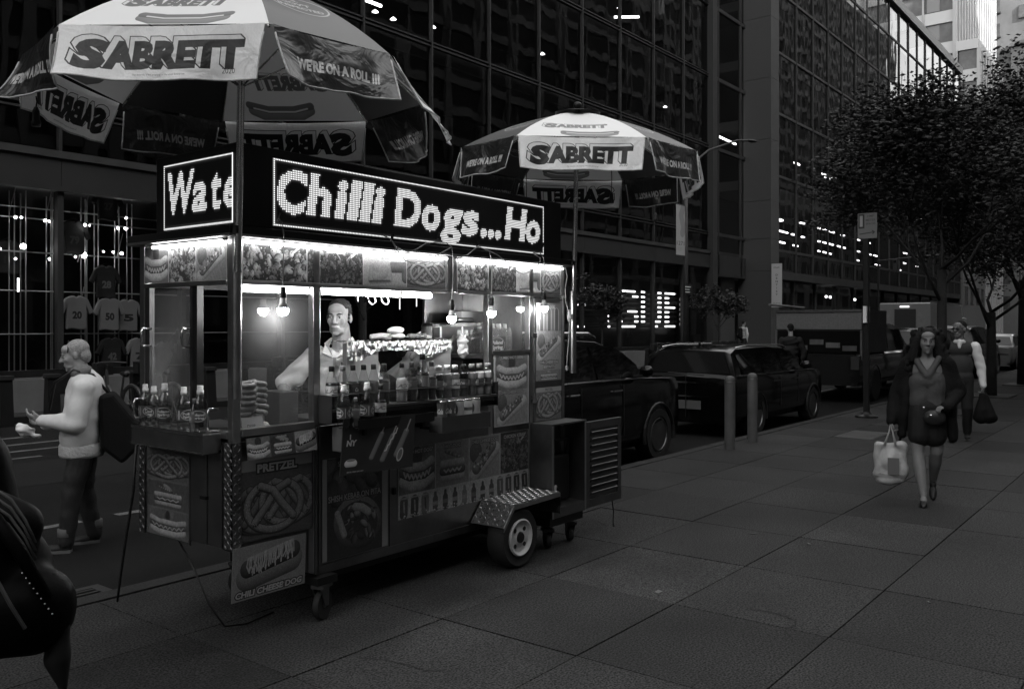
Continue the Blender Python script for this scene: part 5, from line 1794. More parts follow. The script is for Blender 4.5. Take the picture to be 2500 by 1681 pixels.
# loose boards
c = Cv(.51 / .33, 520, .022)
c.text('Corn Dog', .52, .09, .1, .55, .05, width=.66)
c.text('I', .16, .32, .09, .5, .04); c.text('NY', .19, .43, .1, .5, .05, .1)
for a, y0, w_ in ((.62, .72, .05), (.86, .78, .055), (1.16, .72, .06)):
    c.line([(a, y0 + .02), (a + .2, y0 - .4)], w_, .14, .9)
    c.line([(a + .2, y0 - .42), (a + .28, y0 - .62)], .014, .35)
c.line([(.9 + .032 * i, .66 - .05 * i + (.02 if i % 2 else -.02)) for i in range(9)], .012, .55)
c.ell(1.24, .74, .065, .13, .4, .3); c.ell(1.24, .74, .045, .1, .12, .3)
c.ell(.2, .75, .1, .03, .5); c.line([(.13, .8), (.27, .8)], .06, .5, .4); c.ell(.2, .745, .085, .02, .2)
c.text('SERVED FRESH AND HOT', .3, .95, .022, .4)
o = panel('menu_board', print_mat('corn_dog_board', c, .35, coat=.4), None, (3.30, 3.785, .835), (.50, -.075, 0), (.045, .02, .31), .008)
tag(o, 'tilted black board advertising a corn dog, hung under the rack', 'menu board')
c = Cv(.48 / .28, 480, .32)
food(c, 'chilidog', 0, 0, 1.714, .86, 97)
c.rect(0, .83, 1.714, 1, .3)
c.text('CHILI CHEESE DOG', .857, .89, .11, .6, .04, .1, width=1.55, ol=(.02, .02))
o = panel('hanging_poster', print_mat('hanging_poster', c, .4, ink=.55), None, (2.715, FY - .025, .235), (.475, 0, 0), (0.01, 0, .28), .004)
tag(o, 'poster of a chili cheese dog hung below the pretzel panel', 'poster')
# ------------------------------------------------------------------ people
M_skin = mat('skin', .3, .5, var=.1, scale=25, bump=.12, bscale=90)
M_skin2 = mat('skin_tan', .26, .45, var=.12, scale=25, bump=.12, bscale=90)
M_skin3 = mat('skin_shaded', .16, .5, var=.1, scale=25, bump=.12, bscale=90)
M_hair = mat('dark_hair', .012, .7, spec=.15, bump=.9, bscale=120)
M_hairg = mat('grey_hair', .34, .7, var=.35, scale=60, bump=.7, bscale=120)
M_eye = mat('eye_dark', .01, .15)
M_eyew = mat('eye_white', .5, .3)
M_lip = mat('lips', .15, .5)
M_brow = mat('brow', .03, .8)

def xf(prims, M):
    out = []
    R3 = M.to_3x3().normalized()
    for p in prims:
        if p[0] == 'c': out.append(('c', M @ Vector(p[1]), M @ Vector(p[2])) + tuple(p[3:]))
        else:
            rot = Euler(p[3]).to_matrix() if len(p) > 3 else Matrix.Identity(3)
            out.append(('e', M @ Vector(p[1]), p[2], tuple((R3 @ rot).to_euler())))
    return out

def head_prims(male=True):
    j = 1.0 if male else .88
    P = [('e', (0, .016, .03), (.073, .09, .085)), ('e', (0, -.024, -.02), (.062, .066, .082)),
         ('e', (0, -.04, -.078), (.05 * j, .046, .036)), ('e', (0, -.072, -.1), (.024 * j, .018, .016)),
         ('e', (0, -.052, .052), (.058, .036, .042)),
         ('c', (-.034, -.083, .022), (.034, -.083, .022), .0095, .0095),
         ('c', (0, -.09, .012), (0, -.112, -.026), .0075, .0125), ('e', (-.013, -.1, -.03), (.009, .011, .008)), ('e', (.013, -.1, -.03), (.009, .011, .008)),
         ('e', (-.038, -.062, -.022), (.021, .017, .022)), ('e', (.038, -.062, -.022), (.021, .017, .022)),
         ('e', (0, -.083, -.058), (.03, .012, .008)), ('e', (0, -.082, -.072), (.026, .011, .007)),
         ('e', (-.075, .012, -.008), (.008, .02, .031), (0, 0, .35)), ('e', (.075, .012, -.008), (.008, .02, .031), (0, 0, -.35))]
    return P

def face(parent, M, male=True, look=0.0):
    def put(name, b, m, sm=True):
        b.v = [tuple(M @ Vector(p)) for p in b.v]
        return b.build(name, m, parent, sm)
    for s_ in (-1, 1):
        e = MB().sph((s_ * .031, -.0735, .004), (.0115, .0085, .0075), 12, 8)
        eo = put('eye', e, M_eyew)
        put('iris', MB().sph((s_ * .031 + look * .004, -.0795, .004), (.0052, .0035, .0055), 10, 6), M_eye).parent = eo
        put('eyelid', MB().tube([(s_ * .02, -.079, .008), (s_ * .031, -.083, .0115), (s_ * .043, -.077, .008)], .003, 6), M_skin2)
        put('eyebrow', MB().tube([(s_ * .013, -.0925, .023), (s_ * .03, -.0945, .03), (s_ * .05, -.083, .025)], [.0035, .0048, .002], 6), M_brow)
    put('mouth', MB().tube([(-.03, -.079, -.069), (-.012, -.0915, -.0648), (.012, -.0915, -.0648), (.03, -.079, -.069)], [.0012, .0026, .0026, .0012], 6), M_lip)

def hand_prims(w, d, n, side=1, curl=.5, s=1.0):
    """w wrist, d pointing direction, n palm normal; fingers curl towards n"""
    d, n = Vector(d).normalized(), Vector(n).normalized()
    n = (n - d * n.dot(d)).normalized()
    x = d.cross(n) * side
    w = Vector(w)
    P = [('c', w, w + d * .05 * s, .022 * s, .024 * s)]
    for k, (o, L) in enumerate(((-.028, .068), (-.0095, .078), (.0095, .073), (.027, .058))):
        b0 = w + d * .03 * s + x * o * .6 * s
        b1 = w + d * .088 * s + x * o * s
        P.append(('c', b0, b1, .0125 * s, .0098 * s))
        a = curl * .9
        c1 = b1 + (d * math.cos(a) + n * math.sin(a)) * L * .52 * s
        a2 = curl * 2.0
        c2 = c1 + (d * math.cos(a2) + n * math.sin(a2)) * L * .5 * s
        P += [('c', b1, c1, .0096 * s, .0086 * s), ('c', c1, c2, .0086 * s, .0072 * s)]
    t0 = w + d * .025 * s - x * .018 * s
    t1 = t0 + (d * .7 - x * .7 + n * .35).normalized() * .04 * s
    t2 = t1 + (d * .9 - x * .2 + n * .4).normalized() * .033 * s
    P += [('c', t0, t1, .013 * s, .0108 * s), ('c', t1, t2, .0105 * s, .0085 * s)]
    return P

def limb(pts, rs):
    return [('c', a, b, r0, r1) for a, b, r0, r1 in zip(pts[:-1], pts[1:], rs[:-1], rs[1:])]

def person(loc, rz, label, skin, prims, hM, male=True, voxel=.0075, faced=True, look=0.0, group=None):
    o = blob('person', prims + xf(head_prims(male), hM), skin, None, voxel, 5 if voxel < .007 else 3)
    o.location = loc
    o.rotation_euler = (0, 0, rz)
    tag(o, label, 'person', group)
    if faced: face(o, hM, male, look)
    return o
def HM(c, yaw=0, pitch=0, roll=0, s=1.0):
    return Matrix.Translation(c) @ Euler((pitch, roll, yaw)).to_matrix().to_4x4() @ Matrix.Scale(s, 4)
def shoe(parent, a, yaw, m, s=1.0, sole=None, name='shoe'):
    M = Matrix.Translation(a) @ Matrix.Rotation(yaw, 4, 'Z')
    P = xf([('e', (0, .03, .045), (.038 * s, .05 * s, .045)), ('e', (0, -.06, .032), (.042 * s, .075 * s, .032)), ('e', (0, -.125 * s, .026), (.038 * s, .04 * s, .024)), ('c', (0, .02, .05), (0, .02, .085), .04 * s, .042 * s)], M)
    o = blob(name, P, m, parent, .008, 4)
    if sole:
        b = MB()
        pts = [(.036, .07), (.04, 0), (.045, -.08), (.03, -.155), (0, -.17), (-.03, -.155), (-.045, -.08), (-.04, 0), (-.036, .07)]
        b.prism([(x * s, y * s) for x, y in pts], 0, .022, 'z')
        b.v = [tuple(M @ Vector(p)) for p in b.v]
        b.build('sole', sole, o)
    return o

# --- the vendor, looking past the corner of the cart
p = aty(831, 774, 4.52)
VZ = .28
hc = p.z - VZ
vx = p.x
H0 = Vector((0, -.03, hc))
hm = HM(H0, R(4), R(5), R(2), 1.03)
neck = [('c', (0, .01, hc - .07), (0, .03, hc - .2), .058, .066)]
# local frame turned so that -Y is the chest; the body faces the pavement, turned a little to the left
sh = hc - .235
body = neck + [('e', (0, .03, sh - .06), (.17, .1, .1)), ('e', (0, .03, sh - .3), (.15, .1, .25)), ('c', (-.09, .03, .72), (-.09, .02, .06), .08, .045), ('c', (.09, .03, .72), (.09, .02, .06), .08, .045)]
aR = [Vector((-.17, .02, sh - .02)), Vector((-.375, -.04, sh - .21)), Vector((-.30, -.27, sh - .34))]
aL = [Vector((.175, .02, sh - .01)), Vector((.25, -.03, sh - .3)), Vector((.2, -.26, sh - .42))]
body += limb(aR, [.05, .045, .03]) + limb(aL, [.05, .045, .03])
body += hand_prims(aR[2], (.1, -.9, -.4), (0, -.2, -1), -1, .6) + hand_prims(aL[2], (-.2, -.9, -.3), (0, 0, -1), 1, .6)
rzv = R(229 - 20 + 90)
V = person((vx, 4.52, VZ), rzv, 'vendor in a pale polo shirt looking out of the serving window', M_skin, body, hm, voxel=.0055, look=-.6)
M_polo = mat('pale_polo', .75, .75, var=.08, scale=20, bump=.25, bscale=90)
sp = [('e', (0, .03, sh - .05), (.195, .12, .09)), ('e', (0, .03, sh - .22), (.19, .135, .2)), ('e', (0, .03, sh - .48), (.185, .14, .25))]
sp += limb([aR[0], aR[0].lerp(aR[1], .98)], [.078, .069]) + limb([aL[0], aL[0].lerp(aL[1], .95)], [.078, .07])
blob('polo_shirt', sp, M_polo, V, .0065, 3, folds(.009, (26, 26, 19), 1))
b = MB()
cr = []
for s_ in (-1, 1):
    b.add([(s_ * .012, -.105, sh - .03), (s_ * .085, -.105, sh + .0), (s_ * .10, -.02, sh + .055), (s_ * .06, .0, sh + .095), (s_ * .062, -.05, sh + .05)], [(0, 1, 2, 4), (4, 2, 3)])
    b.add([(s_ * .06, .0, sh + .095), (s_ * .10, -.02, sh + .055), (s_ * .07, .11, sh + .05), (s_ * .045, .095, sh + .1)], [(0, 1, 2, 3)])
co = b.build('collar', M_polo, V)
so = co.modifiers.new('t', 'SOLIDIFY'); so.thickness = .008
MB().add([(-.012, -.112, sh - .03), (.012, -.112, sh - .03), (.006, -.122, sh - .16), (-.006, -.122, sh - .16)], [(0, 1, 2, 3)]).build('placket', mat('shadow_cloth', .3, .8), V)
for k in range(2):
    MB().sph((.012, -.128 - .008 * k, sh - .15 - .06 * k), .006, 8, 6).build('button', M_white, V)
MB().tube([(.05, -.115, sh - .06), (.062, -.128, sh - .11), (.085, -.13, sh - .17)], [.006, .006, .003], 6).build('glasses_arm', M_black, V)
hp = xf([('e', (0, .024, .061), (.0742, .087, .0625)), ('e', (0, .075, .01), (.062, .04, .06)), ('e', (-.066, .022, .03), (.012, .035, .036)), ('e', (.066, .022, .03), (.012, .035, .036)), ('e', (-.068, -.004, .02), (.008, .014, .034)), ('e', (.068, -.004, .02), (.008, .014, .034))], hm)
ho = blob('hair', hp, mat('short_grey_hair', .05, .7, var=.6, scale=70, bump=.8, bscale=140), V, .006, 2, folds(.0025, (90, 90, 90)))
# --- the man stooping behind the warmer
p = aty(1003, 868, 4.66)
hz = p.z - .0
hm = HM((0, 0, hz), R(55), R(32), 0, 1.0)
bd = [('c', (0, 0, hz - .05), (-.1, .12, hz - .18), .055, .065), ('e', (-.16, .2, hz - .3), (.17, .13, .16)), ('e', (-.2, .3, hz - .65), (.16, .13, .3)), ('c', (-.28, .3, hz - .9), (-.28, .3, .06), .08, .045), ('c', (-.12, .3, hz - .9), (-.12, .3, .06), .08, .045)]
aS = [Vector((-.3, .1, hz - .22)), Vector((-.32, -.02, hz - .5)), Vector((-.1, -.1, hz - .55))]
bd += limb(aS, [.052, .045, .032]) + hand_prims(aS[2], (1, -.2, -.2), (0, 0, -1), 1, .5)
P2 = person((p.x, 4.66, 0.0), R(10), 'man in a dark tee shirt stooping behind the foil covered warmer', M_skin2, bd, hm)
M_tee = mat('dark_tee', .05, .8, var=.15, scale=10, bump=.25, bscale=70)
blob('tee_shirt', [('e', (-.14, .18, hz - .25), (.2, .15, .14)), ('e', (-.18, .27, hz - .5), (.19, .16, .3))] + limb(aS[:2], [.082, .07]), M_tee, P2, .01, 4, folds(.01, (20, 20, 16), 3))
blob('hair', xf([('e', (0, .03, .05), (.077, .088, .078)), ('e', (0, .075, .0), (.06, .04, .06))], hm), M_hair, P2, .008, 2)
blob('beard', xf([('e', (0, -.05, -.085), (.052, .04, .034))], hm), M_brow, P2, .007, 2)

# --- man in the pale sweater, seen from behind on the left
h = 1.66
hcz = 1.555
hm = HM((0, -.05, hcz), R(0), R(12), 0, 1.04)
bd = [('c', (0, -.03, hcz - .06), (0, .03, hcz - .2), .06, .07), ('e', (0, .03, 1.24), (.17, .12, .16)), ('e', (0, .0, .95), (.17, .14, .2))]
aR = [Vector((-.2, .03, 1.3)), Vector((-.25, -.02, 1.03)), Vector((-.14, -.28, 1.0))]
aL = [Vector((.2, .03, 1.3)), Vector((.25, -.02, 1.03)), Vector((.13, -.27, 1.05))]
for a in (aR, aL): bd += limb(a, [.055, .05, .032])
bd += hand_prims(aR[2], (.15, -1, .25), (.6, 0, .6), -1, .7) + hand_prims(aL[2], (-.2, -1, .35), (-.5, 0, .7), 1, .5)
lg = [[Vector((-.075, .02, .84)), Vector((-.13, .0, .47)), Vector((-.15, .08, .08))], [Vector((.075, .02, .84)), Vector((.12, -.06, .47)), Vector((.13, -.1, .08))]]
for a in lg: bd += limb(a, [.09, .065, .045])
MP = person((3.50, 7.14, -.12), R(148 + 90), 'white haired man in a pale knitted sweater standing in the roadway', M_skin, bd, hm)
M_sw = mat('pale_knit', .6, .85, var=.1, scale=9, bump=.18, bscale=140)
blob('sweater', [('e', (0, .03, 1.27), (.215, .15, .16)), ('c', (-.055, .02, 1.22), (-.055, -.01, .9), .14, .15), ('c', (.055, .02, 1.22), (.055, -.01, .9), .14, .15), ('e', (0, .02, 1.4), (.085, .085, .06))] + limb(aR, [.085, .085, .05]) + limb(aL, [.085, .085, .05]), M_sw, MP, .01, 16, folds(.004, (11, 11, 13), 2))
b = MB()
b.lathe([(.168, .74), (.177, .76), (.177, .83), (.168, .85)], n=40)
b.v = [(x * 1.08, y * .95, z) for x, y, z in b.v]
b.build('rib_hem', mat('rib_knit', .5, .9, bump=.6, bscale=60), MP, True)
blob('scarf', [('c', (-.06, -.04, 1.42), (.06, -.04, 1.42), .045, .045), ('c', (.07, .03, 1.43), (-.07, .03, 1.43), .045, .045)], mat('grey_scarf', .16, .9, bump=.4, bscale=80), MP, .01, 4)
blob('jeans', [('e', (0, .02, .82), (.155, .125, .1))] + limb(lg[0], [.105, .082, .062])[:2] + limb(lg[1], [.105, .082, .062])[:2], mat('dark_denim', .018, .85, var=.4, scale=9, bump=.3, bscale=90), MP, .01, 4, folds(.0035, (16, 16, 14), 5))
for a in lg:
    b = MB().lathe([(.058, -.035), (.062, -.03), (.063, .03), (.056, .034)], a[2] + Vector((0, 0, .08)), 18)
    b.build('turned_cuff', mat('cuff_lining', .09, .8), MP, True)
shoe(MP, (-.15, .05, 0), R(8), mat('black_suede', .02, .7), 1.0, mat('pale_sole', .1, .7))
shoe(MP, (.13, -.13, 0), R(-10), MATS['black_suede'], 1.0, MATS['pale_sole'])
blob('hair', xf([('e', (0, .028, .045), (.077, .09, .08)), ('e', (0, .07, -.01), (.066, .045, .07))], hm), M_hairg, MP, .007, 3)
b = MB().tube([(s_, -.02 - abs(s_) * .2, .12 - abs(s_) * 1.1) for s_ in (-.08, -.05, 0, .05, .08)], .005, 6)
b.v = [tuple(hm @ Vector(q)) for q in b.v]
b.build('sunglasses', M_black, MP, True)
# what he carries
bp = empty('backpack', MP.location + Matrix.Rotation(R(238), 3, 'Z') @ Vector((.06, .21, .62)), R(238), 'black triangular sling bag on the back of the man in the sweater', 'backpack')
b = MB().prism([(-.07, .62), (.03, .64), (.2, .42), (.26, .4), (.22, .18), (.1, .06), (-.06, .2)], -.15, .13, 'x')
o = b.build('pouch', mat('black_nylon', .005, .7, bump=.1, bscale=50, spec=.15), bp, bevel=.03)
MB().tube([(.02, 0, .62), (.03, -.12, .78), (.03, -.26, .82), (-.02, -.4, .72), (-.1, -.45, .5)], .012, 8).build('strap', M_black, bp, True)
w = MP.location + Matrix.Rotation(R(238), 3, 'Z') @ Vector((-.1, -.42, .95))
nk = blob('paper_napkin', [('e', (0, 0, 0), (.09, .05, .05), (.3, .5, 0)), ('e', (.06, -.02, -.04), (.05, .03, .03), (0, .4, .3))], M_white, None, .012, 1, folds(.012, (40, 40, 40)))
nk.location = w
tag(nk, 'white paper napkin held in the hand of the man in the sweater', 'napkin')

# --- the woman walking towards the camera
hcz = 1.525
hm = HM((0, -.04, hcz), R(6), R(2), R(2), 1.0)
bd = [('c', (0, -.02, hcz - .06), (0, .01, hcz - .19), .048, .056), ('e', (0, .0, 1.24), (.145, .1, .15)), ('e', (0, .0, 1.0), (.12, .09, .2))]
aR = [Vector((-.17, .01, 1.31)), Vector((-.27, .06, 1.02)), Vector((-.31, -.03, .76))]
aL = [Vector((.17, .01, 1.31)), Vector((.27, .05, 1.05)), Vector((.17, -.16, .93))]
bd += limb(aR, [.045, .04, .027]) + limb(aL, [.045, .04, .027])
bd += hand_prims(aR[2], (0, -.1, -1), (1, 0, 0), -1, 1.1, .92) + hand_prims(aL[2], (-.8, -.5, -.2), (-.3, 0, -1), 1, 1.0, .92)
lg = [[Vector((-.09, .02, .88)), Vector((-.08, -.06, .48)), Vector((-.03, -.18, .1))], [Vector((.09, .02, .88)), Vector((.08, .02, .48)), Vector((.05, .24, .17))]]
for a in lg:
    bd += limb([a[0], a[1]], [.085, .056]) + limb([a[1], a[1].lerp(a[2], .35), a[2]], [.054, .058, .033])
bd += [('e', (-.03, -.22, .055), (.032, .07, .03), (.35, 0, 0)), ('e', (.05, .22, .11), (.03, .07, .03), (.9, 0, 0))]
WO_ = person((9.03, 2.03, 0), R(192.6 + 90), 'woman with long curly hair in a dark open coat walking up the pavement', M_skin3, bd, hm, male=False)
M_coat = mat('dark_coat', .008, .8, spec=.15, var=.3, scale=14, bump=.4, bscale=50)
blob('blouse', [('e', (0, -.005, 1.16), (.165, .13, .12)), ('c', (-.05, 0, 1.13), (-.05, 0, .92), .12, .112), ('c', (.05, 0, 1.13), (.05, 0, .92), .12, .112), ('c', (-.1, -.05, 1.37), (-.01, -.11, 1.2), .03, .035), ('c', (.1, -.05, 1.37), (.01, -.11, 1.2), .03, .035), ('c', (-.14, .0, 1.2), (-.12, .0, 1.36), .045, .03), ('c', (.14, .0, 1.2), (.12, .0, 1.36), .045, .03)], mat('grey_blouse', .06, .7, bump=.3, bscale=40), WO_, .009, 5, folds(.004, (20, 10, 12), 4))
blob('skirt', [('e', (0, .0, .9), (.165, .13, .12)), ('c', (-.05, -.01, .86), (-.06, -.03, .64), .12, .115), ('c', (.05, .0, .86), (.06, .0, .64), .12, .115)], mat('black_skirt', .01, .75, bump=.2, bscale=60), WO_, .01, 5)
ct = limb(aR, [.07, .068, .055]) + limb(aL, [.07, .068, .055])
ct += [('c', (-.16, .0, 1.33), (-.06, .04, 1.38), .06, .06), ('c', (.16, .0, 1.33), (.06, .04, 1.38), .06, .06), ('e', (0, .07, 1.2), (.17, .06, .2)), ('e', (0, .08, .9), (.2, .06, .25)),
       ('c', (-.15, .0, 1.3), (-.19, -.02, .95), .055, .05), ('c', (.15, .0, 1.3), (.19, -.02, .95), .055, .05), ('c', (-.19, -.02, .95), (-.22, .0, .64), .055, .045), ('c', (.19, -.02, .95), (.22, .02, .62), .055, .045),
       ('c', (-.12, .1, .66), (.14, .1, .64), .05, .05), ('c', (-.2, .04, .7), (.2, .08, .7), .04, .04)]
blob('coat', ct, M_coat, WO_, .01, 5, folds(.006, (18, 18, 9), 6))
MB().tube([(-.22, .02, .66), (-.24, .0, .56), (-.25, -.02, .5)], [.014, .012, .01], 6).build('belt_end', M_coat, WO_)
rs = random.Random(3)
hp = [('e', (0, .03, .05), (.09, .1, .08)), ('c', (-.08, .02, .02), (-.13, .02, -.16), .05, .06), ('c', (.08, .02, .02), (.14, .02, -.16), .05, .065), ('c', (-.06, .08, 0), (-.06, .1, -.2), .07, .08), ('c', (.06, .08, 0), (.08, .1, -.2), .07, .08)]
for _ in range(150):
    s_ = rs.choice((-1, 1))
    z_ = rs.uniform(-.32, .11)
    wd = .19 - .1 * max(0, z_) / .15 - .03 * max(0, -z_ - .2) / .1
    hp.append(('e', (s_ * rs.uniform(.075 if z_ < .09 else .0, wd), rs.uniform(-.03, .13), z_), (rs.uniform(.012, .028), rs.uniform(.012, .028), rs.uniform(.02, .04))))
blob('hair', xf(hp, hm), M_hair, WO_, .008, 1)
for a, yaw in ((lg[0][2] + Vector((0, -.02, 0)), 0), (lg[1][2] + Vector((0, .0, 0)), 0)):
    M = Matrix.Translation((a.x, a.y, a.z - .1)) @ Matrix.Rotation(.55 if a.y > 0 else 0, 4, 'X')
    blob('court_shoe', xf([('e', (0, -.06, .03), (.036, .085, .032), (.3, 0, 0)), ('e', (0, .02, .07), (.033, .04, .03)), ('c', (0, .045, .07), (0, .05, .01), .013, .008)], M), M_black, WO_, .007, 3)
Wm = Matrix.Translation((9.03, 2.03, 0)) @ Matrix.Rotation(R(282.6), 4, 'Z')
bg_ = empty('carrier_bag', Wm @ Vector((-.32, -.06, .16)), R(282.6), 'pale plastic carrier bag swinging from the hand of the walking woman', 'carrier bag')
M_bag = mat('bag_plastic', .36, .35, var=.15, scale=9, bump=.5, bscale=14)
blob('sack', [('c', (-.09, 0, .04), (.09, 0, .05), .045, .05), ('c', (-.1, 0, .1), (.1, 0, .1), .06, .06), ('c', (-.1, 0, .36), (.1, 0, .37), .035, .035), ('c', (-.1, 0, .1), (-.11, 0, .36), .06, .035), ('c', (.1, 0, .1), (.11, 0, .36), .06, .035), ('e', (0, 0, .22), (.12, .06, .16))], M_bag, bg_, .01, 3, folds(.01, (26, 20, 9), 2))
for s_ in (-1, 1):
    MB().tube([(-.05 + .0, s_ * .03, .37), (-.01, s_ * .012, .5), (.0, 0, .585), (.02, s_ * .012, .5), (.05, s_ * .03, .37)], [.012, .007, .006, .007, .012], 6).build('handle', M_bag, bg_, True)
pn = panel('print', mat('bag_print', .12, .6), bg_, (-.02, -.085, .1), (.1, 0, 0), (0, 0, .16), .002)
hb = empty('handbag', Wm @ Vector((.06, -.17, .72)), R(282.6), 'small dark handbag worn across the front of the walking woman', 'handbag')
blob('pouch', [('e', (0, 0, .1), (.1, .04, .075))], mat('dark_leather', .02, .3, bump=.2, bscale=60), hb, .01, 3)
MB().sph((-.03, -.045, .12), .014, 8, 6).build('clasp', M_chrome, hb)
MB().sph((-.09, -.04, .19), .012, 8, 6).build('buckle', M_chrome, hb)

# --- the man in the waistcoat behind her
hcz = 1.62
hm = HM((0, -.03, hcz), R(-32), R(0), 0, 1.03)
bd = [('c', (0, 0, hcz - .06), (0, .02, hcz - .2), .058, .066), ('e', (0, .02, 1.3), (.17, .11, .16)), ('e', (0, .02, 1.0), (.16, .12, .22))]
aR = [Vector((-.2, .02, 1.37)), Vector((-.25, .05, 1.07)), Vector((-.24, -.1, .83))]
aL = [Vector((.2, .02, 1.37)), Vector((.27, .03, 1.08)), Vector((.3, -.02, .82))]
bd += limb(aR, [.05, .045, .03]) + limb(aL, [.05, .045, .03]) + hand_prims(aL[2], (0, 0, -1), (-1, 0, 0), 1, 1.1) + hand_prims(aR[2], (0, -.2, -1), (1, 0, 0), -1, .6)
lg = [[Vector((-.09, .02, .9)), Vector((-.1, -.1, .5)), Vector((-.1, -.05, .09))], [Vector((.09, .02, .9)), Vector((.1, .06, .5)), Vector((.1, .25, .13))]]
for a in lg: bd += limb(a, [.085, .06, .042])
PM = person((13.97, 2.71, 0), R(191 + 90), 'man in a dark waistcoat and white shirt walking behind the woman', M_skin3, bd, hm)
blob('waistcoat', [('e', (0, .02, 1.33), (.19, .13, .14)), ('e', (0, .02, 1.1), (.185, .145, .22)), ('e', (0, .02, .95), (.18, .14, .12))], mat('dark_waistcoat', .03, .75, bump=.2, bscale=50), PM, .011, 4)
blob('shirt_sleeve', limb(aL, [.072, .066, .045]), mat('white_shirt', .62, .8, bump=.3, bscale=50), PM, .009, 3, folds(.004, (20, 20, 16), 1))
blob('shirt_sleeve', limb(aR, [.072, .066, .045]), MATS['white_shirt'], PM, .009, 3, folds(.004, (20, 20, 16), 4))
blob('shirt_collar', [('c', (-.05, -.05, 1.44), (.05, -.05, 1.44), .03, .03), ('c', (0, -.1, 1.36), (0, -.07, 1.44), .02, .04)], MATS['white_shirt'], PM, .01, 2)
blob('trousers', [('e', (0, .02, .9), (.16, .13, .12))] + limb(lg[0], [.1, .078, .06]) + limb(lg[1], [.1, .078, .06]), mat('dark_trousers', .02, .8), PM, .011, 5, folds(.003, (14, 14, 9), 7))
shoe(PM, (-.1, -.08, 0), 0, M_black); shoe(PM, (.1, .22, .03), 0, M_black)
blob('hair', xf([('e', (0, .03, .05), (.077, .09, .074)), ('e', (0, .075, .0), (.063, .042, .06))], hm), M_hair, PM, .009, 2)
b = MB().tube([(-.075, -.03, .012), (-.06, -.085, .008), (-.03, -.097, .006), (0, -.098, .01), (.03, -.097, .006), (.06, -.085, .008), (.075, -.03, .012)], [.004, .008, .017, .006, .017, .008, .004], 8)
b.v = [tuple(hm @ Vector(q)) for q in b.v]
b.build('sunglasses', M_eye, PM, True)
Wm = Matrix.Translation((13.97, 2.71, 0)) @ Matrix.Rotation(R(281), 4, 'Z')
tb = empty('tote_bag', Wm @ Vector((.31, -.02, .28)), R(281), 'black tote bag carried low by the man in the waistcoat', 'tote bag')
blob('sack', [('c', (-.07, 0, .09), (.11, 0, .08), .075, .07), ('c', (-.04, 0, .4), (.02, 0, .4), .03, .03), ('c', (-.04, 0, .1), (-.03, 0, .4), .1, .035), ('c', (.07, 0, .1), (.02, 0, .4), .1, .035)], mat('black_canvas', .005, .8, spec=.15), tb, .012, 8, folds(.006, (16, 16, 10), 2))
MB().tube([(-.04, 0, .4), (-.02, 0, .5), (.0, 0, .5), (.03, 0, .4)], .01, 6).build('handle', M_black, tb)

# --- man in the black tee shirt at the truck, and the walker with a rucksack by the lobby
def simple_person(loc, rz, label, skin, top, legs, hair, h=1.75, bend=0.0, voxel=.012, pose=0):
    k = h / 1.75
    hm = HM((0, -.03 - bend, 1.62 * k), 0, R(14 if bend else 4), 0, 1.02 * k)
    bd = [('c', (0, -bend, 1.56 * k), (0, .02, 1.42 * k), .056, .066), ('e', (0, .02, 1.3 * k), (.17, .11, .16)), ('e', (0, .02, 1.0 * k), (.16, .12, .22))]
    A = [[Vector((s_ * .2, .02, 1.38 * k)), Vector((s_ * .3, .03, 1.1 * k)), Vector((s_ * .22 if pose else s_ * .26, -.2 if pose else .02, .98 * k if pose else .84 * k))] for s_ in (-1, 1)]
    L = [[Vector((s_ * .09, .02, .9 * k)), Vector((s_ * .11, -.04, .5 * k)), Vector((s_ * .12, .03 + s_ * .05, .09))] for s_ in (-1, 1)]
    for a in A: bd += limb(a, [.05, .045, .03])
    bd += hand_prims(A[0][2], (0, -.5, -.8), (1, 0, 0), -1, .7) + hand_prims(A[1][2], (0, -.5, -.8), (-1, 0, 0), 1, .7)
    for a in L: bd += limb(a, [.085, .06, .042])
    o = person(loc, rz, label, skin, bd, hm, voxel=voxel)
    blob('top', [('e', (0, .02, 1.34 * k), (.2, .135, .14)), ('e', (0, .02, 1.12 * k), (.19, .145, .22)), ('e', (0, .02, .95 * k), (.185, .14, .13))] + limb(A[0], [.075, .07, .045])[:(1 if pose else 2)] + limb(A[1], [.075, .07, .045])[:(1 if pose else 2)], top, o, voxel, 4, folds(.007, (18, 18, 16), 3))
    blob('trousers', [('e', (0, .02, .9 * k), (.165, .13, .12))] + limb(L[0], [.1, .08, .062]) + limb(L[1], [.1, .08, .062]), legs, o, voxel, 4)
    blob('hair', xf([('e', (0, .03, .05), (.079, .092, .08)), ('e', (0, .075, .0), (.063, .042, .06))], hm), hair, o, .01, 2)
    for s_, a in zip((-1, 1), L): shoe(o, (a[2].x, a[2].y - .02, 0), 0, M_black)
    return o
q = aty(1940, 790, 8.0)
simple_person((q.x - 1.3, 7.62, -.12), R(118), 'man in a black tee shirt standing at the tail of the utility truck', M_skin2, mat('black_tee', .012, .8), mat('dark_work_trousers', .02, .8), M_hair, 1.84, 0)
q = aty(1815, 781, 18.5)
BPn = simple_person((q.x, 18.5, 0), R(70), 'walker in a pale jacket passing the lobby across the avenue', M_skin2, mat('pale_jacket', .4, .8), mat('dark_work_trousers', .02, .8), M_hair, 1.9, 0, .02)
bp2 = empty('rucksack', BPn.location + Matrix.Rotation(R(70), 3, 'Z') @ Vector((-.02, .2, 1.0)), R(70), 'black rucksack on the back of the walker by the lobby', 'backpack')
blob('pouch', [('c', (0, .06, .1), (0, .04, .45), .14, .11)], MATS['black_nylon'], bp2, .02, 3)

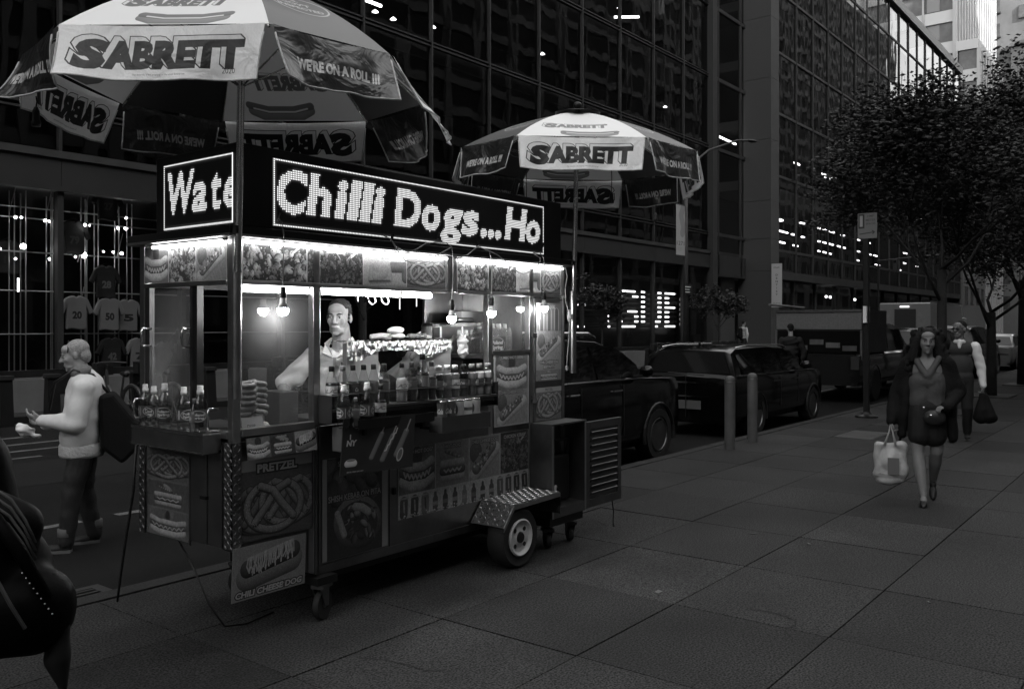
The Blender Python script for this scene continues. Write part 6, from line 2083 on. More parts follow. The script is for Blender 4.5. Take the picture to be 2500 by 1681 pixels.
# --- the person cut off by the left edge, in black leather
M_lea = mat('black_leather', .0015, .55, bump=.1, bscale=30, spec=.05)
q = Vector((1.95 * CY - 1.365 * SY, 1.95 * SY + 1.365 * CY, 0))
hm = HM((0, -.03, 1.63), 0, 0, 0, 1.02)
bd = [('c', (0, 0, 1.57), (0, .02, 1.43), .05, .06), ('e', (0, .02, 1.3), (.16, .11, .16)), ('e', (0, .02, 1.0), (.15, .12, .22))]
A = [[Vector((s_ * .19, .02, 1.38)), Vector((s_ * .25, .02, 1.1)), Vector((s_ * .08, -.2, .98))] for s_ in (-1, 1)]
L = [[Vector((s_ * .09, .02, .9)), Vector((s_ * .1, 0, .5)), Vector((s_ * .1, .03, .09))] for s_ in (-1, 1)]
for a in A: bd += limb(a, [.05, .045, .03])
bd += hand_prims(A[0][2], (0, -.3, -1), (1, 0, 0), -1, .8) + hand_prims(A[1][2], (0, -.3, -1), (-1, 0, 0), 1, .8)
for a in L: bd += limb(a, [.08, .06, .042])
LP = person(q, R(120), 'person in a long black leather coat cut off by the left edge of the picture', M_skin2, bd, hm, faced=True)
blob('leather_coat', [('c', (-.13, .02, 1.4), (.13, .02, 1.4), .085, .085), ('c', (-.08, .02, 1.3), (-.07, .02, 1.05), .13, .13), ('c', (.08, .02, 1.3), (.07, .02, 1.05), .13, .13), ('c', (0, .02, 1.34), (0, .03, 1.0), .14, .15), ('c', (0, .03, 1.0), (0, .03, .55), .15, .19), ('c', (-.07, .02, 1.05), (-.1, .03, .55), .13, .17), ('c', (.07, .02, 1.05), (.1, .03, .55), .13, .17)] + limb(A[0], [.09, .08, .055]) + limb(A[1], [.09, .08, .055]), M_lea, LP, .01, 10, folds(.005, (13, 13, 5), 2))
blob('hair', xf([('e', (0, .03, .04), (.085, .1, .09)), ('e', (0, .08, -.1), (.08, .05, .14))], hm), M_hair, LP, .01, 2)
blob('trousers', limb(L[0], [.1, .08, .06]) + limb(L[1], [.1, .08, .06]), MATS['dark_trousers'], LP, .012, 3)
for s_ in (-1, 1): shoe(LP, (s_ * .1, .0, 0), 0, M_black)
def nr(u, v, d):                        # a point d metres in front of the camera plane
    r = (u - UC) / FX * d
    return Vector((d * CY + r * SY, d * SY - r * CY, HC - (v - VC) * d / FX))
o0 = nr(30, 1560, 1.78)
hb = empty('shoulder_bag', o0, 0, 'black leather shoulder bag with zips hanging at the left edge', 'handbag')
ux = Vector((SY, -CY, 0)); uy = Vector((CY, SY, 0))
def lp(a, b_, c_): return ux * a + uy * b_ + Vector((0, 0, c_))
blob('bag_body', [('e', lp(-.06, 0, .12), (.14, .09, .13)), ('c', lp(-.12, 0, .27), lp(.0, 0, .22), .07, .06), ('c', lp(-.1, 0, .05), lp(.04, 0, .06), .09, .085)], M_lea, hb, .009, 8, folds(.003, (14, 14, 14), 9))
MB().tube([lp(-.06, -.08, .28), lp(-.0, -.1, .2), lp(.05, -.095, .1), lp(.07, -.08, .05)], .004, 6).build('zip', M_steelr, hb)
MB().tube([lp(-.03, -.07, .31), lp(.05, -.07, .2), lp(.095, -.05, .1)], .013, 8).build('seam_roll', M_lea, hb, True)
for k in range(9):
    MB().sph(lp(.062 + k * .0062, -.075 + k * .002, .155 - k * .0105), .0019, 6, 5).build('stud', M_steel, hb)
for k in range(5):
    MB().tube([lp(.0 - .004 * k, -.06, .315 - .014 * k), lp(.035 - .002 * k, -.065, .295 - .016 * k), lp(.062 - .001 * k, -.065, .255 - .016 * k), lp(.08, -.06, .21 - .016 * k)], .0028, 6).build('cord_trim', mat('trim_cord', .04, .8), hb, True)
blob('strap_tail', [('c', lp(.08, 0, .12), lp(.098, 0, .03), .02, .02), ('c', lp(.098, 0, .03), lp(.09, 0, -.04), .02, .026), ('c', lp(.09, 0, -.04), lp(.107, 0, -.115), .025, .006)], mat('black_cloth', .006, .9), hb, .008, 6, folds(.002, (40, 40, 20), 3))
for k in range(11):
    z = .24 + k * .022
    c = lp(-.045 + .0 * k, -.06, z)
    a = R(90) if k % 2 else 0
    pts = []
    for i in range(13):
        t = 2 * math.pi * i / 12
        e1 = ux * math.cos(a) + uy * math.sin(a)
        pts.append(c + e1 * (.009 * math.cos(t)) + Vector((0, 0, .016 * math.sin(t))))
    MB().tube(pts, .0028, 6).build('chain_link', M_steel, hb, True)
cb = empty('black_bag', nr(5, 1700, 1.75), 0, 'stiff black carrier bag at the bottom left corner', 'bag')
blob('bag_body', [('b', -.14, .03, -.09, .09, -.34, .02)], mat('matt_black_bag', .012, .6, bump=.2, bscale=30), cb, .012, 3)
cb.rotation_euler = (0, 0, YAW - R(90))
cb.location.z = .36
# ------------------------------------------------------------------ vehicles
M_car = mat('black_car_paint', .002, .12, spec=.35)
M_carg = mat('grey_car_paint', .008, .25, coat=1.0)
M_carw = mat('white_car_paint', .12, .3, coat=1.0)
M_cg = mat('car_glass', .004, .04, spec=.4)
M_lens = glass('lamp_lens', .7, .05, 1.5)
def loft(b, stations):
    """stations: (x, [(y,z) half section from bottom centre to top centre])"""
    n = len(stations[0][1])
    vs = []
    for x, sec in stations:
        full = sec + [(-y, z) for y, z in reversed(sec)]
        vs += [(x, y, z) for y, z in full]
    m = 2 * n
    fs = []
    for i in range(len(stations) - 1):
        for k in range(m):
            k2 = (k + 1) % m
            fs.append((i * m + k, i * m + k2, (i + 1) * m + k2, (i + 1) * m + k))
    fs.append(tuple(range(m)))
    fs.append(tuple((len(stations) - 1) * m + k for k in range(m)))
    b.add(vs, fs)
def car(name, label, loc, rz, L, W_, H, paint, belt, hood, kind='suv', group=None, wheel=.35, cat='car', detail=True):
    t = empty(name, loc, rz, label, cat, group)
    w = W_ / 2
    zb = .22
    def sec(sc, z_sh, z_top):
        return [(0, zb), (w * sc * .86, zb), (w * sc * .97, zb + .12), (w * sc, zb + .38), (w * sc * .985, z_sh - .1), (w * sc * .93, z_sh), (w * sc * .6, z_top), (0, z_top + .012)]
    xs = {'suv': [(-.5, .86, .0), (-.485, .95, .0), (-.4, 1, 0), (.1, 1, 0), (.2, 1, .0), (.35, .985, .4), (.45, .93, .75), (.492, .82, 1.0), (.5, .72, 1.1)],
          'mini': [(-.5, .9, .05), (-.49, .96, .0), (-.42, 1, 0), (.1, 1, 0), (.22, 1, 0), (.36, .98, .35), (.46, .92, .7), (.495, .8, 1.0), (.5, .7, 1.1)]}['mini' if kind == 'mini' else 'suv']
    b = MB()
    st = []
    for fx, sc, dn in xs:
        zs = belt - (belt - hood) * dn * .9 if dn else belt
        if fx < -.49: zs -= .05
        st.append((fx * L, sec(sc, zs, zs + .02)))
    loft(b, st)
    body = b.build('body', paint, t, auto=38, bevel=.05)
    # cabin
    if kind == 'suv': cs = [(-.485, belt - .02), (-.43, H - .10), (-.36, H - .02), (-.1, H), (.06, H - .035), (.135, H - .14), (.27, belt - .02)]
    elif kind == 'mini': cs = [(-.49, belt - .02), (-.455, H - .09), (-.40, H - .02), (-.1, H), (.08, H - .04), (.13, H - .12), (.235, belt - .02)]
    elif kind == 'sedan': cs = [(-.36, belt - .02), (-.22, H - .1), (-.15, H - .02), (0, H), (.08, H - .04), (.12, H - .1), (.26, belt - .02)]
    else: cs = [(-.05, belt - .02), (-.04, H - .1), (0, H - .02), (.1, H), (.17, H - .04), (.21, H - .14), (.31, belt - .02)]
    wb_, wtp = w * .92, w * .72
    def yat(z): return wb_ + (wtp - wb_) * max(0, (z - belt)) / (H - belt)
    b = MB()
    st = []
    for fx, z in cs:
        z = max(z, belt - .015)
        y1 = yat(z)
        st.append((fx * L, [(0, belt - .05), (wb_, belt - .05), (wb_, belt - .02), (yat(belt + (z - belt) * .5), belt + (z - belt) * .5), (y1, z - .035 if z > belt + .1 else z), (y1 * .86, z + .002), (0, z + .02)]))
    loft(b, st)
    cab = b.build('cabin', paint, t, auto=30, bevel=.03)
    # side windows, a pane each, standing 6 mm proud of the cabin shell
    x_r, x_f = cs[1][0] * L, cs[-2][0] * L
    zt = H - .12
    def side_win(pts):
        for s_ in (-1, 1):
            b = MB()
            o1 = [(x, s_ * (yat(z) + .006), z) for x, z in pts]
            b.add(o1, [tuple(range(len(o1)))])
            b.build('window', M_cg, t)
    n = {'suv': 3, 'mini': 3, 'sedan': 2}.get(kind, 2)
    xa, xb = (cs[0][0] * L + .25, cs[-1][0] * L - .18)
    ztr = lambda x: min(zt, belt + .03 + (x - cs[0][0] * L) * (H - belt) / max(.01, (cs[1][0] - cs[0][0]) * L) * .8, belt + .03 + (cs[-1][0] * L - x) * (H - belt - .12) / ((cs[-1][0] - cs[-2][0]) * L) * .97)
    for k in range(n):
        a, c_ = xa + (xb - xa) * k / n + .03, xa + (xb - xa) * (k + 1) / n - .03
        up = [(x, ztr(x)) for x in [c_ - (c_ - a) * i / 4 for i in range(5)]]
        side_win([(a, belt + .02), (c_, belt + .02)] + [p_ for p_ in up if p_[1] > belt + .03])
    # rear and front screens
    def screen(i, j, k_, name):
        (f0, z0), (f1, z1) = cs[i], cs[j]
        b = MB()
        za, zb2 = z0 + (z1 - z0) * .12, z0 + (z1 - z0) * .92
        xa_, xb_ = f0 * L + (f1 - f0) * L * .12 + k_, f0 * L + (f1 - f0) * L * .92 + k_
        ya, yb = yat(za) * .9, yat(zb2) * .84
        b.add([(xa_, -ya, za + .012), (xa_, ya, za + .012), (xb_, yb, zb2 + .012), (xb_, -yb, zb2 + .012)], [(0, 1, 2, 3)])
        b.build(name, M_cg, t)
    screen(0, 1, -.012, 'rear_window'); screen(-1, -2, .012, 'windscreen')
    # wheels
    for fx in (-.31, .31):
        for s_ in (-1, 1):
            y = s_ * (w - .11)
            b = MB().lathe([(wheel * .66, -.05), (wheel * .7, -.1), (wheel * .95, -.105), (wheel, -.06), (wheel, .06), (wheel * .95, .105), (wheel * .7, .1), (wheel * .66, .05)], (fx * L, y, wheel), 28, 'y')
            tw = b.build('wheel', M_rub, t, auto=40)
            b = MB().lathe([(wheel * .66, s_ * .09), (wheel * .6, s_ * .1), (wheel * .56, s_ * .06), (.06, s_ * .075), (.02, s_ * .08)], (fx * L, y, wheel), 20, 'y')
            for k in range(5):
                a = R(72 * k)
                b.box(-.028, .028, s_ * .07 - .012, s_ * .07 + .014, .03, wheel * .6, Matrix.Translation((fx * L, y, wheel)) @ Matrix.Rotation(a, 4, 'Y'))
            b.build('rim', M_steelr, tw)
            b = MB().tube([(fx * L + (wheel + .05) * math.cos(R(a)), s_ * w * .985, wheel + .01 + (wheel + .05) * math.sin(R(a))) for a in range(-15, 196, 15)], .022, 6)
            b.build('wheel_arch', M_black, t)
    # trim, mirrors, lamps, handles
    MB().tube([(cs[0][0] * L + .1, -w * .94, belt + .005), (cs[-1][0] * L - .1, -w * .945, belt + .0)], .013, 6).build('chrome_strip', M_chrome, t)
    for s_ in (-1, 1):
        blob('mirror', [('e', (cs[-1][0] * L - .28, s_ * (w + .06), belt + .09), (.06, .1, .075))], paint, t, .015, 2)
        blob('headlamp', [('e', (.455 * L, s_ * w * .7, hood - .09), (.12, .13, .055))], M_lens if detail else M_chrome, t, .015, 2)
        MB().sph((.46 * L, s_ * w * .72, hood - .09), (.09, .09, .035), 10, 8).build('reflector', M_chrome, t)
        MB().sph((-.487 * L, s_ * w * .74, belt - .14), (.05, .17, .075), 14, 8).build('tail_lamp', mat('tail_lens', .05, .1, coat=1), t, True)
    MB().box(-.5 * L - .006, -.5 * L + .02, -.26, .26, zb + .22, zb + .36).build('number_plate', mat('plate', .08, .5), t)
    MB().box(-.5 * L - .012, -.5 * L + .05, -w * .8, w * .8, zb + .42, zb + .44).build('bumper_trim', M_chrome, t)
    for fx in (-.14, .06):
        MB().tube([(fx * L, -w - .012, belt - .13), (fx * L + .2, -w - .012, belt - .13)], .012, 6).build('door_handle', M_chrome, t)
        MB().box(fx * L + .26, fx * L + .268, -w - .003, -w * .99, zb + .2, belt - .06).build('door_seam', M_black, t)
    return t
ZR = -.12
c1 = car('parked_car', 'black sport utility car parked just behind the cart, bonnet to the right', (8.98, 6.62, ZR), 0, 4.78, 1.95, 1.66, M_car, 1.12, 1.05, 'suv', 'cars parked along the kerb')
c2 = car('parked_car', 'small black estate car with a long roof, parked behind the two bollards', (15.2, 6.58, ZR), 0, 4.25, 1.8, 1.46, M_car, .99, .92, 'mini', 'cars parked along the kerb', .32)
for y in (-.66, .66):
    MB().tube([(-1.5, y, 1.655), (-1.4, y, 1.7), (.2, y, 1.69), (.35, y, 1.64)], .026, 8).build('roof_rail', M_chrome, c1, True)
    MB().tube([(-1.7, y, 1.43), (-1.2, y, 1.463), (.2, y, 1.45), (.5, y, 1.4)], .012, 6).build('roof_rail', M_chrome, c2, True)
MB().tube([(-2.1, -.3, .99), (-2.08, .35, 1.02)], .012, 6).build('wiper', M_black, c2)
MB().tube([(-1.6, 0, 1.46), (-1.68, 0, 1.52)], [.03, .008], 6).build('aerial', M_black, c2)
MB().box(-2.15, -2.1, -.004, .004, .3, .98).build('split_door_seam', M_black, c2)
MB().box(-2.16, -2.13, -.55, .5, .86, .885).build('tail_strip', M_chrome, c2)
# utility pick-up with a tread-plate tool chest open at the tail
PT = empty('utility_truck', (23.6, 7.08, ZR), 0, 'dark utility pick-up with a tread plate tool chest across its bed', 'truck')
b = MB()
w = 1.03
st = []
for x, hgt, sc in ((-2.9, 1.12, .97), (-2.8, 1.14, 1), (.6, 1.14, 1), (1.6, 1.15, 1), (2.7, 1.08, .96), (2.95, .95, .85)):
    st.append((x, [(0, .4), (w * sc * .93, .4), (w * sc, .55), (w * sc, .9), (w * sc * .97, hgt - .04), (w * sc * .92, hgt), (0, hgt + .01)]))
loft(b, st)
b.build('body', M_carg, PT, auto=35)
b = MB()
st = []
for x, z in ((-.55, 1.1), (-.42, 1.78), (-.2, 1.84), (.7, 1.84), (1.05, 1.72), (1.75, 1.12)):
    st.append((x, [(0, 1.05), (.95, 1.05), (.95, 1.12), (.95 - .14 * (z - 1.12) * .7, 1.12 + (z - 1.12) * .6), (.95 - .2 * (z - 1.1), max(1.12, z - .04)), (.7, z), (0, z + .02)]))
loft(b, st)
b.build('cabin', M_carg, PT, auto=30)
for s_ in (-1, 1):
    for x0, x1, x2, x3 in ((-.36, .32, .32, -.3), (.4, 1.35, .95, .4)):
        def yy(z): return s_ * (.957 - .13 * (z - 1.1))
        MB().add([(x0, yy(1.17), 1.17), (x1, yy(1.17), 1.17), (x2, yy(1.7), 1.7), (x3, yy(1.7), 1.7)], [(0, 1, 2, 3)]).build('window', M_cg, PT)
    for x in (-1.75, 1.9):
        tw = MB().lathe([(.25, -.11), (.36, -.115), (.38, -.06), (.38, .06), (.36, .115), (.25, .11)], (x, s_ * .93, .38), 26, 'y').build('wheel', M_rub, PT, auto=40)
        MB().lathe([(.25, s_ * .1), (.23, s_ * .11), (.2, s_ * .06), (.05, s_ * .09)], (x, s_ * .93, .38), 18, 'y').build('rim', M_steelr, tw)
        MB().tube([(x + .45 * math.cos(R(a)), s_ * 1.02, .4 + .45 * math.sin(R(a))) for a in range(-15, 196, 15)], .025, 6).build('wheel_arch', M_black, PT)
    MB().box(-2.92, -2.86, s_ * .9 - .09, s_ * .9 + .09, .78, 1.08).build('tail_lamp', mat('tail_lens', .05, .1), PT)
    MB().tube([(-.53, s_ * .93, 1.12), (-.44, s_ * .84, 1.74)], .03, 6).build('cab_pillar', mat('pale_trim', .35, .5), PT)
b = MB().box(-2.75, -.7, -1.0, 1.0, 1.15, 2.15)
CH = b.build('tool_chest', M_dark, PT)
b = MB()
tread(b, (-2.752, 1.0, 1.7), (0, -2.0, 0), (0, 0, .38), 34, 8, (-1, 0, 0), .006, .022, .007)
b.box(-2.752, -2.747, -1.0, 1.0, 1.7, 2.08)
b.build('tread_lid', TP, CH)
MB().box(-2.78, -2.74, -1.01, 1.01, 2.1, 2.16).build('chest_lip', M_chrome, CH)
MB().box(-2.78, -2.74, -1.02, -.98, .8, 1.68).build('chest_post', M_steelr, CH)
MB().box(-2.78, -2.74, .98, 1.02, .8, 1.68).build('chest_post', M_steelr, CH)
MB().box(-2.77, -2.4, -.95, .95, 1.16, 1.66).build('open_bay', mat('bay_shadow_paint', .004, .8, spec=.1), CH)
for k in range(5):
    MB().box(-2.79, -2.765, -.9 + k * .38, -.58 + k * .38, 1.2 + .07 * (k % 3), 1.32 + .07 * (k % 3)).build('tool_case', M_grey if k % 2 else M_steelr, CH)
MB().tube([(-2.7, 1.2, 2.3), (-.6, 1.1, 2.25)], .03, 6).build('ladder_rail', M_steelr, PT)
MB().box(-2.8, -2.3, -.6, .6, .5, .56).build('tow_step', M_dark, PT)
# traffic further up the avenue
car('parked_car', 'dark sport utility car parked beyond the second street tree', (34.5, 6.7, ZR), 0, 4.9, 1.98, 1.78, M_car, 1.14, 1.08, 'suv', 'cars parked along the kerb', .37, detail=False)
car('parked_car', 'black car parked beyond the utility truck, its roof catching the light', (29.3, 6.7, ZR), 0, 4.7, 1.9, 1.7, M_car, 1.1, 1.03, 'suv', 'cars parked along the kerb', .35, detail=False)
car('parked_car', 'pale saloon parked at the far end of the kerb line', (41.5, 6.6, ZR), 0, 4.6, 1.85, 1.45, M_carw, .95, .9, 'sedan', 'cars parked along the kerb', .33, detail=False)
car('moving_car', 'grey car driving away in the far lane beyond the trees', (52, 9.6, ZR), 0, 4.6, 1.85, 1.5, mat('silver_paint', .15, .3, coat=1), .97, .92, 'sedan', 'cars in the traffic', .33, detail=False)
car('moving_car', 'dark car in the far lane beyond the food truck', (60, 12.6, ZR), 0, 4.7, 1.9, 1.65, M_car, 1.1, 1.0, 'suv', 'cars in the traffic', .35, detail=False)
FT = empty('food_truck', (48.8, 11.0, ZR), 0, 'white box truck with a dark hatch in its rear, stopped up the avenue', 'truck')
bx('box', M_carw, FT, -4.3, 2.6, -1.15, 1.15, .55, 2.85, .05)
bx('hatch', M_black, FT, -4.33, -4.29, -.5, .45, 1.3, 2.55)
for s_ in (-1, 1):
    MB().add([(-4.315, s_ * .55, 1.3), (-4.315, s_ * 1.05, 1.3), (-4.315, s_ * .9, 2.2), (-4.315, s_ * .6, 2.45)], [(0, 1, 2, 3)]).build('painted_panel', M_grey, FT)
    for x in (-2.6, 3.4):
        MB().lathe([(.26, -.12), (.42, -.12), (.44, 0), (.42, .12), (.26, .12)], (x, s_ * .95, .44), 20, 'y').build('wheel', M_rub, FT, auto=40)
bx('roof_rail', M_chrome, FT, -4.3, 2.6, -1.17, -1.13, 2.86, 2.92)
bx('cab', M_carw, FT, 2.6, 4.5, -1.05, 1.05, .5, 2.2, .12)
bx('windscreen', M_cg, FT, 4.5, 4.52, -.9, .9, 1.3, 2.05)
bx('tail_light', emit('tail_glow', 3.0), FT, -4.34, -4.3, -.2, .2, 2.64, 2.7)
# hire bicycles in their docks, one built and copied
def bike():
    t = empty('hire_bicycle', (0, 0, 0))
    M_bk = mat('bike_paint', .035, .35)
    for x in (-.52, .52):
        b = MB()
        b.tube([(x + .33 * math.cos(R(a)), 0, .34 + .33 * math.sin(R(a))) for a in range(0, 361, 15)], .018, 6, False)
        wv = b.build('wheel', M_rub, t)
        b = MB()
        for k in range(9):
            a = R(40 * k)
            b.cyl((x, 0, .34), (x + .32 * math.cos(a), 0, .34 + .32 * math.sin(a)), .003, n=4)
        b.build('spokes', M_steelr, wv)
        MB().tube([(x + .36 * math.cos(R(a)), 0, .34 + .36 * math.sin(R(a))) for a in range(10, 171, 16)], [.03] * 11, 6).build('mudguard', M_bk, t)
    MB().tube([(-.52, 0, .34), (-.1, 0, .32), (.35, 0, .62), (.4, 0, .95)], .03, 8).build('frame', M_bk, t)
    MB().tube([(-.1, 0, .32), (-.22, 0, .85)], .022, 8).build('seat_post', M_steelr, t)
    MB().tube([(.52, 0, .34), (.38, 0, 1.05)], .02, 8).build('fork', M_bk, t)
    blob('saddle', [('c', (-.32, 0, .9), (-.14, 0, .9), .07, .035)], M_black, t, .02, 2)
    MB().tube([(.25, -.3, 1.08), (.38, -.1, 1.1), (.38, .1, 1.1), (.25, .3, 1.08)], .016, 6).build('handlebar', M_black, t)
    bx('basket', M_black, t, .45, .65, -.16, .16, .85, 1.08)
    MB().sph((.56, 0, .8), .03, 8, 6).build('front_lamp', M_chrome, t)
    return t
def dock():
    t = empty('bike_dock', (0, 0, 0))
    b = MB().prism([(-.12, 0), (.12, 0), (.07, .82), (-.05, .86)], -.11, .11, 'y')
    b.build('post', M_dark, t)
    bx('top_plate', M_conc, t, -.08, .1, -.13, .13, .82, .9, .01)
    return t
bk, dk = bike(), dock()
def put(proto, first, name, x, y, rz, label, group, cat):
    o = proto if first else copy_tree(proto)
    o.location = (x, y, ZR); o.rotation_euler = (0, 0, rz)
    tag(o, label, cat, group)
nb = 0
WH_ = ('left of the walking man in the sweater', 'behind the man in the sweater', 'seen through the end of the cart', 'hidden behind the cart body')
for i in range(13):
    x = 6.0 + i * .82
    w_ = WH_[min(3, i // 3)]
    put(dk, i == 0, 'bike_dock', x, 16.7, R(90), 'dark docking post with a pale top, ' + w_, 'docking posts along the far kerb', 'docking post')
    if i in (0, 3, 4, 8, 9, 10, 12):
        put(bk, nb == 0, 'hire_bicycle', x, 15.9, R(90), 'dark hire bicycle across the road, ' + w_, 'hire bicycles in the docks', 'bicycle')
        nb += 1
for i in range(10):
    x = 30.0 + i * .8
    w_ = 'above the bonnet of the nearest black car' if i < 5 else 'above the roof of the black estate car'
    put(dk, False, 'bike_dock', x, 16.7, R(90), 'dark docking post across the road, seen ' + w_, 'docking posts along the far kerb', 'docking post')
    put(bk, False, 'hire_bicycle', x, 15.9, R(90), 'dark hire bicycle across the road, seen ' + w_, 'hire bicycles in the docks', 'bicycle')
# ------------------------------------------------------------------ street furniture
for k, q in enumerate((atz(1782, 1095), atz(1837, 1078))):
    t = empty('bollard', (q.x, q.y, 0), 0, ('nearer grey steel bollard at the kerb', 'farther grey steel bollard at the kerb')[k], 'bollard', 'bollards at the kerb')
    MB().lathe([(.072, 0), (.072, .92), (.068, .955), (.05, .98), (.02, .99)], n=24).build('post', mat('bollard_paint', .08, .55, var=.25, scale=5, bump=.15, bscale=40), t, auto=40)
    MB().lathe([(.074, .9), (.076, .905), (.074, .912)], n=24).build('ring', M_steelr, t)
# sign post with two plates
t = empty('sign_post', (16.65, 4.77, 0), 0, 'dark square sign post with a parking notice at its head', 'sign post')
bx('post', M_dark, t, -.045, .045, -.045, .045, 0, 3.6)
MB().lathe([(.2, 0), (.2, .03), (.1, .06), (.06, .1)], n=16).build('foot', M_dark, t)
c = Cv(.72, 220, .15)
c.rect(.03, .03, .25, .6, .02); c.text('1', .13, .3, .4, .3, .05)
c.text('HMP', .48, .12, .09, .06, .02); c.text('METER', .48, .28, .09, .06, .02); c.text('SPACES', .48, .42, .08, .06, .02)
c.line([(.08, .82), (.6, .76)], .02, .03); c.line([(.54, .7), (.62, .76), (.56, .82)], .02, .03)
panel('notice', print_mat('parking_notice', c, .5), t, (-.05, .14, 3.25), (0.0, -.34, 0), (0, 0, .46), .004)
bx('sleeve', M_white, t, -.11, -.05, -.03, .03, 1.72, 2.02)
bx('sleeve', M_white, t, .05, .11, -.03, .03, 1.72, 2.02)
bx('small_plate', M_grey, t, .05, .24, -.005, .005, 2.2, 2.35)
# lamp standard with the address banner, and its small notice
t = empty('street_lamp', (34.25, 17.25, 0), 0, 'tall grey street lamp with a long arm rising beyond the umbrella', 'street lamp')
M_lp = mat('lamp_grey', .05, .6, .3)
MB().tube([(0, 0, 0), (0, 0, 9.0)], [.12, .075], 14).build('post', M_lp, t, True)
MB().lathe([(.2, 0), (.2, .7), (.14, .85)], n=14).build('base', M_lp, t)
MB().tube([(0, 0, 8.2), (.3, -.1, 8.55), (1.4, -.4, 9.3), (3.2, -.9, 9.95), (3.9, -1.1, 10.05)], [.06, .055, .05, .045, .04], 8).build('arm', M_lp, t, True)
blob('lamp_head', [('e', (4.2, -1.18, 10.06), (.35, .14, .07), (0, 0, -.27))], M_lp, t, .025, 2)
MB().lathe([(.1, 0), (.07, -.03), (.01, -.05)], (4.2, -1.18, 10.0), 12).build('lens', M_lens, t)
MB().tube([(0, 0, 6.75), (-.9, 0, 6.75)], .02, 6).build('banner_arm', M_lp, t)
MB().tube([(0, 0, 4.6), (-.95, 0, 4.6)], .02, 6).build('banner_arm', M_lp, t)
c = Cv(.36, 640, .45)
c.line([(.3, 0), (.2, .2), (.3, .45), (.25, .55)], .09, .3, soft=6)
c.text('1271', .18, .76, .085, .04, .0, width=.3)
for k in range(3): c.text('AVENUE OF THE AMERICAS', .15, .85 + .03 * k, .012, .2, .0, width=.22 - .04 * k)
o = panel('banner', print_mat('address_banner', c, .7, trans=.2), None, (33.35, 17.24, 4.63), (.8, 0, 0), (0, 0, 2.1), .004)
tag(o, 'pale banner numbered 1271 hanging from the street lamp', 'banner')
bx('notice', M_dark, t, -.45, .3, -.16, -.14, 2.95, 3.4)
for k, w in enumerate((.5, .4, .45)):
    bx('notice_line', M_white, t, -.38, -.38 + w, -.163, -.161, 3.28 - k * .11, 3.31 - k * .11)
# upright shop sign on the pier
c = Cv(.2, 640, .3)
c.text('Duals', .1, .085, .04, .06, .01, .25, width=.12)
for k, ch in enumerate('DENTIST'): c.text(ch, .1, .26 + k * .075, .045, .05, .03)
c.text('SUITE', .1, .91, .03, .06, .01, width=.13)
t = empty('blade_sign', (51.4, 20.2, 0), 0, 'tall narrow pale sign standing out from the stone pier', 'sign')
bx('board', M_grey, t, -.03, .03, -.62, .02, 2.75, 5.35)
panel('print', print_mat('blade_print', c, .6), t, (-.032, .02, 2.75), (0, -.64, 0), (0, 0, 2.6), .002)
# traffic lights far down the avenue
for k, (x, y) in enumerate(((62, 17.0),)):
    t = empty('traffic_light', (x, y, 0), 0, 'dark traffic signal on a mast up the avenue', 'traffic light')
    MB().tube([(0, 0, 0), (0, 0, 6), (1.0, -4, 6.3)], .07, 8).build('mast', M_dark, t)
    bx('head', M_black, t, .1, .35, -1.2, -.9, 5.2, 6.1, .03)
    MB().cyl((.09, -1.05, 5.9), (.05, -1.05, 5.9), .09, n=12).build('lens', M_lens, t)
# planters on the far pavement
for k, x in enumerate((7.4, 9.9, 12.6, 31.2, 44.5)):
    t = empty('planter', (x, 18.2, 0), 0, ('long pale concrete planter behind the docks, leftmost', 'pale concrete planter behind the docks, second from the left', 'pale concrete planter near the corner of the cart', 'pale planter at the foot of the small street tree', 'pale planter in front of the lobby')[k], 'planter', 'planters on the far pavement')
    b = MB()
    b.box(-.9, .9, -.35, -.27, 0, .62).box(-.9, .9, .27, .35, 0, .62).box(-.9, -.82, -.27, .27, 0, .62).box(.82, .9, -.27, .27, 0, .62)
    b.build('tub', mat('planter_concrete', .12, .8, var=.15, scale=2), t)
    bx('soil', M_mort, t, -.82, .82, -.27, .27, .4, .55)

# ------------------------------------------------------------------ shop displays behind the glass
M_rod = mat('rack_rod', .4, .4, .6)
M_jer = mat('white_jersey', .33, .8, bump=.3, bscale=30)
M_jerd = mat('dark_jersey', .035, .8, bump=.3, bscale=30)
E_spot = emit('spot_glow', 45.0)
rk = empty('display_rack', (0, 0, 0), label='tall grid of thin display rods filling the shop window', cat='display rack')
for u in (22, 35, 50, 63, 113, 124, 128, 198, 208, 212, 230, 240, 280, 290, 310, 322):
    q = aty(u, 793, 22.9 + (u % 3) * .3)
    MB().cyl((q.x, q.y, .3), (q.x, q.y, 5.0), .018, n=6).build('rod', M_rod, rk)
for v in (505, 530, 612, 706, 810):
    a, c2 = aty(-60, v, 23.1), aty(345, v + (345 + 60) * (VC - v) / (2925 - 0) * 1.05, 23.1)
    z = aty(100, v + 5, 23.1).z
    MB().cyl((a.x, 23.1, z), (20.0, 23.1, z), .02, n=6).build('rail', M_rod, rk)
for u0, v0, u1, v1 in ((45, 430, 22, 520), (130, 445, 116, 510), (222, 455, 205, 520), (305, 468, 282, 530), (205, 560, 190, 640), (300, 570, 285, 630), (205, 700, 200, 730), (285, 660, 280, 710)):
    MB().tube([aty(u0, v0, 22.9), aty(u1, v1, 22.9)], .012, 5).build('cable', M_rod, rk)
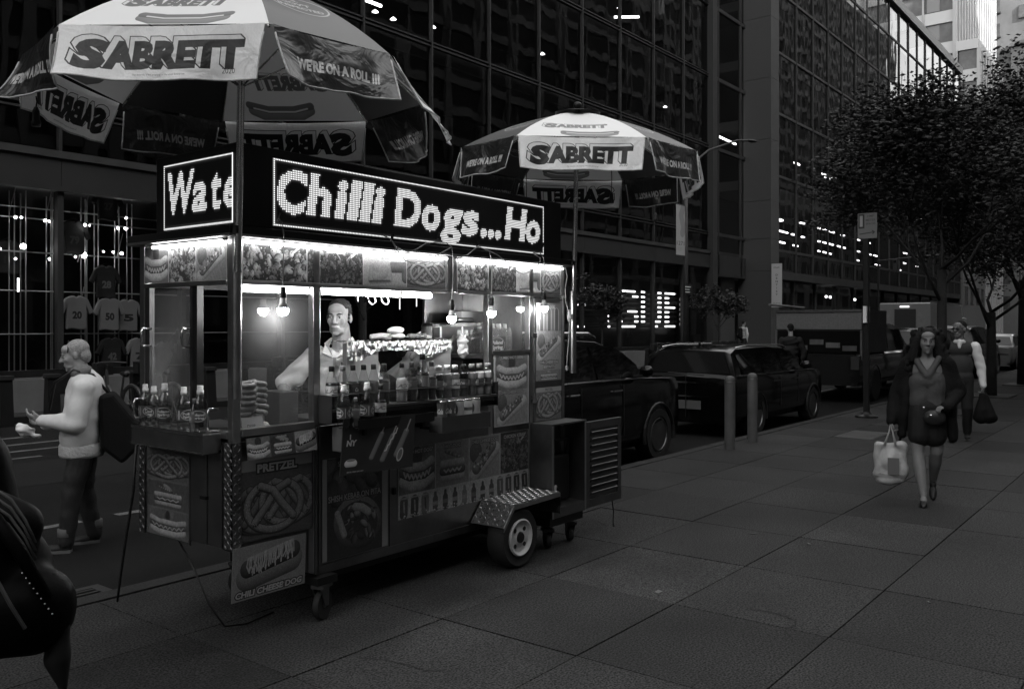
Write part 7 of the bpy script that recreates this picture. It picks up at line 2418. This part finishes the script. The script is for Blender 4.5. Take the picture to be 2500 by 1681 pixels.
def jersey(u, v, num, m, label, ink, Y=22.75, s=1.0):
    q = aty(u, v, Y)
    t = empty('jersey', q, 0, label, 'jersey', 'jerseys hanging in the shop window')
    P = [(-.16, 0), (-.07, .02), (0, -.03), (.07, .02), (.16, 0), (.29, -.06), (.45, -.4), (.33, -.47), (.25, -.27), (.26, -.84), (.1, -.86), (-.12, -.83), (-.26, -.85), (-.25, -.27), (-.33, -.47), (-.45, -.4), (-.29, -.06)]
    o = MB().prism([(x * s, z) for x, z in P], -.05, .05, 'y').build('cloth', m, t, bevel=.03)
    c = Cv(1.3, 90, .33 if m is M_jer else .03)
    c.text(num, .65, .6, .5, ink, .05, width=.62)
    pn = panel('number', print_mat('number_' + num, c, .8), t, (-.23, -.054, -.62), (.46, 0, 0), (0, 0, .36), .002)
    MB().tube([(-.2, 0, .0), (0, 0, .08), (.2, 0, .0)], .012, 5).build('hanger', M_black, t)
jersey(186, 723, '20', M_jer, 'white jersey numbered 20 on the lower rail', .04)
jersey(266, 728, '50', M_jer, 'white jersey numbered 50 on the lower rail', .04)
jersey(312, 732, '5', M_jer, 'white jersey half hidden by the cart on the lower rail', .04, 22.95)
jersey(258, 650, '28', M_jerd, 'dark jersey numbered 28 on the middle rail', .2)
jersey(180, 540, '79', M_jerd, 'dark jersey numbered 79 on the upper rail', .09)
jersey(262, 460, '27', M_jerd, 'dark jersey numbered 27 near the window head', .08)
jersey(272, 825, '42', M_jerd, 'dark jersey numbered 42 on the lowest rail', .2)
jersey(340, 825, '7', M_jer, 'white jersey at the lowest rail beside the cart', .04)
jersey(20, 588, '17', MATS.get('grey_cloth', mat('grey_cloth', .05, .8)), 'grey jersey in the left bay of the shop window', .05, 24.2)
for n_, (x0, y0, x1, y1) in enumerate(((150, 236, 305, 243), (490, 268, 612, 286), (880, 318, 985, 334), (1150, 358, 1230, 370), (1330, 385, 1450, 398))):
    p_, q_ = aty(x0 / 4.611, 380 + y0 / 4.611, 22.35), aty(x1 / 4.611, 380 + y1 / 4.611, 22.35)
    q_.z = p_.z
    tag(MB().tube([p_, q_], .022, 6).build('window_head_light', emit('head_light', 6.0), None), ('first', 'second', 'third', 'fourth', 'last')[n_] + ' slim lamp from the left under the head of the shop window', 'light', 'lamps under the shop window head')
def zs(x, y): return (x / 4.611, 380 + y / 4.611)
for k, (x, y, r) in enumerate(((175, 692, 1), (240, 695, .8), (508, 728, 1.1), (560, 735, 1.1), (958, 780, 1), (1008, 785, .6), (1328, 817, .9), (1418, 817, 1.4), (262, 1020, 2), (800, 1050, 1.2), (945, 1120, 2.1), (1165, 1078, .7), (1275, 1085, .8), (1370, 1100, 1.2), (175, 1160, .8), (560, 1162, 1.0), (850, 1140, .8), (1182, 668, .9), (1418, 700, .9), (0, 1050, .9))):
    q = aty(*zs(x, y), 22.6 + (k % 4) * .25)
    t = empty('spotlight', q, 0, ('small' if r < 1 else 'starry large' if r > 1.3 else 'medium') + (' spot lamp on the upper rail of the shop window' if y < 900 else ' spot lamp on the middle rail of the shop window'), 'spotlight', 'spot lamps in the shop window')
    MB().sph((0, 0, 0), .034 * r, 10, 8).build('lamp', E_spot, t)
    MB().cyl((0, .03, .01), (0, .14, .05), .03, n=8).build('can', M_black, t)
for k, (x, y) in enumerate(((205, 1450), (205, 1480), (205, 1530))):
    q = aty(*zs(x, y), 22.7)
    tag(MB().cyl(q, q + Vector((0, 0, .16)), .02, n=6).build('light_tube', E_off, None), 'short upright light tube by the stairs of the shop', 'light', 'upright light tubes in the shop')
for k, u in enumerate((883, 908, 940)):
    q = aty(u, 731, 23.0)
    b = MB().tube([q + Vector((.17 * math.cos(R(a)), .06 * math.sin(R(a)), .17 * math.sin(R(a)))) for a in range(0, 361, 20)], .022, 6, False)
    tag(b.build('ring_light', emit('ring_glow', 7.0), None), ('glowing ring light cut by the shop mullion', 'glowing ring light in the middle of the three', 'complete glowing ring light at the right of the three')[k], 'ring light', 'ring lights in the shop')
for u, v, h_ in ((1017, 748, .9), (976, 755, .5), (758, 757, .15)):
    q = aty(u, v, 23.2)
    tag(MB().cyl(q, q + Vector((0, 0, h_)), .02, n=6).build('light_tube', emit('dim_tube', 2.0), None), 'thin upright light tube deep in the shop behind the vendor', 'light', 'upright light tubes in the shop')
# sign made of bulbs in the shop window: lit bulbs spell the letters, the rest stay dark
sg = empty('bulb_sign', (0, 0, 0), label='wall of bulbs in the shop window, some lit to form large letters', cat='sign')
E_sb = emit('sign_bulb', 4.5)
unl = MB()
lit_cols = {}
def zb(x): return 1350 + x / 2.851
def add_lit(row, xa, xb):
    lit_cols.setdefault(row, []).append((zb(xa), zb(xb)))
for r_, xs_ in {0: ((200, 230), (470, 575), (612, 642), (728, 752), (775, 850)), 1: ((445, 480), (555, 592), (612, 642), (728, 752), (775, 805)), 2: ((438, 455), (612, 642), (728, 752), (775, 805)), 3: ((172, 230), (438, 455), (612, 642), (728, 752), (775, 850)), 4: ((520, 585), (612, 642), (728, 752), (775, 805)), 5: ((382, 392), (568, 590), (612, 642), (728, 752), (775, 805)), 6: ((382, 392), (445, 482), (568, 590), (612, 642), (712, 745), (775, 805)), 7: ((172, 222), (385, 395), (460, 575), (676, 730), (775, 850))}.items():
    for a, c2 in xs_: add_lit(r_, a, c2)
bm_lit = MB().sph((0, 0, 0), (.035, .035, .05), 8, 6).mesh('bulb', E_sb, True)
z0s = aty(1600, 694, 22.6)
x = aty(1388, 750, 22.6).x
xe = aty(1652, 750, 22.6).x
YS = 22.6
nl = 0
while x < xe:
    for r_ in range(8):
        v = 694.5 + 14.7 * r_
        u = UC + FX * (x * SY - YS * CY) / (x * CY + YS * SY)
        vv = VC - (VC - v) * 1.0
        k = (x * CY + YS * SY)
        z = HC + (VC - v) * 37.0 / FX
        on = any(a <= u <= c2 for a, c2 in lit_cols.get(r_, ()))
        if on and nl < 290:
            link('bulb', bm_lit, sg, (x, YS, z)); nl += 1
        else:
            unl.sph((x, YS, z), (.033, .033, .048), 6, 4)
    x += .098
tag(unl.build('dark_bulbs', M_black, sg), kind='stuff')
for r_ in range(8):
    z = HC + (VC - (694.5 + 14.7 * r_)) * 37.0 / FX + .06
    MB().box(aty(1388, 750, YS).x, xe, YS + .02, YS + .08, z, z + .04).build('bulb_rail', M_int, sg)
bx('backboard', M_black, sg, aty(1388, 750, YS).x - .3, xe + .3, YS + .3, YS + .34, .4, 4.2)
cd_ = empty('bead_column', aty(1663, 800, 22.3), 0, 'column of pale round lamps at the end of the bulb sign', 'lamp column')
for k in range(6):
    MB().sph((0, 0, .2 + k * .27), (.1, .1, .12), 10, 8).build('globe', emit('dim_globe', .25), cd_, True)

# ------------------------------------------------------------------ trees
M_bark = mat('bark', .02, .9, var=.4, scale=6, bump=.6, bscale=25)
def leafm(name, v):
    m = mat(name, v, .5, var=.35, scale=3)
    return m
M_leaf = leafm('leaf', .018)
M_leaf2 = leafm('leaf_pale', .028)
def tree(name, label, x, y, h, r, trunk, base, n, leaf, seed, group, zc=None, lean=(0, 0), forks=5, fork_h=.42):
    rs = random.Random(seed)
    t = empty('street_tree', (x, y, 0), 0, label, 'tree', group)
    b = MB()
    tips = []
    fh = h * fork_h
    pts = [(0, 0, 0), (.02, 0, fh * .4), (lean[0] * .5, lean[1] * .5, fh)]
    b.tube(pts, [trunk * 1.15, trunk, trunk * .85], 10)
    def grow(p, d, L, r_, depth):
        q = p
        rr = r_
        pp = [p]
        for k in range(3):
            d = (d + Vector((rs.uniform(-.25, .25), rs.uniform(-.25, .25), rs.uniform(-.05, .2)))).normalized()
            q = q + d * L / 3
            pp.append(q)
        b.tube(pp, [r_, r_ * .85, r_ * .7, r_ * .55], 6 if depth < 2 else 4)
        if depth >= 3:
            tips.extend(pp[1:])
            return
        if depth >= 1: tips.extend(pp[2:])
        for k in range(3 if depth < 2 else 2):
            a = rs.uniform(0, 2 * math.pi)
            nd = (d + Vector((math.cos(a), math.sin(a), rs.uniform(-.25, .45))) * rs.uniform(.5, .95)).normalized()
            grow(pp[rs.choice((2, 3))], nd, L * rs.uniform(.6, .8), r_ * .55, depth + 1)
    for k in range(forks):
        a = 2 * math.pi * k / forks + rs.uniform(-.4, .4)
        up = .4 + .55 * (k % 3)
        grow(Vector(pts[-1]) * 1.0 - Vector((0, 0, fh * .12 * (k % 3))), Vector((math.cos(a), math.sin(a), up)).normalized(), r * rs.uniform(.55, .75), trunk * .36, 0)
    b.build('trunk', M_bark, t, True)
    g = np.random.default_rng(seed)
    T = np.array([tuple(p) for p in tips])
    lo = base
    K = max(60, n // 45)                                  # leaves hang in sprays round points near the twigs
    cen = T[g.integers(0, len(T), K)] + g.normal(0, r * .085, (K, 3))
    c = cen[g.integers(0, K, n)] + g.normal(0, 1, (n, 3)) * np.array([.17, .17, .13]) * (r / 3.0) ** .5
    c = c[c[:, 2] > lo]
    n = len(c)
    d = g.normal(0, 1, (n, 3)); d[:, 2] = np.abs(d[:, 2]) * .3 - .35
    d /= np.linalg.norm(d, axis=1, keepdims=True)
    s_ = g.normal(0, 1, (n, 3)); s_ -= d * (s_ * d).sum(1, keepdims=True)
    s_ /= np.linalg.norm(s_, axis=1, keepdims=True)
    nn = np.cross(d, s_)
    L = (leaf * g.uniform(.7, 1.35, n))[:, None]
    p0 = c - d * L * .5
    p1 = c + s_ * L * .26 + nn * L * .06
    p2 = c + d * L * .55
    p3 = c - s_ * L * .26 + nn * L * .06
    V = np.stack([p0, p1, p2, p3], 1).reshape(-1, 3)
    me = bpy.data.meshes.new('crown')
    me.from_pydata(V.tolist(), [], np.arange(n * 4).reshape(-1, 4).tolist())
    me.materials.append(M_leaf); me.materials.append(M_leaf2)
    me.polygons.foreach_set('material_index', (g.random(n) < .3).astype(np.int32))
    me.update()
    link('crown', me, t)
    return t
GT_ = 'street trees along the near kerb'
tree('t', 'street tree with a single dark trunk behind the walking woman', 18.5, 3.9, 5.0, 2.9, .095, 2.2, 42000, .085, 2, GT_, fork_h=.55)
tree('t', 'street tree with two stems rising from one foot', 23.35, 3.85, 5.5, 3.1, .11, 2.3, 40000, .09, 5, GT_, fork_h=.36)
tree('t', 'thickest street tree at the right edge of the picture', 28.2, 3.83, 7.0, 3.1, .16, 2.3, 30000, .11, 8, GT_)
tree('t', 'street tree in the row beyond the right edge trunk', 33.5, 3.85, 8.0, 3.2, .15, 2.5, 18000, .13, 12, GT_)
tree('t', 'street tree near the far end of the row', 39.5, 3.85, 8.0, 3.2, .15, 2.5, 12000, .15, 14, GT_)
tree('t', 'last street tree of the row, closing the view', 46, 3.85, 8.5, 3.4, .15, 2.5, 8000, .18, 16, GT_)
for k, (x, y) in enumerate(((23.35, 3.85), (28.2, 3.83), (18.5, 3.9))):
    o = bx('tree_grille', M_iron, None, x - .6, x + .6, y - .45, y + .45, .001, .03)
    tag(o, ('iron grille round the foot of the two stemmed tree', 'iron grille round the foot of the right edge tree', 'iron grille round the foot of the tree behind the woman')[k], 'tree grille', 'grilles round the street trees')
tree('t', 'young tree in leaf before the lit bulb sign across the avenue', 30.35, 19.0, 4.4, 1.25, .05, 1.6, 3800, .13, 21, 'young trees on the far pavement', fork_h=.4)
tree('t', 'young tree in leaf before the lobby across the avenue', 42.2, 19.4, 4.3, 1.25, .05, 1.5, 3000, .14, 23, 'young trees on the far pavement', fork_h=.4)
tree('t', 'young tree half hidden by the cart roof on the far pavement', 17.5, 19.0, 5.2, 1.3, .05, 2.2, 3000, .12, 25, 'young trees on the far pavement', fork_h=.45)
